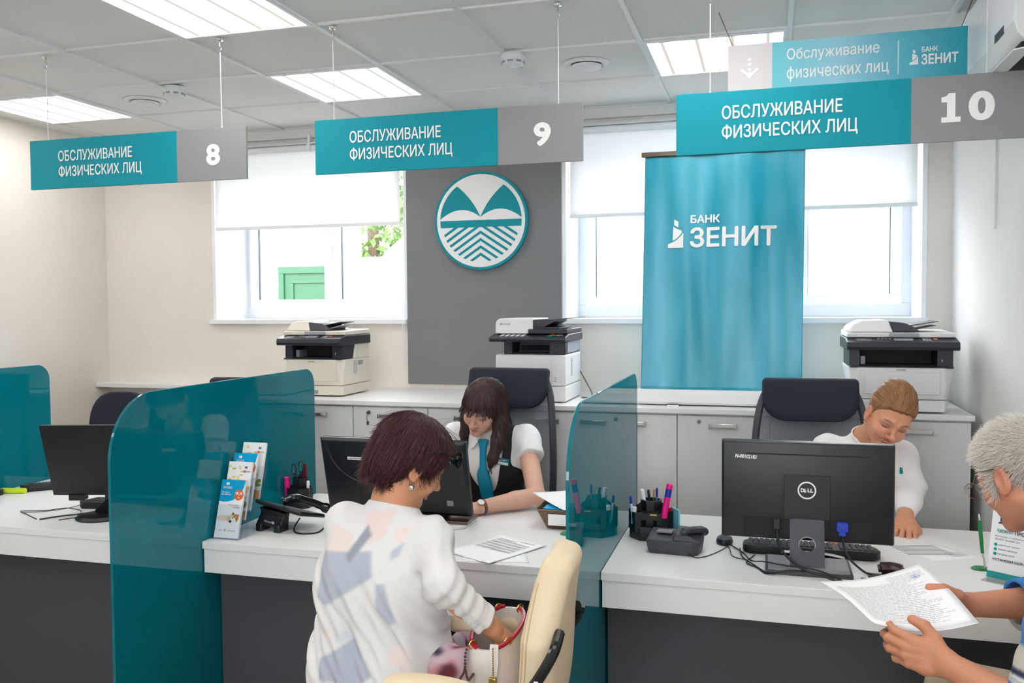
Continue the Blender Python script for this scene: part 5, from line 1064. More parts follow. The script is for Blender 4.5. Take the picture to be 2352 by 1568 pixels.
def nets(f, lo, hi, h, B=8):
    lo = np.asarray(lo, float); n = np.ceil((np.asarray(hi)-lo)/h).astype(int)+1; n = ((n+B-1)//B)*B; nb = n//B
    ci = np.stack(np.meshgrid(*[np.arange(k) for k in nb], indexing='ij'), -1).reshape(-1, 3)
    cc = (lo+(ci+.5-.5/B)*B*h).astype(F4); dc = f(cc)
    D = np.repeat(np.repeat(np.repeat(np.where(dc.reshape(nb) < 0, F4(-1), F4(1)), B, 0), B, 1), B, 2)
    act = np.abs(dc) < B*h*1.35
    off = np.stack(np.meshgrid(*[np.arange(B)]*3, indexing='ij'), -1).reshape(-1, 3); ai = ci[act]
    for s in range(0, len(ai), 400):
        idx = (ai[s:s+400, None, :]*B+off[None]).reshape(-1, 3); D[idx[:, 0], idx[:, 1], idx[:, 2]] = f((lo+idx*h).astype(F4))
    S_ = D < 0; c8 = np.zeros(tuple(n-1), np.int8)
    for i in (0, 1):
        for j in (0, 1):
            for k in (0, 1): c8 += S_[i:n[0]-1+i, j:n[1]-1+j, k:n[2]-1+k]
    cell = np.argwhere((c8 > 0) & (c8 < 8)); vid = np.full(tuple(n-1), -1, np.int32); vid[tuple(cell.T)] = np.arange(len(cell))
    acc = np.zeros((len(cell), 3)); cnt = np.zeros(len(cell))
    for a in range(3):
        o1, o2 = [x for x in range(3) if x != a]
        for i in (0, 1):
            for j in (0, 1):
                p = cell.copy(); p[:, o1] += i; p[:, o2] += j; q = p.copy(); q[:, a] += 1
                d0 = D[tuple(p.T)]; d1 = D[tuple(q.T)]; m = (d0 < 0) != (d1 < 0); t = d0[m]/(d0[m]-d1[m]); w = p[m].astype(float); w[:, a] += t; acc[m] += w; cnt[m] += 1
    V = lo+acc/cnt[:, None]*h; Fs = []
    for a in range(3):
        o1, o2 = [(1, 2), (2, 0), (0, 1)][a]; sl0 = [slice(1, n[x]-1) for x in range(3)]; sl1 = list(sl0); sl0[a] = slice(0, n[a]-1); sl1[a] = slice(1, n[a])
        s0 = S_[tuple(sl0)]; s1 = S_[tuple(sl1)]; e = np.argwhere(s0 != s1); 
        if not len(e): continue
        ins = s0[tuple(e.T)]; base = e.copy()
        for x in range(3):
            if x != a: base[:, x] += 1
        def g(i, j):
            p = base.copy(); p[:, o1] -= i; p[:, o2] -= j; return vid[tuple(p.T)]
        q = np.stack([g(1, 1), g(0, 1), g(0, 0), g(1, 0)], 1); q[~ins] = q[~ins][:, ::-1]; Fs.append(q)
    return V, np.concatenate(Fs)
def raw_mesh(name, V, Fq, mt, parent=None, col=None, off=(0, 0, 0), smooth=True, mats=None, midx=None):
    me = bpy.data.meshes.new(name); V = np.asarray(V, F4)-A3(off); Fq = np.asarray(Fq, np.int32); k = Fq.shape[1]
    me.vertices.add(len(V)); me.vertices.foreach_set('co', V.ravel()); me.loops.add(Fq.size); me.loops.foreach_set('vertex_index', Fq.ravel())
    me.polygons.add(len(Fq)); me.polygons.foreach_set('loop_start', np.arange(0, Fq.size, k, dtype=np.int32))
    me.update(calc_edges=True); me.validate()
    me.polygons.foreach_set('use_smooth', np.full(len(me.polygons), smooth))
    me.materials.append(MATS[mt] if isinstance(mt, str) else mt)
    if col is not None:
        at = me.color_attributes.new('Col', 'FLOAT_COLOR', 'POINT'); at.data.foreach_set('color', np.concatenate([np.asarray(col, F4), np.ones((len(V), 1), F4)], 1).ravel())
    o = bpy.data.objects.new(name, me); COL.objects.link(o)
    if parent: o.parent = parent
    return o
def organic(name, f, boxes, mt, parent=None, colfn=None, off=(0, 0, 0)):
    """one continuous mesh; boxes = [(lo, hi, cell)]"""
    Vs, Fs, n = [], [], 0
    for lo, hi, h in boxes:
        V, Q = nets(f, lo, hi, h); Vs.append(V); Fs.append(Q+n); n += len(V)
    V = np.concatenate(Vs); Q = np.concatenate(Fs)
    C = colfn(V) if colfn else None
    if C is not None and mt == 'cloth':      # soft dyed edges between colour fields
        C = np.array(C, F4)
        for _ in range(2):
            m = C[Q].mean(1); S_ = np.zeros_like(C); n_ = np.zeros((len(C), 1), F4)
            for k in range(4): np.add.at(S_, Q[:, k], m); np.add.at(n_, Q[:, k], 1)
            C = S_/np.maximum(n_, 1)
    return raw_mesh(name, V, Q, mt, parent, C, off)
def lc(*rgb): return np.array(lin(rgb), F4)
def paint(C, w, col): w = np.clip(w, 0, 1)[:, None]; return C*(1-w)+col*w
def sstep(x, a, b): t = np.clip((x-a)/(b-a), 0, 1); return t*t*(3-2*t)
def frame(fw, up):
    y = unit(fw); x = unit(np.cross(y, up)); z = np.cross(x, y); return np.stack([x, y, z], 1)   # columns: right, forward, up
def grad(f, P, e=.0015):
    g = np.stack([f(P+A3(d)*F4(e))-f(P-A3(d)*F4(e)) for d in np.eye(3)], 1); return g/(np.linalg.norm(g, axis=1, keepdims=True)+1e-9)
def strands(name, f, roots, flow, mt, parent, steps=14, ds=.01, lift=(.0005, .004), rad=.0007, col=(60, 40, 30), colvar=.3, off=(0, 0, 0), jit=.15, seed=1, free=0, tipcol=None, grav=0.0, air=None, halt=None):
    """hair strands that follow the surface of f along flow, as thin tapered tubes"""
    g = np.random.default_rng(seed); P = roots.astype(F4).copy(); n = len(P); path = []
    off_k = g.uniform(.3, 1, n).astype(F4); J = g.normal(size=(n, 3)).astype(F4)*jit; last = None
    for s in range(steps):
        q = s/(steps-1); N = grad(f, P)
        on = np.ones(n, F4) if air is None else 1-air(P).astype(F4)
        if s < steps-free: P = P-N*((f(P)-(lift[0]+(lift[1]-lift[0])*q*off_k))*on)[:, None]
        path.append(P.copy()); v = flow(P)+J; 
        if s < steps-free: v = v-N*(v*N).sum(1, keepdims=True)*.97*on[:, None]
        if last is not None: v = v/(np.linalg.norm(v, axis=1, keepdims=True)+1e-9)*.6+last*.4
        if grav: v = v+A3((0, 0, -grav))*F4(q)
        v = v/(np.linalg.norm(v, axis=1, keepdims=True)+1e-9); last = v; stp = g.uniform(.8, 1.2, (n, 1)).astype(F4)
        if halt is not None: stp = stp*(1-halt(P, off_k).astype(F4))[:, None]
        P = P+v*F4(ds)*stp
    T = np.stack(path, 1); tang = np.gradient(T, axis=1)+A3((1e-6, 0, -1e-5)); tang /= np.linalg.norm(tang, axis=2, keepdims=True)+1e-9
    a = np.cross(tang, A3((.31, .53, .79))); a /= np.linalg.norm(a, axis=2, keepdims=True)+1e-9; b = np.cross(tang, a)
    R = rad*(np.sin(np.linspace(.35, PI*.97, steps))**.6)[None, :, None]*g.uniform(.7, 1.3, (n, 1, 1)); V = np.stack([T+R*(math.cos(t)*a+math.sin(t)*b) for t in (0, 2*PI/3, 4*PI/3)], 2)
    V = V.reshape(-1, 3); i = np.arange(n)[:, None, None]*steps*3+np.arange(steps-1)[None, :, None]*3; k = np.arange(3)[None, None, :]; k2 = (k+1) % 3
    Q = np.stack([i+k, i+k2, i+3+k2, i+3+k], -1).reshape(-1, 4)
    base = lc(*col)[None]*(1+colvar*g.normal(size=(n, 1)).clip(-1.6, 2)); C = np.repeat(base[:, None], steps, 1)
    if tipcol is not None: C = C*(1-np.linspace(0, 1, steps)[None, :, None])+lc(*tipcol)*np.linspace(0, 1, steps)[None, :, None]
    C = np.repeat(C, 3, 1).reshape(-1, 3).clip(0, 1)
    return raw_mesh(name, V, Q, mt, parent, C, off)
mat('skin', (215, 165, 140), .48, spec=.35, attr='Col', vary=.05, vscale=160, bump=.12, bscale=700)
mat('hair', (60, 40, 34), .42, spec=.5, attr='Col'); mat('hair_base', (60, 40, 34), .6, attr='Col')
mat('cloth', (230, 230, 230), .85, spec=.2, attr='Col', vary=.03, vscale=500, bump=.35, bscale=700)
mat('satin', (236, 235, 235), .5, spec=.3, attr='Col', vary=.02, vscale=30, bump=.1, bscale=120)
mat('vest_black', (20, 20, 25), .8, vary=.1, vscale=500, bump=.2, bscale=600); mat('tie', (0, 148, 186), .42, vary=.05, vscale=40)

def face_sdf(q, man=0):
    """q in head space: x right, y forward, z up, origin between the ears"""
    s = q.copy(); ax = np.abs(s[:, 0]); m = np.stack([ax, s[:, 1], s[:, 2]], 1).astype(F4); w = 1+.06*man
    d = ell(s, (0, -.014, .034), (.0735*w, .093, .079)); d = smin(d, ell(s, (0, .020, -.022), (.0605*w, .064, .082)), .03)
    d = smin(d, rc(m, (.047*w, -.004, -.052), (.012, .060, -.0945), .017+.003*man, .0155), .03); d = smin(d, sph(s, (0, .066, -.0945), .0155+.003*man), .02)
    d = smin(d, ell(m, (.036, .055, -.034), (.023, .024, .024)), .025); d = smin(d, rc(m, (.012, .0815, .017), (.045, .066, .015), .0085), .018)
    d = smax(d, -ell(m, (.0315, .098, .0015), (.019, .019, .0125)), .014)
    d = smin(d, ell(m, (.0315, .0665, .0005), (.0150, .0135, .0120)), .004)      # eyeball under lowered lid
    d = smin(d, rc(s, (0, .0835, .010), (0, .101, -.026), .0065, .0085), .012); d = smin(d, sph(s, (0, .1035, -.0305), .0098+.001*man), .008); d = smin(d, ell(m, (.0115, .0935, -.0345), (.0068, .009, .0062)), .005)
    d = smin(d, rc(m, (0, .0885, -.0585), (.020, .0795, -.0625), .0048, .0022), .005); d = smin(d, rc(m, (0, .0875, -.0700), (.017, .080, -.0655), .0060, .003), .006)
    d = smax(d, -rc(m, (0, .0945, -.0640), (.024, .0815, -.0638), .0016, .0010), .003); d = smax(d, -sph(m, (.0062, .101, -.0405), .0028), .003)
    e = ell(m, (.0755*w, -.010, -.012), (.0085, .0195, .0315)); e = smax(e, -ell(m, (.0845*w, -.006, -.008), (.008, .011, .020)), .005); e = smin(e, sph(m, (.0725*w, -.001, -.038), .0075), .008)
    d = smin(d, e, .006)
    return d
def face_col(q, C, lip=(186, 108, 100), brow=(70, 48, 40), lash=(38, 28, 26), blush=(225, 150, 130), lid=None):
    x, y, z = np.abs(q[:, 0]), q[:, 1], q[:, 2]; fr = sstep(y, .05, .062)
    C = paint(C, .45*np.exp(-(((x-.040)/.02)**2+((z+.03)/.022)**2))*fr, lc(*blush)); C = paint(C, .35*np.exp(-((x/.012)**2+((z+.032)/.014)**2))*fr, lc(*blush))
    lipw = np.exp(-((x/.021)**4))*np.exp(-(((z+.0645)/.0085)**4))*sstep(y, .074, .08); C = paint(C, .8*lipw, lc(*lip)); C = paint(C, .9*np.exp(-((x/.022)**6))*np.exp(-(((z+.064)/.0016)**2))*sstep(y, .074, .08), lc(110, 56, 54))
    bz = .0225-.18*np.maximum(x-.034, 0)+.10*np.minimum(x-.02, .012); C = paint(C, .85*np.exp(-(((x-.031)/.0175)**4))*np.exp(-(((z-bz)/.0032)**2))*fr, lc(*brow))
    if lid: C = paint(C, .6*np.exp(-(((x-.0315)/.015)**2+((z-.003)/.007)**2))*fr, lc(*lid))
    ez = -.0055+14*(x-.0315)**2; C = paint(C, .95*np.exp(-(((x-.0325)/.0145)**6))*np.exp(-(((z-ez)/.0021)**2))*fr, lc(*lash))
    C = paint(C, .7*np.exp(-(((x-.0062)/.0035)**2+((z+.0405)/.003)**2))*fr, lc(90, 45, 40))
    C = paint(C, .3*np.exp(-((x-.076)/.008)**2)*sstep(-np.abs(y+.01), -.03, -.01), lc(215, 120, 105))
    return C
FL = [(.040, .025, .021), (.044, .028, .022), (.041, .026, .021), (.033, .020, .019)]
def hand(wrist, d, back, side, bends, thumb=None, spread=(.10, .02, -.06, -.14), s=1.0, fat=1.0):
    """d: wrist->knuckles, back: normal out of the back of the hand, side +1/-1: thumb along +/- cross(d,back). Returns (palm capsules, fingers)"""
    w = np.asarray(wrist, float); y = unit(d); z = np.asarray(back, float); z = unit(z-y*(z@y)); x = np.cross(y, z)*side
    L = lambda a, b, c: w+s*(x*a+y*b+z*c)
    kn = [(.028, .088, .001), (.009, .093, .004), (-.010, .089, .003), (-.027, .080, -.002)]; palm = []; fingers = []
    for i, k in enumerate(kn):
        palm.append((L(k[0]*.55, .006, -.001), L(k[0]*.95, k[1]*.55, -.002), .0165*s, .0145*s)); palm.append((L(k[0]*.95, k[1]*.55, -.002), L(*k), .0145*s, .0112*s))
    palm.append((L(.022, .03, -.008), L(.024, .075, -.006), .013*s, .010*s)); palm.append((L(-.02, .03, -.008), L(-.022, .07, -.006), .012*s, .010*s))
    for i, k in enumerate(kn):
        p = L(*k); a = 0; pts = [p]; dirx = y*math.cos(spread[i])+x*math.sin(spread[i])
        for l, bd in zip(FL[i], bends[i]):
            a += bd; p = p+s*l*(dirx*math.cos(a)-z*math.sin(a)); pts.append(p)
        r0 = (.0098, .0098, .0093, .0083)[i]*s; fingers.append((pts, [r0*fat, r0*.93*fat, r0*.84*fat, r0*.72*fat]))
    t = thumb or [(.018, .012, -.008), (.040, .036, -.014), (.056, .064, -.014), (.062, .092, -.010)]
    fingers.append(([L(*q) for q in t], [.0155*s*fat, .0135*s*fat, .0115*s*fat, .0092*s*fat]))
    return palm, fingers
def hand_sdf(P, H):
    palm, fing = H; d = None
    for a, b, ra, rb in palm: e = rc(P, a, b, ra, rb); d = e if d is None else smin(d, e, .012)
    out = None
    for pts, rad in fing:
        e = None
        for i in range(len(pts)-1): g = rc(P, pts[i], pts[i+1], rad[i], rad[i+1]); e = g if e is None else smin(e, g, .003)
        for j in (1, 2): e = smin(e, sph(P, pts[j], rad[j]*1.03), .003)
        out = e if out is None else np.minimum(out, e)
    return smin(d, out, .008)
def hand_c(H): 
    pts = np.array([p for q in H[1] for p in q[0]]+[a for a, *_ in H[0]]); c = pts.mean(0); return c, np.linalg.norm(pts-c, axis=1).max()+.02
def nails(parent, H, off, mt):
    b = MB()
    return b
class Person:
    def __init__(s, name, label, base, head_c, fw, up, man=0, hs=1.0):
        s.root = thing(name, label, 'person', base); s.off = np.asarray(base, float); s.hc = A3(head_c); s.R = frame(fw, up); s.man = man; s.hs = hs; s.parts = []; s.hands = []
    def hl(s, P): return ((P-s.hc)@A3(s.R))/F4(s.hs)
    def hw(s, q): return np.asarray(s.hc, float)+s.hs*(s.R@np.asarray(q, float))
    def head(s, P): return near(P, s.hc, .15*s.hs, lambda p: face_sdf(s.hl(p), s.man)*F4(s.hs))
    def body(s, P):
        d = s.head(P); nb = s.J['neck']; d = smin(d, rc(P, s.hw((0, -.028, -.055)), nb, .047+.008*s.man, .054+.008*s.man), .02)
        d = smin(d, s.torso(P, -.010), .04)
        for sd in ('l', 'r'):
            sh, el, wr = s.J['sh_'+sd], s.J['el_'+sd], s.J['wr_'+sd]; th = 1+.12*s.man
            mid = np.asarray(el)*.62+np.asarray(wr)*.38
            d = smin(d, chain(P, [sh, el], [.044*th, .037*th]), .03); d = smin(d, chain(P, [el, mid, wr], [.037*th, .037*th, .0265*th], .01), .01)
            hp, kn, an = s.J['hip_'+sd], s.J['kn_'+sd], s.J['an_'+sd]; d = smin(d, chain(P, [hp, kn, an], [.078, .055, .038], .02), .03); d = smin(d, rc(P, an, np.asarray(an)+A3((0, 0, -.03))+.16*A3(s.fdir), .035, .025), .02)
        for H in s.hands:
            c, r = hand_c(H); d = smin(d, near(P, c, r, lambda p: hand_sdf(p, H)), .012)
        return d
    def torso(s, P, o=0.0):
        J = s.J; l = A3(s.lat); m = s.man; ch, wa, hi, nk = (A3(J[k]) for k in ('chest', 'waist', 'pelvis', 'neck')); cw = .062+.012*m
        d = rc(P, ch-l*F4(cw), ch+l*F4(cw), .100+.01*m+o); d = smin(d, rc(P, wa-l*F4(.045+.01*m), wa+l*F4(.045+.01*m), .092+.018*m+o), .12)
        d = smin(d, rc(P, hi-l*F4(.07), hi+l*F4(.07), .108+o), .10); d = smin(d, rc(P, J['sh_l'], J['sh_r'], .052+o), .06); d = smin(d, rc(P, (ch+nk)/2, nk, .07+o, .055+o), .06)
        return d
    def build(s, boxes, skin, **fc):
        def cf(V):
            C = np.repeat(lc(*skin)[None], len(V), 0); q = s.hl(V.astype(F4)); m = (np.abs(q) < .16).all(1); C2 = C.copy(); C2[m] = face_col(q[m], C[m], **fc)
            for H in s.hands:
                for pts, rad in H[1]:
                    t = np.asarray(pts[-1]); w = np.exp(-(np.linalg.norm(V-t, axis=1)/.013)**2); C2 = paint(C2, .35*w, lc(226, 140, 122))
            return C2
        return organic('body', s.body, boxes, 'skin', s.root, cf, s.off)
def hair_ridges(q, c, amp, n):
    a = np.arctan2(q[:, 0]-c[0], q[:, 1]-c[1]); return amp*(np.sin(a*n)+.6*np.sin(a*n*2.3+1.7)+.5*np.sin(a*n*.6+.4))
# ---------------------------------------------------------------- clerk with dark bangs (middle desk)
SK1 = (226, 178, 156)
p1 = Person('person', 'seated clerk with long dark hair and bangs, white shirt, black vest and teal tie', (-1.175, 3.80, 0), (-1.172, 3.618, 1.160), (-.17, -.80, -.46), (.27, 0, 1))
p1.lat = (1, 0, 0); p1.fdir = (0, -1, 0)
p1.J = dict(neck=(-1.175, 3.715, 1.065), chest=(-1.175, 3.745, .90), waist=(-1.175, 3.80, .70), pelvis=(-1.175, 3.86, .57), sh_l=(-1.015, 3.745, 1.005), sh_r=(-1.335, 3.745, 1.005),
    el_l=(-.915, 3.545, .802), el_r=(-1.43, 3.56, .802), wr_l=(-1.105, 3.375, .782), wr_r=(-1.26, 3.40, .782), hip_l=(-1.09, 3.86, .555), hip_r=(-1.26, 3.86, .555), kn_l=(-1.06, 3.42, .53), kn_r=(-1.29, 3.42, .53), an_l=(-1.06, 3.45, .09), an_r=(-1.29, 3.45, .09))
p1.hands = [hand((-1.105, 3.375, .782), (-.82, -.45, -.10), (-.10, -.25, 1), 1, [(.5, .9, .5), (.6, .9, .5), (.7, .9, .6), (.7, .9, .6)]), hand((-1.26, 3.40, .782), (.5, -.6, -.1), (.1, 0, 1), -1, [(.4, .7, .4)]*4)]
p1.build([((-1.55, 3.2, .0), (-.8, 4.05, .72), .008), ((-1.55, 3.2, .72), (-.8, 4.05, 1.04), .0035), ((-1.34, 3.44, 1.04), (-.9, 3.85, 1.32), .0022)], SK1, lid=(120, 100, 110))
ob = p1.off
def shirt1(P):
    d = p1.torso(P, .004)
    for sd, sg in (('l', 1), ('r', -1)):
        sh = np.array(p1.J['sh_'+sd]); el = np.array(p1.J['el_'+sd]); e = rc(P, sh+[0, 0, .008], sh+(el-sh)*.52, .062, .066)
        q = P-A3(sh); ax = unit(el-sh); ang = np.arctan2(q[:, 1], q[:, 0]*sg+.01); e = e-.0035*np.sin(ang*9)*np.clip(q@A3(ax)/.1, 0, 1); e = smax(e, (q@A3(ax))-.105, .006); d = smin(d, e, .03)
    d = d+.002*np.sin(P[:, 2]*60+P[:, 0]*45)*np.sin(P[:, 0]*38)
    d = smax(d, P[:, 2]-1.075+.5*np.abs(P[:, 0]+1.175)*0, .004); d = np.maximum(d, .60-P[:, 2])
    return np.maximum(d, -(p1.torso(P, -.006)))
organic('shirt', shirt1, [((-1.47, 3.50, .6), (-.86, 3.98, 1.12), .0042)], 'satin', p1.root, lambda V: np.repeat(lc(240, 240, 240)[None], len(V), 0), ob)
def vest1(P):
    d = p1.torso(P, .0095); x = np.abs(P[:, 0]+1.175); fr = P[:, 1] < 3.745
    op = np.sqrt((x/.082)**2+((P[:, 2]-1.02)/.255)**2)-1; d = np.where(fr, np.maximum(d, -op*.07), np.maximum(d, P[:, 2]-1.055))
    d = smax(d, x-.150-.30*np.clip(.93-P[:, 2], 0, .2), .01); d = np.maximum(d, .60-P[:, 2]); return np.maximum(d, -p1.torso(P, .002))
organic('vest', vest1, [((-1.40, 3.55, .6), (-.95, 3.98, 1.12), .0042)], 'vest_black', p1.root, None, ob)
def tors_y(x, z, o=.012):   # front surface of the torso by marching
    P = np.stack([np.full(160, x), np.linspace(3.50, 3.75, 160), np.full(160, z)], 1).astype(F4); d = p1.torso(P, 0); i = np.argmax(d < 0) if (d < 0).any() else 120
    return P[i, 1]-o
b = MB(); TX = -1.178
rings = []
for z, w in ((1.018, .034), (1.012, .036), (.99, .026), (.975, .021), (.94, .020), (.90, .021), (.893, .023), (.88, .034), (.85, .042), (.80, .043), (.76, .040), (.742, .036)):
    y = tors_y(TX, z, .016+(.006 if z < .89 else 0)); rings.append([(TX-w, y+.006, z), (TX-w*.5, y-.004, z), (TX, y-.006, z), (TX+w*.5, y-.004, z), (TX+w, y+.006, z), (TX, y+.010, z)])
b.loft(rings); b.obj('tie', 'tie', p1.root, world=ob, smooth=60, sub=1)
for sg in (1, -1):
    b = MB(); yy = tors_y(TX, 1.02, .012)
    V = [(TX+sg*.010, yy+.004, 1.028), (TX+sg*.055, yy+.05, 1.068), (TX+sg*.075, yy+.035, 1.03), (TX+sg*.055, yy-.006, .975), (TX+sg*.04, yy-.008, .985)]
    V2 = [(x, y+.004, z-.003) for x, y, z in V]; b.add(V+V2, [(0, 1, 2, 3, 4), (9, 8, 7, 6, 5)]+[(i, (i+1) % 5, 5+(i+1) % 5, 5+i) for i in range(5)]); b.obj('collar', 'satin', p1.root, world=ob, smooth=0)
for o in p1.root.children:
    if o.name.startswith('collar') : 
        at = o.data.color_attributes.new('Col', 'FLOAT_COLOR', 'POINT'); at.data.foreach_set('color', np.tile(np.append(lc(240, 240, 240), 1), len(o.data.vertices)).astype(F4))
r = MB(); ty = tors_y(-1.085, .925, .016); Rt = Ry(.14)
r.box((-1.113, ty-.003, .907), (-1.060, ty, .938), R=Rt); tg = r.obj('name_tag', 'emblem_teal', p1.root, world=ob, bevel=.001)
r = MB(); r.box((-1.109, ty-.004, .911), (-1.064, ty-.003, .921), R=Rt, c=(-1.0865, ty, .9225)); put_text(r, 'БАНК ЗЕНИТ', (-1.106, ty-.0035, .926), X, Z, .036, .006, .01); r.obj('tag_print', 'letter', tg, world=ob, smooth=0)
# wrist watch
wc = np.array([-1.105, 3.375, .782]); wa = unit(np.array([-.915, 3.545, .802])-wc); wc = wc+wa*.012; u1 = unit(np.cross(wa, (0, 0, 1))); u2 = np.cross(u1, wa)
mat('watch_strap', (112, 78, 62), .6); mat('rose_gold', (200, 150, 120), .25, 1)
b = MB(); b.loft([[wc+wa*t+.0305*(math.cos(a)*u1+math.sin(a)*u2*.95) for a in [2*PI*i/28 for i in range(28)]] for t in (-.007, .007)]); b.obj('watch_strap', 'watch_strap', p1.root, world=ob, bevel=.001)
nrm = unit(u2*.75+np.array([-.0, -1, 0])*.75); fx = unit(np.cross(wa, nrm)); c0 = wc+nrm*.031
b = MB(); b.loft([[c0+nrm*t+rr*(math.cos(a)*wa+math.sin(a)*fx) for a in [2*PI*i/24 for i in range(24)]] for t, rr in ((-.004, .016), (.003, .0165), (.005, .0155))]); wf = b.obj('watch_case', 'rose_gold', p1.root, world=ob)
b = MB(); b.loft([[c0+nrm*t+.0135*(math.cos(a)*wa+math.sin(a)*fx) for a in [2*PI*i/24 for i in range(24)]] for t in (.005, .0056)]); b.obj('watch_dial', 'letter', wf, world=ob)
# hair: cap with bangs, long side locks
HB = ((-1.36, 3.45, .90), (-.98, 3.80, 1.34))
def bang1(q): return .060-.006*np.sin(q[:, 0]*190)-.005*np.sin(q[:, 0]*83+1)-.20*(q[:, 0]+.03)-2.0*q[:, 0]**2
def hair1(P):
    q = p1.hl(P); r_ = hair_ridges(q, (0, -.005), .0012, 34)
    d = ell(q, (0, -.012, .033), (.0835, .105, .093)); d = smin(d, ell(q, (0, -.05, -.03), (.074, .065, .10)), .03)
    op = ell(q, (0, .095, -.05), (.066, .092, .088)); d = smax(d, -op, .008); d = np.maximum(d, -(q[:, 2]+.10+.3*q[:, 1]))
    e0 = ell(q, (0, -.004, .033), (.0845, .107, .092)); fr = np.maximum(np.maximum(np.abs(q[:, 0])-.068, -q[:, 1]), bang1(q)-q[:, 2]-2.2*e0); d = np.minimum(d, np.maximum(e0, fr))
    l1 = chain(P, [(-1.100, 3.64, 1.20), (-1.094, 3.63, 1.10), (-1.098, 3.60, 1.02), (-1.116, 3.575, .945), (-1.124, 3.57, .915)], [.030, .030, .029, .022, .011], .01)
    l2 = chain(P, [(-1.250, 3.68, 1.20), (-1.268, 3.685, 1.10), (-1.279, 3.685, 1.03), (-1.285, 3.685, .985)], [.024, .024, .020, .010], .01)
    bk = chain(P, [(-1.18, 3.74, 1.20), (-1.17, 3.80, 1.05), (-1.17, 3.82, .93)], [.075, .07, .05], .02)
    dl = smin(smin(l1, l2, .002), bk, .02); d = smin(d, dl+.0008*np.sin(P[:, 0]*420)+.0008*np.sin(P[:, 1]*380), .022)
    return d+r_
def haircol(base, amp, cfn):
    def f(V):
        n = cfn(V); return lc(*base)[None]*(1+amp*n)[:, None].clip(.4, 2.2)
    return f
def az(pp, c): 
    def f(V):
        q = pp.hl(V.astype(F4)); a = np.arctan2(q[:, 0]-c[0], q[:, 1]-c[1]); return .6*np.sin(a*57)+.5*np.sin(a*131+2)+.5*np.sin(a*23+q[:, 2]*14)
    return f
ho = organic('hair', hair1, [(HB[0], HB[1], .0028)], 'hair_base', p1.root, haircol((66, 46, 42), .22, az(p1, (0, -.005))), ob)
def pick(o, n, seed, cond=None):
    V = np.empty(len(o.data.vertices)*3, F4); o.data.vertices.foreach_get('co', V); V = V.reshape(-1, 3)
    return V, np.random.default_rng(seed)
def roots_of(o, off, n, cond, seed=1):
    V, g = pick(o, n, seed); V = V+A3(off); m = cond(V); V = V[m]; return V[g.choice(len(V), min(n, len(V)), replace=False)]
cr1 = p1.hw((0, -.005, .135))
def flow1(P):
    q = p1.hl(P); v = P-A3(cr1); v = v/(np.linalg.norm(v, axis=1, keepdims=True)+1e-6); w = sstep(-q[:, 2], -.05, .03)[:, None]; return v*(1-w)+A3((0, 0, -1))*w
fr1 = lambda V: p1.hl(V.astype(F4))
inb = lambda q: (q[:, 1] > .03) & (np.abs(q[:, 0]) < .07)
air1 = lambda P: inb(p1.hl(P)) & (p1.hl(P)[:, 2] < bang1(p1.hl(P))+.006)
halt1 = lambda P, k: inb(p1.hl(P)) & (p1.hl(P)[:, 2] < bang1(p1.hl(P))+.004-.016*k)
strands('hair_strands', hair1, roots_of(ho, ob, 2200, lambda V: (fr1(V)[:, 2] > .05) & ~((fr1(V)[:, 2] < bang1(fr1(V))+.02) & inb(fr1(V)))), flow1, 'hair', p1.root, 22, .009, (.0004, .0028), .0008, (74, 52, 47), .35, ob, .08, 2, air=air1, halt=halt1)
strands('hair_strands', hair1, roots_of(ho, ob, 900, lambda V: (fr1(V)[:, 2] < .04) & ((np.abs(fr1(V)[:, 0]) > .068) | (fr1(V)[:, 1] < .03)), 8), flow1, 'hair', p1.root, 14, .010, (.0004, .003), .0008, (70, 50, 45), .35, ob, .08, 12, free=2)

# ---------------------------------------------------------------- clerk in white blouse (right desk)
SK2 = (212, 150, 118)
p2 = Person('person', 'seated clerk with tied back light brown hair and white blouse behind the large monitor', (.42, 3.85, 0), (.452, 3.580, 1.168), (.10, -.90, -.44), (.36, -.1, 1))
p2.lat = unit((1, -.08, 0)); p2.fdir = (0, -1, 0)
p2.J = dict(neck=(.395, 3.72, 1.06), chest=(.39, 3.765, .90), waist=(.39, 3.82, .70), pelvis=(.38, 3.88, .57), sh_l=(.515, 3.72, .995), sh_r=(.245, 3.775, 1.005),
    el_l=(.545, 3.69, .885), el_r=(.14, 3.60, .82), wr_l=(.505, 3.545, .798), wr_r=(.30, 3.40, .785), hip_l=(.46, 3.88, .555), hip_r=(.29, 3.88, .555), kn_l=(.48, 3.44, .53), kn_r=(.27, 3.44, .53), an_l=(.48, 3.47, .09), an_r=(.27, 3.47, .09))
p2.hands = [hand((.507, 3.545, .796), (-.10, -.92, -.22), (.1, -.25, 1), -1, [(.55, .5, .3), (.5, .55, .3), (.5, .5, .3), (.45, .45, .3)], spread=(.16, .03, -.12, -.26), thumb=[(.018, .012, -.008), (.036, .030, -.016), (.046, .054, -.018), (.040, .075, -.022)]), hand((.30, 3.40, .785), (-.3, -.9, -.1), (0, 0, 1), 1, [(.3, .5, .3)]*4)]
p2.build([((-.0, 3.2, .0), (.72, 4.08, .70), .008), ((-.0, 3.2, .70), (.72, 4.08, 1.05), .0035), ((.28, 3.40, 1.05), (.65, 3.82, 1.30), .0022)], SK2, lip=(176, 92, 84), lid=(120, 74, 66), brow=(92, 60, 40), lash=(44, 28, 24))
o2 = p2.off
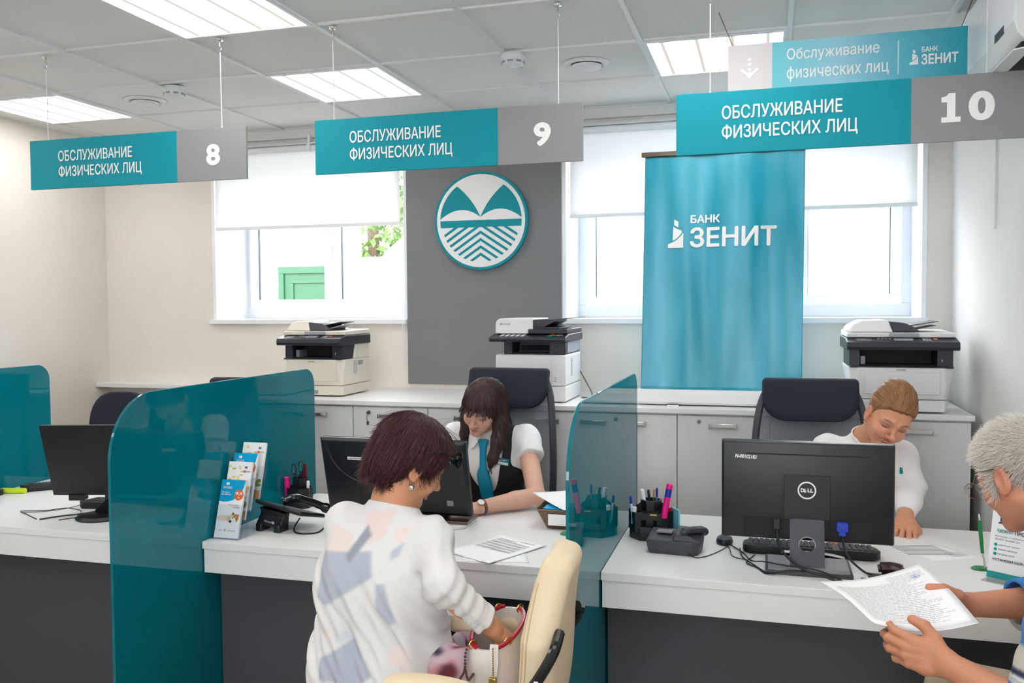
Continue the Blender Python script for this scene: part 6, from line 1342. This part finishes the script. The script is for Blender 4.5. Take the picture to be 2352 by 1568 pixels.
def shirt2(P):
    d = p2.torso(P, .006)
    for sd in ('l', 'r'):
        sh, el, wr = (np.array(p2.J[k+sd]) for k in ('sh_', 'el_', 'wr_')); m = el*.5+wr*.5
        e = chain(P, [sh+[0, 0, .004], el*.9+sh*.1, el*.9+wr*.1, m, wr+(el-wr)*.12], [.056, .050, .050, .046, .036], .03); q = P-A3(el); e = e+.0016*np.sin((q@A3((14, 40, 95)))+2*np.sin(P[:, 0]*60))*sstep(-np.sqrt((q*q).sum(1)), -.16, -.04); e = smax(e, -((P-A3(wr+(el-wr)*.12))@A3(unit(el-wr))), .004); d = smin(d, e, .025)
    d = d+.0022*np.sin(P[:, 2]*70+P[:, 0]*30)*np.sin(P[:, 0]*42+1)
    n0 = A3(p2.J['neck']); up_ = A3(unit((.05, -.25, 1))); d = smax(d, (P-n0)@up_-.016, .004); d = np.maximum(d, .60-P[:, 2]); return np.maximum(d, -p2.torso(P, -.004)*1.0)
organic('blouse', shirt2, [((.0, 3.30, .6), (.70, 4.05, 1.12), .0042)], 'satin', p2.root, lambda V: np.repeat(lc(238, 236, 234)[None], len(V), 0), o2)
def collar2(P):
    a = A3((.397, 3.71, 1.075)); ax = A3(unit((.05, -.35, 1))); q = P-a; t = q@ax; q2 = q-t[:, None]*ax; rr = np.sqrt((q2*q2).sum(1)); fr = (q2[:, 1] < 0)*(-q2[:, 1])
    return smax(np.abs(rr-.064-.15*t-.0)-.003, np.abs(t-.0+.45*fr)-.014, .003)
organic('collar', collar2, [((.28, 3.58, .99), (.52, 3.84, 1.14), .003)], 'satin', p2.root, lambda V: np.repeat(lc(240, 238, 236)[None], len(V), 0), o2)
def hair2(P):
    q = p2.hl(P); d = ell(q, (0, -.014, .040), (.0805, .104, .092)); d = smin(d, ell(q, (0, -.03, .105), (.045, .055, .028)), .03)
    d = smax(d, q[:, 1]-(.012+.62*np.maximum(q[:, 2]+.01, -.02))-.015*np.cos(q[:, 0]*30), .004); d = np.maximum(d, -(q[:, 2]+.055-.35*(q[:, 1]+.05))); d = smax(d, -ell(np.stack([np.abs(q[:, 0]), q[:, 1], q[:, 2]], 1), (.078, -.012, -.016), (.016, .026, .036)), .004)
    d = smin(d, ell(q, (0, -.115, .0), (.042, .034, .042)), .012)
    return d+.0011*(np.sin(q[:, 0]*260+q[:, 2]*60)+.6*np.sin(q[:, 0]*610+q[:, 2]*90))*sstep(q[:, 2], -.08, .02)
def c2n(V): q = p2.hl(V.astype(F4)); return .5*np.sin(q[:, 0]*280+q[:, 2]*60)+.5*np.sin(q[:, 0]*733+q[:, 2]*90)+.4*np.sin(q[:, 0]*90)
h2 = organic('hair', hair2, [((.28, 3.38, 1.06), (.66, 3.80, 1.34), .0026)], 'hair_base', p2.root, haircol((140, 98, 62), .25, c2n), o2)
bun = p2.hw((0, -.13, .02))
def flow2(P):
    q = p2.hl(P); v = A3(bun)-P; v = v/(np.linalg.norm(v, axis=1, keepdims=True)+1e-6); return v
strands('hair_strands', hair2, roots_of(h2, o2, 1500, lambda V: p2.hl(V.astype(F4))[:, 1] > -.04), flow2, 'hair', p2.root, 14, .010, (.0002, .0022), .0007, (158, 112, 72), .35, o2, .07, 4)
b = MB(); b.sph(p2.hw((.074, .001, -.05)), .004, 8, 6); b.obj('earring', 'chrome', p2.root, world=o2)
b = MB(); b.box((.50, 3.652, .94), (.53, 3.656, .965)); b.obj('name_tag', 'emblem_teal', p2.root, world=o2)
# ---------------------------------------------------------------- beige armchair, handbag
def make_armchair():
    r = thing('armchair', 'beige leather armchair with black arm frames in front of the middle desk', 'chair', (0, 0, 0))
    # sitter faces -x ; seat centre at origin
    tilt = math.radians(13); Rb = Ry(tilt); bc = np.array([.394, 0, .765])
    def back(P):
        q = (P-A3(bc))@A3(Rb); bow = .02*(1-(q[:, 1]/.17)**2)-.05*((q[:, 2])/.28)**2*0
        x = q[:, 0]-bow+.02*np.sin(q[:, 2]*9); d = np.stack([np.abs(x)-.010, np.abs(q[:, 1]-.25*np.clip(q[:, 2]-.02, 0, 1))-.112+.25*np.clip(q[:, 2]-.02, 0, 1), np.abs(q[:, 2])-.185], 1); o = np.maximum(d, 0)
        return np.sqrt((o*o).sum(1))+np.minimum(d.max(1), 0)-.028-.018*np.exp(-(np.minimum(np.abs(q[:, 2]), .3)/.3)**2)*.3
    organic('backrest', back, [((.22, -.22, .45), (.62, .22, 1.08), .006)], 'beige_leather', r)
    for sy in (-1, 1):
        b = MB()
        for e in (0, .011):
            pts = []
            for t in np.linspace(-.19, .15, 22):
                q = np.array([.0-.012-e*.9-.02*math.sin(t*9)*1, sy*(.146+e*.2)+(.5 if sy < 0 else 0)*max(0, t-.02), t]); p = bc+Rb@q
                P = np.stack([p+Rb@np.array([0, -sy*k, 0]) for k in np.linspace(-.03, .08, 111)]).astype(F4); dd = back(P); i = int(np.argmin(np.abs(dd))); pts.append(P[i].astype(float))
            b.tube(pts, .0022, 5)
        b.obj('back_seam', 'seam', r)
    def seat(P):
        q = P-A3((.03, 0, .445)); d = np.stack([np.abs(q[:, 0])-.22, np.abs(q[:, 1])-.155, np.abs(q[:, 2])-.012], 1); o = np.maximum(d, 0); return np.sqrt((o*o).sum(1))+np.minimum(d.max(1), 0)-.042
    organic('seat', seat, [((-.30, -.24, .37), (.34, .24, .52), .009)], 'beige_leather', r)
    for sy in (-1, 1):
        def pad(P):
            q = P-A3((.165, sy*.235, .697)); q = np.stack([q[:, 0], q[:, 1], q[:, 2]+.9*q[:, 0]**2], 1).astype(F4); d = np.stack([np.abs(q[:, 0])-.088, np.abs(q[:, 1])-.012, np.abs(q[:, 2])-.006], 1); o = np.maximum(d, 0); return np.sqrt((o*o).sum(1))+np.minimum(d.max(1), 0)-.024
        organic('arm_pad', pad, [((.02, sy*.235-.05, .62), (.31, sy*.235+.05, .75), .006)], 'beige_leather', r)
        b = MB(); b.tube(smooth_path([(.07, sy*.235, .672), (-.0, sy*.24, .60), (-.10, sy*.24, .52), (-.14, sy*.24, .43), (.05, sy*.235, .405), (.22, sy*.225, .45), (.31, sy*.205, .55), (.36, sy*.19, .64), (.415, sy*.18, .715), (.452, sy*.16, .78), (.455, sy*.10, .81)]), .0135, 10); b.tube(smooth_path([(.20, sy*.235, .675), (.22, sy*.237, .58), (.24, sy*.23, .45)]), .0125, 10); b.obj('arm_frame', 'black_gloss', r)
        b = MB(); b.sph((.42, sy*.192, .72), .008, 10, 6); b.sph((.37, sy*.203, .645), .008, 10, 6); b.obj('bolt', 'chrome', r)
    b = MB(); b.box((-.2, -.235, .385), (.24, .235, .402)); b.cyl((0, 0, .1), (0, 0, .39), .03); b.obj('gas_column', 'black', r)
    b = MB()
    for k in range(5):
        a = 2*PI*k/5; b.tube([(0, 0, .11), (.29*math.cos(a), .29*math.sin(a), .07)], [.032, .018], 8); b.sph((.29*math.cos(a), .29*math.sin(a), .031), .03, 10, 6)
    b.obj('star_base', 'black', r)
    return r
ac = make_armchair(); ac.location = (-.928, 2.145, 0); ac.rotation_euler.z = 0.0
dup(ac, (.78, 2.31, 0), -.5, 'beige leather armchair the striped shirt man sits on'); 

r = thing('handbag', 'open white leather handbag with red handles on the beige armchair', 'handbag', (-.685, 2.235, .492)); o = r.location
BC = np.array([-.685, 2.235])
def bring(hx, hy, z, lean=0, n=44): return [(BC[0]+lean+hx*math.copysign(abs(math.cos(a))**.85, math.cos(a)), BC[1]+hy*math.copysign(abs(math.sin(a))**.85, math.sin(a)), z+(.012*math.sin(a) if z > .7 else 0)) for a in [2*PI*i/n for i in range(n)]]
outer = [bring(.055, .112, .4925), bring(.066, .13, .505), bring(.070, .138, .58), bring(.067, .138, .66), bring(.060, .134, .735)]
inner = [bring(.054, .126, .735), bring(.058, .125, .66), bring(.058, .12, .53)]
b = MB(); b.loft(outer+inner); b.obj('bag_body', mat('white_leather', (226, 219, 214), .5, vary=.02, vscale=80, bump=.3, bscale=260), r, world=o, smooth=60)
b = MB()
rim = bring(.058, .131, .738)
b.tube([p for p in rim[-9:]+rim[:10]], .0062, 8); b.tube([p for p in rim[13:32]], .0062, 8); b.obj('red_handle', mat('red_leather', (178, 14, 40), .35), r, world=o)
for k in (8, 15, 29, 36, 40):
    p = np.array(rim[k]); b = MB(); b.tube([p+.011*np.array([math.cos(a)*.6, math.cos(a)*.8, math.sin(a)]) for a in [2*PI*i/18 for i in range(18)]], .0022, 6, closed=True); b.obj('gold_ring', 'brass', r, world=o)
b = MB(); b.loft([[(-.655+x, 2.102-.004*k, z) for x, z in ((-w, 0+zz), (w, 0+zz))]+[(-.655+x, 2.098-.004*k, zz) for x in (w, -w)] for k, (zz, w) in enumerate(((.742, .011), (.70, .012), (.662, .009)))]); zt = b.obj('zip_tab', 'white_leather', r, world=o)
b = MB()
for i in range(12): b.box((-.6565, 2.086, .668+.006*i), (-.6535, 2.091, .671+.006*i))
b.obj('zip_teeth', 'brass', zt, world=o, smooth=0); b = MB(); b.box((-.6645, 2.078, .638), (-.6455, 2.091, .664)); b.obj('zip_block', 'brass', zt, world=o, bevel=.002)
b = MB(); g = np.random.default_rng(4)
for br in (smooth_path([(-.737, 2.17, .735), (-.742, 2.13, .70), (-.738, 2.11, .665), (-.75, 2.10, .64)], 10), smooth_path([(-.738, 2.112, .665), (-.725, 2.10, .645), (-.712, 2.10, .66)], 10)):
    for i, p in enumerate(br):
        if i % 2 == 0: b.sph(p, .0032+.001*g.random(), 7, 5)
b.obj('bead_charm', mat('bead', (92, 62, 56), .3), r, world=o)

# ---------------------------------------------------------------- visitor seen from behind (middle desk)
SK3 = (206, 148, 112)
p3 = Person('person', 'visitor with short maroon hair in pale patchwork sweater reaching into the handbag', (-1.02, 2.22, 0), (-.968, 2.335, 1.150), (.64, .57, -.52), (.06, 0, 1))
p3.lat = unit((-1, .12, 0)); p3.fdir = unit((-.1, 1, 0))
p3.J = dict(neck=(-1.010, 2.285, 1.055), chest=(-1.030, 2.265, .88), waist=(-1.025, 2.235, .70), pelvis=(-1.02, 2.22, .585), sh_l=(-1.175, 2.325, .965), sh_r=(-.880, 2.245, .960),
    el_l=(-1.23, 2.47, .77), el_r=(-.792, 2.10, .884), wr_l=(-1.08, 2.60, .68), wr_r=(-.690, 2.195, .748), hip_l=(-1.12, 2.24, .565), hip_r=(-.93, 2.22, .565), kn_l=(-1.16, 2.66, .53), kn_r=(-.98, 2.66, .53), an_l=(-1.16, 2.63, .09), an_r=(-.98, 2.63, .09))
p3.hands = [hand((-.690, 2.195, .748), (.40, .62, -.62), (.45, -.1, .8), -1, [(.4, .7, .4), (.45, .7, .4), (.5, .7, .4), (.5, .7, .4)], s=.92), hand((-1.08, 2.60, .68), (.6, .6, -.2), (0, 0, 1), 1, [(.3, .4, .3)]*4)]
p3.build([((-1.45, 1.95, .0), (-.5, 2.85, .66), .008), ((-1.45, 1.95, .66), (-.5, 2.85, 1.0), .0035), ((-1.2, 2.15, 1.0), (-.76, 2.6, 1.32), .0024)], SK3, lip=(170, 96, 88), brow=(70, 44, 36))
o3 = p3.off
def sweat(P):
    d = p3.torso(P, .006); x, y, z = P[:, 0], P[:, 1], P[:, 2]
    d = smin(d, rc(P, (-1.10, 2.235, .56), (-.935, 2.215, .56), .128), .10); d = smin(d, rc(P, (-1.10, 2.26, .80), (-.95, 2.24, .80), .118), .10)
    for sd in ('l', 'r'):
        sh, el, wr = (np.array(p3.J[k+sd]) for k in ('sh_', 'el_', 'wr_')); en = el+(wr-el)*.74; ax = unit(wr-el)
        e = chain(P, [sh, el, en], [.054, .046, .040], .03); q = P-A3(el); t = q@A3(ax)
        e = e+.0026*np.sin(t*95+(q@A3((40, 25, -30))))*sstep(t, -.16, .02)-.0035*sstep(t, np.dot(en-el, ax)-.02, np.dot(en-el, ax)-.018); e = smax(e, t-np.dot(en-el, ax)-.012, .003); d = smin(d, e, .035)
    u = x+.55*z; fold = sstep(-z, -.98, -.72)
    d = d+fold*(.0052*np.sin(u*52+1.1*np.sin(z*7))+.0034*np.sin((x+.28*z)*95+2)+.0022*np.sin((x+.8*z)*140+1))*sstep(-y, -2.30, -2.22); d = d+.0035*np.sin((z*1.2-x*1.1)*60)*np.exp(-((z-.98)/.09)**2)*np.exp(-((x+.88)/.09)**2)
    n0 = A3((-1.0, 2.27, 1.045)); up_ = A3(unit((.12, .30, 1))); d = smax(d, (P-n0)@up_, .003)
    hem = .555+.05*sstep(x, -.98, -.78)+.012*np.sin(x*22); d = smax(d, hem-z, .004); return np.maximum(d, -p3.torso(P, -.006))
def inpoly(u, v, poly):
    r_ = np.zeros(len(u), bool); n = len(poly)
    for i in range(n):
        (x1, y1), (x2, y2) = poly[i], poly[(i+1) % n]; c = ((y1 > v) != (y2 > v)) & (u < (x2-x1)*(v-y1)/((y2-y1) or 1e-9)+x1); r_ ^= c
    return r_
SWP = [((222, 209, 206), [(735, 1205), (835, 1215), (850, 1255), (745, 1258)]), ((224, 208, 205), [(855, 1165), (955, 1150), (935, 1212), (895, 1232)]), ((224, 210, 207), [(962, 1195), (1002, 1190), (992, 1222), (966, 1220)]),
       ((174, 181, 193), [(746, 1260), (905, 1245), (922, 1300), (850, 1340), (775, 1382), (748, 1365)]), ((150, 156, 166), [(878, 1190), (897, 1212), (843, 1276), (826, 1262)]), ((172, 179, 192), [(768, 1505), (832, 1470), (872, 1445), (938, 1520), (900, 1547), (770, 1552)]),
       ((180, 187, 198), [(963, 1240), (997, 1220), (988, 1250), (965, 1260)]), ((178, 184, 196), [(935, 1312), (960, 1310), (1000, 1395), (975, 1405), (940, 1370)]), ((226, 214, 210), [(770, 1425), (815, 1440), (800, 1460), (775, 1460)]), ((205, 210, 217), [(810, 1440), (870, 1430), (880, 1445), (820, 1460)]), ((190, 196, 206), [(790, 1122), (850, 1150), (835, 1160), (785, 1145)]), ((228, 214, 211), [(985, 1450), (1040, 1460), (1030, 1510), (980, 1490)])]
def swcol(V):
    C = np.repeat(lc(219, 218, 217)[None], len(V), 0); px = (V[:, 0]+1.188)/.00100+735; pz = (1.035-V[:, 2])/.00112+1160
    for c, poly in SWP:
        dd = np.full(len(V), 1e9)
        for i in range(len(poly)):
            a, b_ = np.array(poly[i], float), np.array(poly[(i+1) % len(poly)], float); e = b_-a; t = np.clip(((px-a[0])*e[0]+(pz-a[1])*e[1])/(e@e), 0, 1); dd = np.minimum(dd, np.hypot(px-a[0]-t*e[0], pz-a[1]-t*e[1]))
        dd = np.where(inpoly(px, pz, poly), -dd, dd); C = paint(C, sstep(-dd, -2.2, 2.2)*(V[:, 1] < 2.33), lc(*c))
    return C
organic('sweater', sweat, [((-1.42, 1.95, .53), (-.60, 2.75, 1.12), .0036)], 'cloth', p3.root, swcol, o3)
def ring3(P):
    return np.abs(np.maximum(np.abs(sweat(P))-.0, 0))
def skirt(P):
    d = smin(rc(P, (-.90, 2.22, .585), (-.80, 2.20, .575), .105), rc(P, (-.80, 2.17, .63), (-.765, 2.17, .54), .045), .05); d = smin(d, rc(P, (-1.12, 2.24, .565), (-1.16, 2.66, .53), .095), .05); d = smin(d, rc(P, (-.93, 2.22, .565), (-.98, 2.66, .53), .095), .05)
    d = d+.004*np.sin(P[:, 0]*90+P[:, 2]*25); return np.maximum(d, -p3.torso(P, -.02))
def skcol(V):
    C = np.repeat(lc(214, 190, 200)[None], len(V), 0); s = np.sin(V[:, 0]*70)+np.sin(V[:, 1]*63+1)+np.sin(V[:, 2]*57+2); C[s > 1.2] = lc(112, 52, 62); C[s < -1.5] = lc(56, 52, 78); C[(s > .7) & (s < .95)] = lc(226, 130, 140); return C
organic('floral_skirt', skirt, [((-1.32, 2.0, .42), (-.66, 2.8, .72), .006)], 'cloth', p3.root, skcol, o3)
def hair3(P):
    q = p3.hl(P); d = ell(q, (0, -.020, .040), (.092, .118, .098)); d = smin(d, ell(q, (0, -.075, -.035), (.074, .055, .075)), .04); m = np.abs(q[:, 0])
    a = np.arctan2(q[:, 0], q[:, 1]+.03); n_ = np.sin(a*13+1)+.6*np.sin(a*29)
    lowb = -.082+.010*n_-.0*m; line = np.where(q[:, 1] < -.02, lowb, lowb+.95*(q[:, 1]+.02)); line = np.where(q[:, 1] > .04, line+2.6*(q[:, 1]-.04), line); d = smax(d, line-q[:, 2], .006)
    d = smax(d, -ell(q, (0, .125, -.03), (.085, .085, .085)), .01); d = smax(d, -ell(np.stack([m, q[:, 1], q[:, 2]], 1), (.088, .004, -.045), (.022, .018, .03)), .004)
    return d+hair_ridges(q, (0, -.03), .0013, 40)
h3 = organic('hair', hair3, [((-1.2, 2.12, .98), (-.74, 2.58, 1.36), .003)], 'hair_base', p3.root, haircol((58, 26, 28), .3, az(p3, (0, -.03))), o3)
cr3 = p3.hw((0, -.035, .145))
def flow3(P):
    q = p3.hl(P); v = P-A3(cr3); v = v/(np.linalg.norm(v, axis=1, keepdims=True)+1e-6); return v+A3(p3.R@np.array([0, .25, -.1]))
strands('hair_strands', hair3, roots_of(h3, o3, 2600, lambda V: p3.hl(V.astype(F4))[:, 2] > -.075), flow3, 'hair', p3.root, 12, .0085, (.0004, .005), .0008, (72, 32, 32), .45, o3, .22, 7, free=3)
strands('hair_strands', hair3, roots_of(h3, o3, 160, lambda V: p3.hl(V.astype(F4))[:, 2] > .11, 5), lambda P: flow3(P)+A3((0, 0, .5)), 'hair', p3.root, 12, .007, (.002, .01), .00035, (60, 28, 28), .3, o3, .35, 9, free=9, grav=.9)
e = p3.hw((.0765, .002, -.058)); b = MB(); b.sph(e, .0078, 14, 9); er = b.obj('earring', 'chrome', p3.root, world=o3); b = MB()
for i in range(8): b.sph(np.array(e)+.0066*np.array([math.cos(i*.9)*.6, -.75, math.sin(i*.9)*.6]), .0022, 6, 5)
b.obj('gem', 'letter', er, world=o3)
def eyewear(name, label, pp, cy, cz, n, lens_mat, frame_mat, rx, rz_, arm_end, thick, rim=True, sep=.031):
    R = pp.R; base = pp.hw((0, cy, cz)); r = thing(name, label, 'glasses', tuple(base)); o = np.asarray(base)
    nl = unit(n); ul = unit(np.cross((1, 0, 0), nl)); W = lambda q: pp.hw(q); c0 = np.array([0, cy, cz])
    for sg in (1, -1):
        c = c0+np.array([sg*sep, 0, 0]); wrap = .22*sg
        P = lambda a, k=1, off=0: W(c+rx*k*math.cos(a)*np.array([math.cos(wrap), -abs(math.sin(wrap))*1*np.sign(math.cos(a)*sg), 0])+ul*rz_*k*math.sin(a)*(1 if math.sin(a) > 0 else .9)+nl*off)
        aa = [2*PI*i/28 for i in range(28)]
        b = MB(); b.loft([[P(a, 1, -.0006) for a in aa], [P(a, 1, .0006) for a in aa]]); b.obj('lens', lens_mat, r, world=o, smooth=0)
        b = MB(); b.tube([P(a) for a in aa], thick, 6, closed=True); b.obj('rim', frame_mat, r, world=o)
        hinge = c+np.array([sg*rx*.98, -.006, 0])+ul*rz_*.35
        b = MB(); b.tube(smooth_path([W(hinge), W(hinge+np.array([sg*.006, -.02, .0])), W(np.array([sg*arm_end[0], arm_end[1]+.05, arm_end[2]+.004])), W(np.array([sg*arm_end[0], arm_end[1], arm_end[2]])), W(np.array([sg*(arm_end[0]-.002), arm_end[1]-.03, arm_end[2]-.02]))]), thick*1.3, 6); b.obj('temple_arm', frame_mat, r, world=o)
    b = MB(); b.tube(smooth_path([W(c0+np.array([-sep+rx*.95, 0, 0])+ul*rz_*.3), W(c0+nl*.004+ul*rz_*.45), W(c0+np.array([sep-rx*.95, 0, 0])+ul*rz_*.3)]), thick, 6); b.obj('bridge', frame_mat, r, world=o)
    return r
tint_glass('brown_lens', (.22, .13, .06)); mat('dark_lens', (10, 12, 18), .08)
eyewear('sunglasses', 'dark sunglasses pushed up on the maroon hair', p3, .112, .070, (0, .92, .40), 'dark_lens', 'black_gloss', .030, .024, (.094, .02, .065), .0022, sep=.034)

# ---------------------------------------------------------------- man with grey hair (right edge)
SK4 = (196, 134, 104)
p4 = Person('person', 'grey haired man in striped polo shirt and glasses reading papers', (.84, 2.26, 0), (.592, 2.352, 1.184), (-.57, .69, -.47), (.0, .06, 1), man=1, hs=1.04)
p4.lat = unit((.45, .9, 0)); p4.fdir = unit((-.9, .45, 0))
p4.J = dict(neck=(.700, 2.300, 1.065), chest=(.735, 2.285, .90), waist=(.82, 2.27, .70), pelvis=(.85, 2.26, .58), sh_l=(.632, 2.115, .980), sh_r=(.805, 2.470, .985),
    el_l=(.572, 2.075, .712), el_r=(.745, 2.545, .825), wr_l=(.412, 2.205, .762), wr_r=(.510, 2.475, .822), hip_l=(.81, 2.16, .565), hip_r=(.87, 2.36, .565), kn_l=(.44, 2.36, .56), kn_r=(.50, 2.56, .56), an_l=(.45, 2.36, .09), an_r=(.50, 2.54, .09))
p4.hands = [hand((.412, 2.205, .762), (-.92, .30, .16), (-.25, -1, .12), 1, [(.35, .7, .4), (.40, .7, .4), (.45, .75, .4), (.5, .8, .4)], thumb=[(.016, .015, -.006), (.042, .040, -.014), (.062, .066, -.018), (.066, .094, -.024)], s=1.04, fat=1.14),
            hand((.510, 2.475, .822), (-.93, .0, -.04), (.05, 1, .45), -1, [(.35, .3, .2), (.4, .3, .2), (.45, .35, .2), (.5, .35, .2)], thumb=[(.016, .010, -.010), (.044, .034, -.020), (.064, .064, -.022), (.066, .096, -.020)], s=1.06, fat=1.14)]
p4.build([((.30, 1.9, .0), (1.05, 2.85, .66), .008), ((.22, 1.9, .66), (1.05, 2.75, 1.04), .0032), ((.44, 2.12, 1.04), (.86, 2.56, 1.36), .0025)], SK4, lip=(160, 96, 84), brow=(150, 140, 130), blush=(205, 110, 90))
o4 = p4.off; fr4 = lambda V: p4.hl(V.astype(F4))
SL = dict(l=(.80, 0), r=(1.0, .52))
def polo(P):
    d = p4.torso(P, .010)
    for sd in ('l', 'r'):
        sh, el, wr = (np.array(p4.J[k+sd]) for k in ('sh_', 'el_', 'wr_')); a_, f_ = SL[sd]
        if f_ == 0: en = sh+(el-sh)*a_; pts = [sh, en]; rad = [.070, .078]; ax = unit(el-sh)
        else: en = el+(wr-el)*f_; pts = [sh, el, en]; rad = [.070, .066, .064]; ax = unit(wr-el)
        e = chain(P, pts, rad, .03); t = (P-A3(en))@A3(ax); e = smax(e+.0022*np.sin(t*70+P[:, 1]*45), t, .004); e = np.maximum(e, -(chain(P, [sh, el, wr], [.040, .040, .03], .01)-.004+.0*t) if 0 else -rc(P, en-ax*.05, en+ax*.02, rad[-1]-.012)); d = smin(d, e, .03)
    n0 = A3(p4.J['neck']); up_ = A3(unit((-.35, .1, 1))); d = smax(d, (P-n0)@up_-.01, .004); d = np.maximum(d, .60-P[:, 2]); return np.maximum(d+.0018*np.sin(P[:, 2]*80+P[:, 0]*60), -p4.torso(P, -.006))
def pcol(V):
    BL, GR, NV, LT = lc(70, 132, 205), lc(202, 197, 188), lc(46, 50, 78), lc(226, 226, 226); C = np.repeat(GR[None], len(V), 0)
    def bands(t, tab, m):
        for a, b_, c in tab: C[m & (t >= a) & (t < b_)] = c
    tt = V[:, 2]; bands(tt, [(.60, .66, GR), (.66, .70, NV), (.70, .78, GR), (.78, .82, BL), (.82, .86, GR), (.86, .93, BL), (.93, .985, GR), (.985, 1.01, NV), (1.01, 1.06, BL), (1.06, 1.2, GR)], np.ones(len(V), bool))
    for sd in ('l', 'r'):
        sh, el, wr = (np.array(p4.J[k+sd]) for k in ('sh_', 'el_', 'wr_')); a_, f_ = SL[sd]; P = V.astype(F4)
        if f_ == 0: en = sh+(el-sh)*a_; ax = unit(el-sh); dd = rc(P, sh+(en-sh)*.25, en, .082)
        else: en = el+(wr-el)*f_; ax = unit(wr-el); dd = chain(P, [sh+(el-sh)*.4, el, en], [.075, .075, .075], .01)
        t = -((V-en)@ax); m = dd < .004
        bands(t, [(-1, .006, BL), (.006, .012, GR), (.012, .014, NV), (.014, .02, LT), (.02, .036, NV), (.036, .085, GR), (.085, .16, BL), (.16, .21, GR), (.21, .23, NV)] if sd == 'l' else [(-1, .007, BL), (.007, .022, BL)] and [(-1, .012, GR), (.012, .3, GR)], m)
        if sd == 'r':
            zt = V[:, 2]-(en[2]+.0); bands(zt, [(-.2, -.045, GR), (-.045, -.028, NV), (-.028, .018, GR), (.018, .09, BL)], m)
    return C
organic('polo_shirt', polo, [((.42, 1.92, .58), (1.08, 2.72, 1.14), .003)], 'cloth', p4.root, pcol, o4)
def pants(P):
    d = rc(P, (.81, 2.16, .57), (.87, 2.36, .57), .118)
    for sd in ('l', 'r'): d = smin(d, chain(P, [p4.J['hip_'+sd], p4.J['kn_'+sd], np.array(p4.J['an_'+sd])+[0, 0, .02]], [.10, .078, .055], .02), .04)
    return np.maximum(d, P[:, 2]-.66)
organic('trousers', pants, [((.30, 2.0, .08), (1.05, 2.72, .70), .009)], 'cloth', p4.root, lambda V: np.repeat(lc(188, 176, 150)[None], len(V), 0), o4)
def hair4(P):
    q = p4.hl(P); m = np.abs(q[:, 0]); d = ell(q, (0, -.016, .036), (.0815, .1, .087)); d = smax(d, q[:, 1]-(.030+.45*np.maximum(q[:, 2], -.03)), .004); d = np.maximum(d, -(q[:, 2]+.062-.25*np.maximum(-q[:, 1]-.02, -.0))); d = smax(d, -ell(np.stack([m, q[:, 1], q[:, 2]], 1), (.08, -.01, -.014), (.018, .026, .038)), .004)
    sb = ell(np.stack([m, q[:, 1], q[:, 2]], 1), (.071, .030, -.012), (.008, .010, .030)); return smin(d, sb, .01)
h4 = organic('hair', hair4, [((.44, 2.15, 1.06), (.86, 2.56, 1.36), .003)], 'hair_base', p4.root, haircol((184, 172, 160), .15, lambda V: np.random.default_rng(1).normal(size=len(V))), o4)
def flow4(P):
    N = grad(hair4, P); v = p4.R@np.array([0, .9, -.15]); return N*F4(.75)+A3(v)*F4(.8)+A3((0, 0, -.45))*sstep(-p4.hl(P)[:, 2], -.03, .05)[:, None]
strands('hair_strands', hair4, roots_of(h4, o4, 8000, lambda V: (fr4(V)[:, 2] > -.06) & ((fr4(V)[:, 1] < .03) | (fr4(V)[:, 2] > .045))), flow4, 'hair', p4.root, 6, .0052, (.0, .001), .0005, (192, 183, 173), .22, o4, .22, 3, free=6, tipcol=(232, 227, 220))
eyewear('spectacles', 'thin metal framed spectacles worn by the grey haired man', p4, .110, -.004, (0, 1, -.10), 'clear', mat('thin_metal', (150, 130, 100), .3, 1), .028, .021, (.083, -.005, .016), .0011)
# the document he holds
dc = [(.143, 2.50, .846), (.396, 2.525, .905), (.486, 2.31, .836), (.250, 2.275, .826)]
r = thing('document', 'stapled printed document held in the hands of the grey haired man', 'document', tuple(np.mean(dc, 0))); o = np.asarray(r.location)
DCc = [np.array(c) for c in dc]
def dpt(u, v, k=0):
    p = (DCc[3]*(1-u)+DCc[2]*u)*(1-v)+(DCc[0]*(1-u)+DCc[1]*u)*v
    return p+np.array([0, 0, -.020*math.sin(PI*u)*(1-v*.3)+.010*math.sin(PI*v)+.0007*k])
for k in range(3):
    b = MB(); dx = .004*k; b.grid(lambda u, v: dpt(u, v, -2.2*k)+np.array([dx, -.003*k, 0]), 20, 16); b.obj('page', 'paper', r, world=o, smooth=180, solid=.0004)
b = MB(); g = np.random.default_rng(8)
for i in range(34):
    v = .90-.025*i; n = 10; u0, u1 = .08, (.72+.2*g.random())
    if i < 5: u0, u1 = (.62, .95)
    uu = u0
    while uu < u1:
        du = .018+.05*g.random(); ue = min(u1, uu+du)
        b.add([dpt(uu, v, 1), dpt(ue, v, 1), dpt(ue, v-.0075, 1), dpt(uu, v-.0075, 1)], [(0, 1, 2, 3)]); uu = ue+.010
b.obj('print', mat('ink_light', (190, 191, 194), .8), r, world=o, smooth=0)
b = MB(); cc = (.86, .80)
for ra, rb in ((.042, .039), (.030, .027), (.012, .0)):
    V = [dpt(cc[0]+q*math.cos(a), cc[1]+q*math.sin(a), 1.6) for q in (ra, rb) for a in [2*PI*i/24 for i in range(24)]]; b.add(V, [(i, (i+1) % 24, 24+(i+1) % 24, 24+i) for i in range(24)])
b.obj('blue_stamp', 'ink_blue', r, world=o, smooth=0)
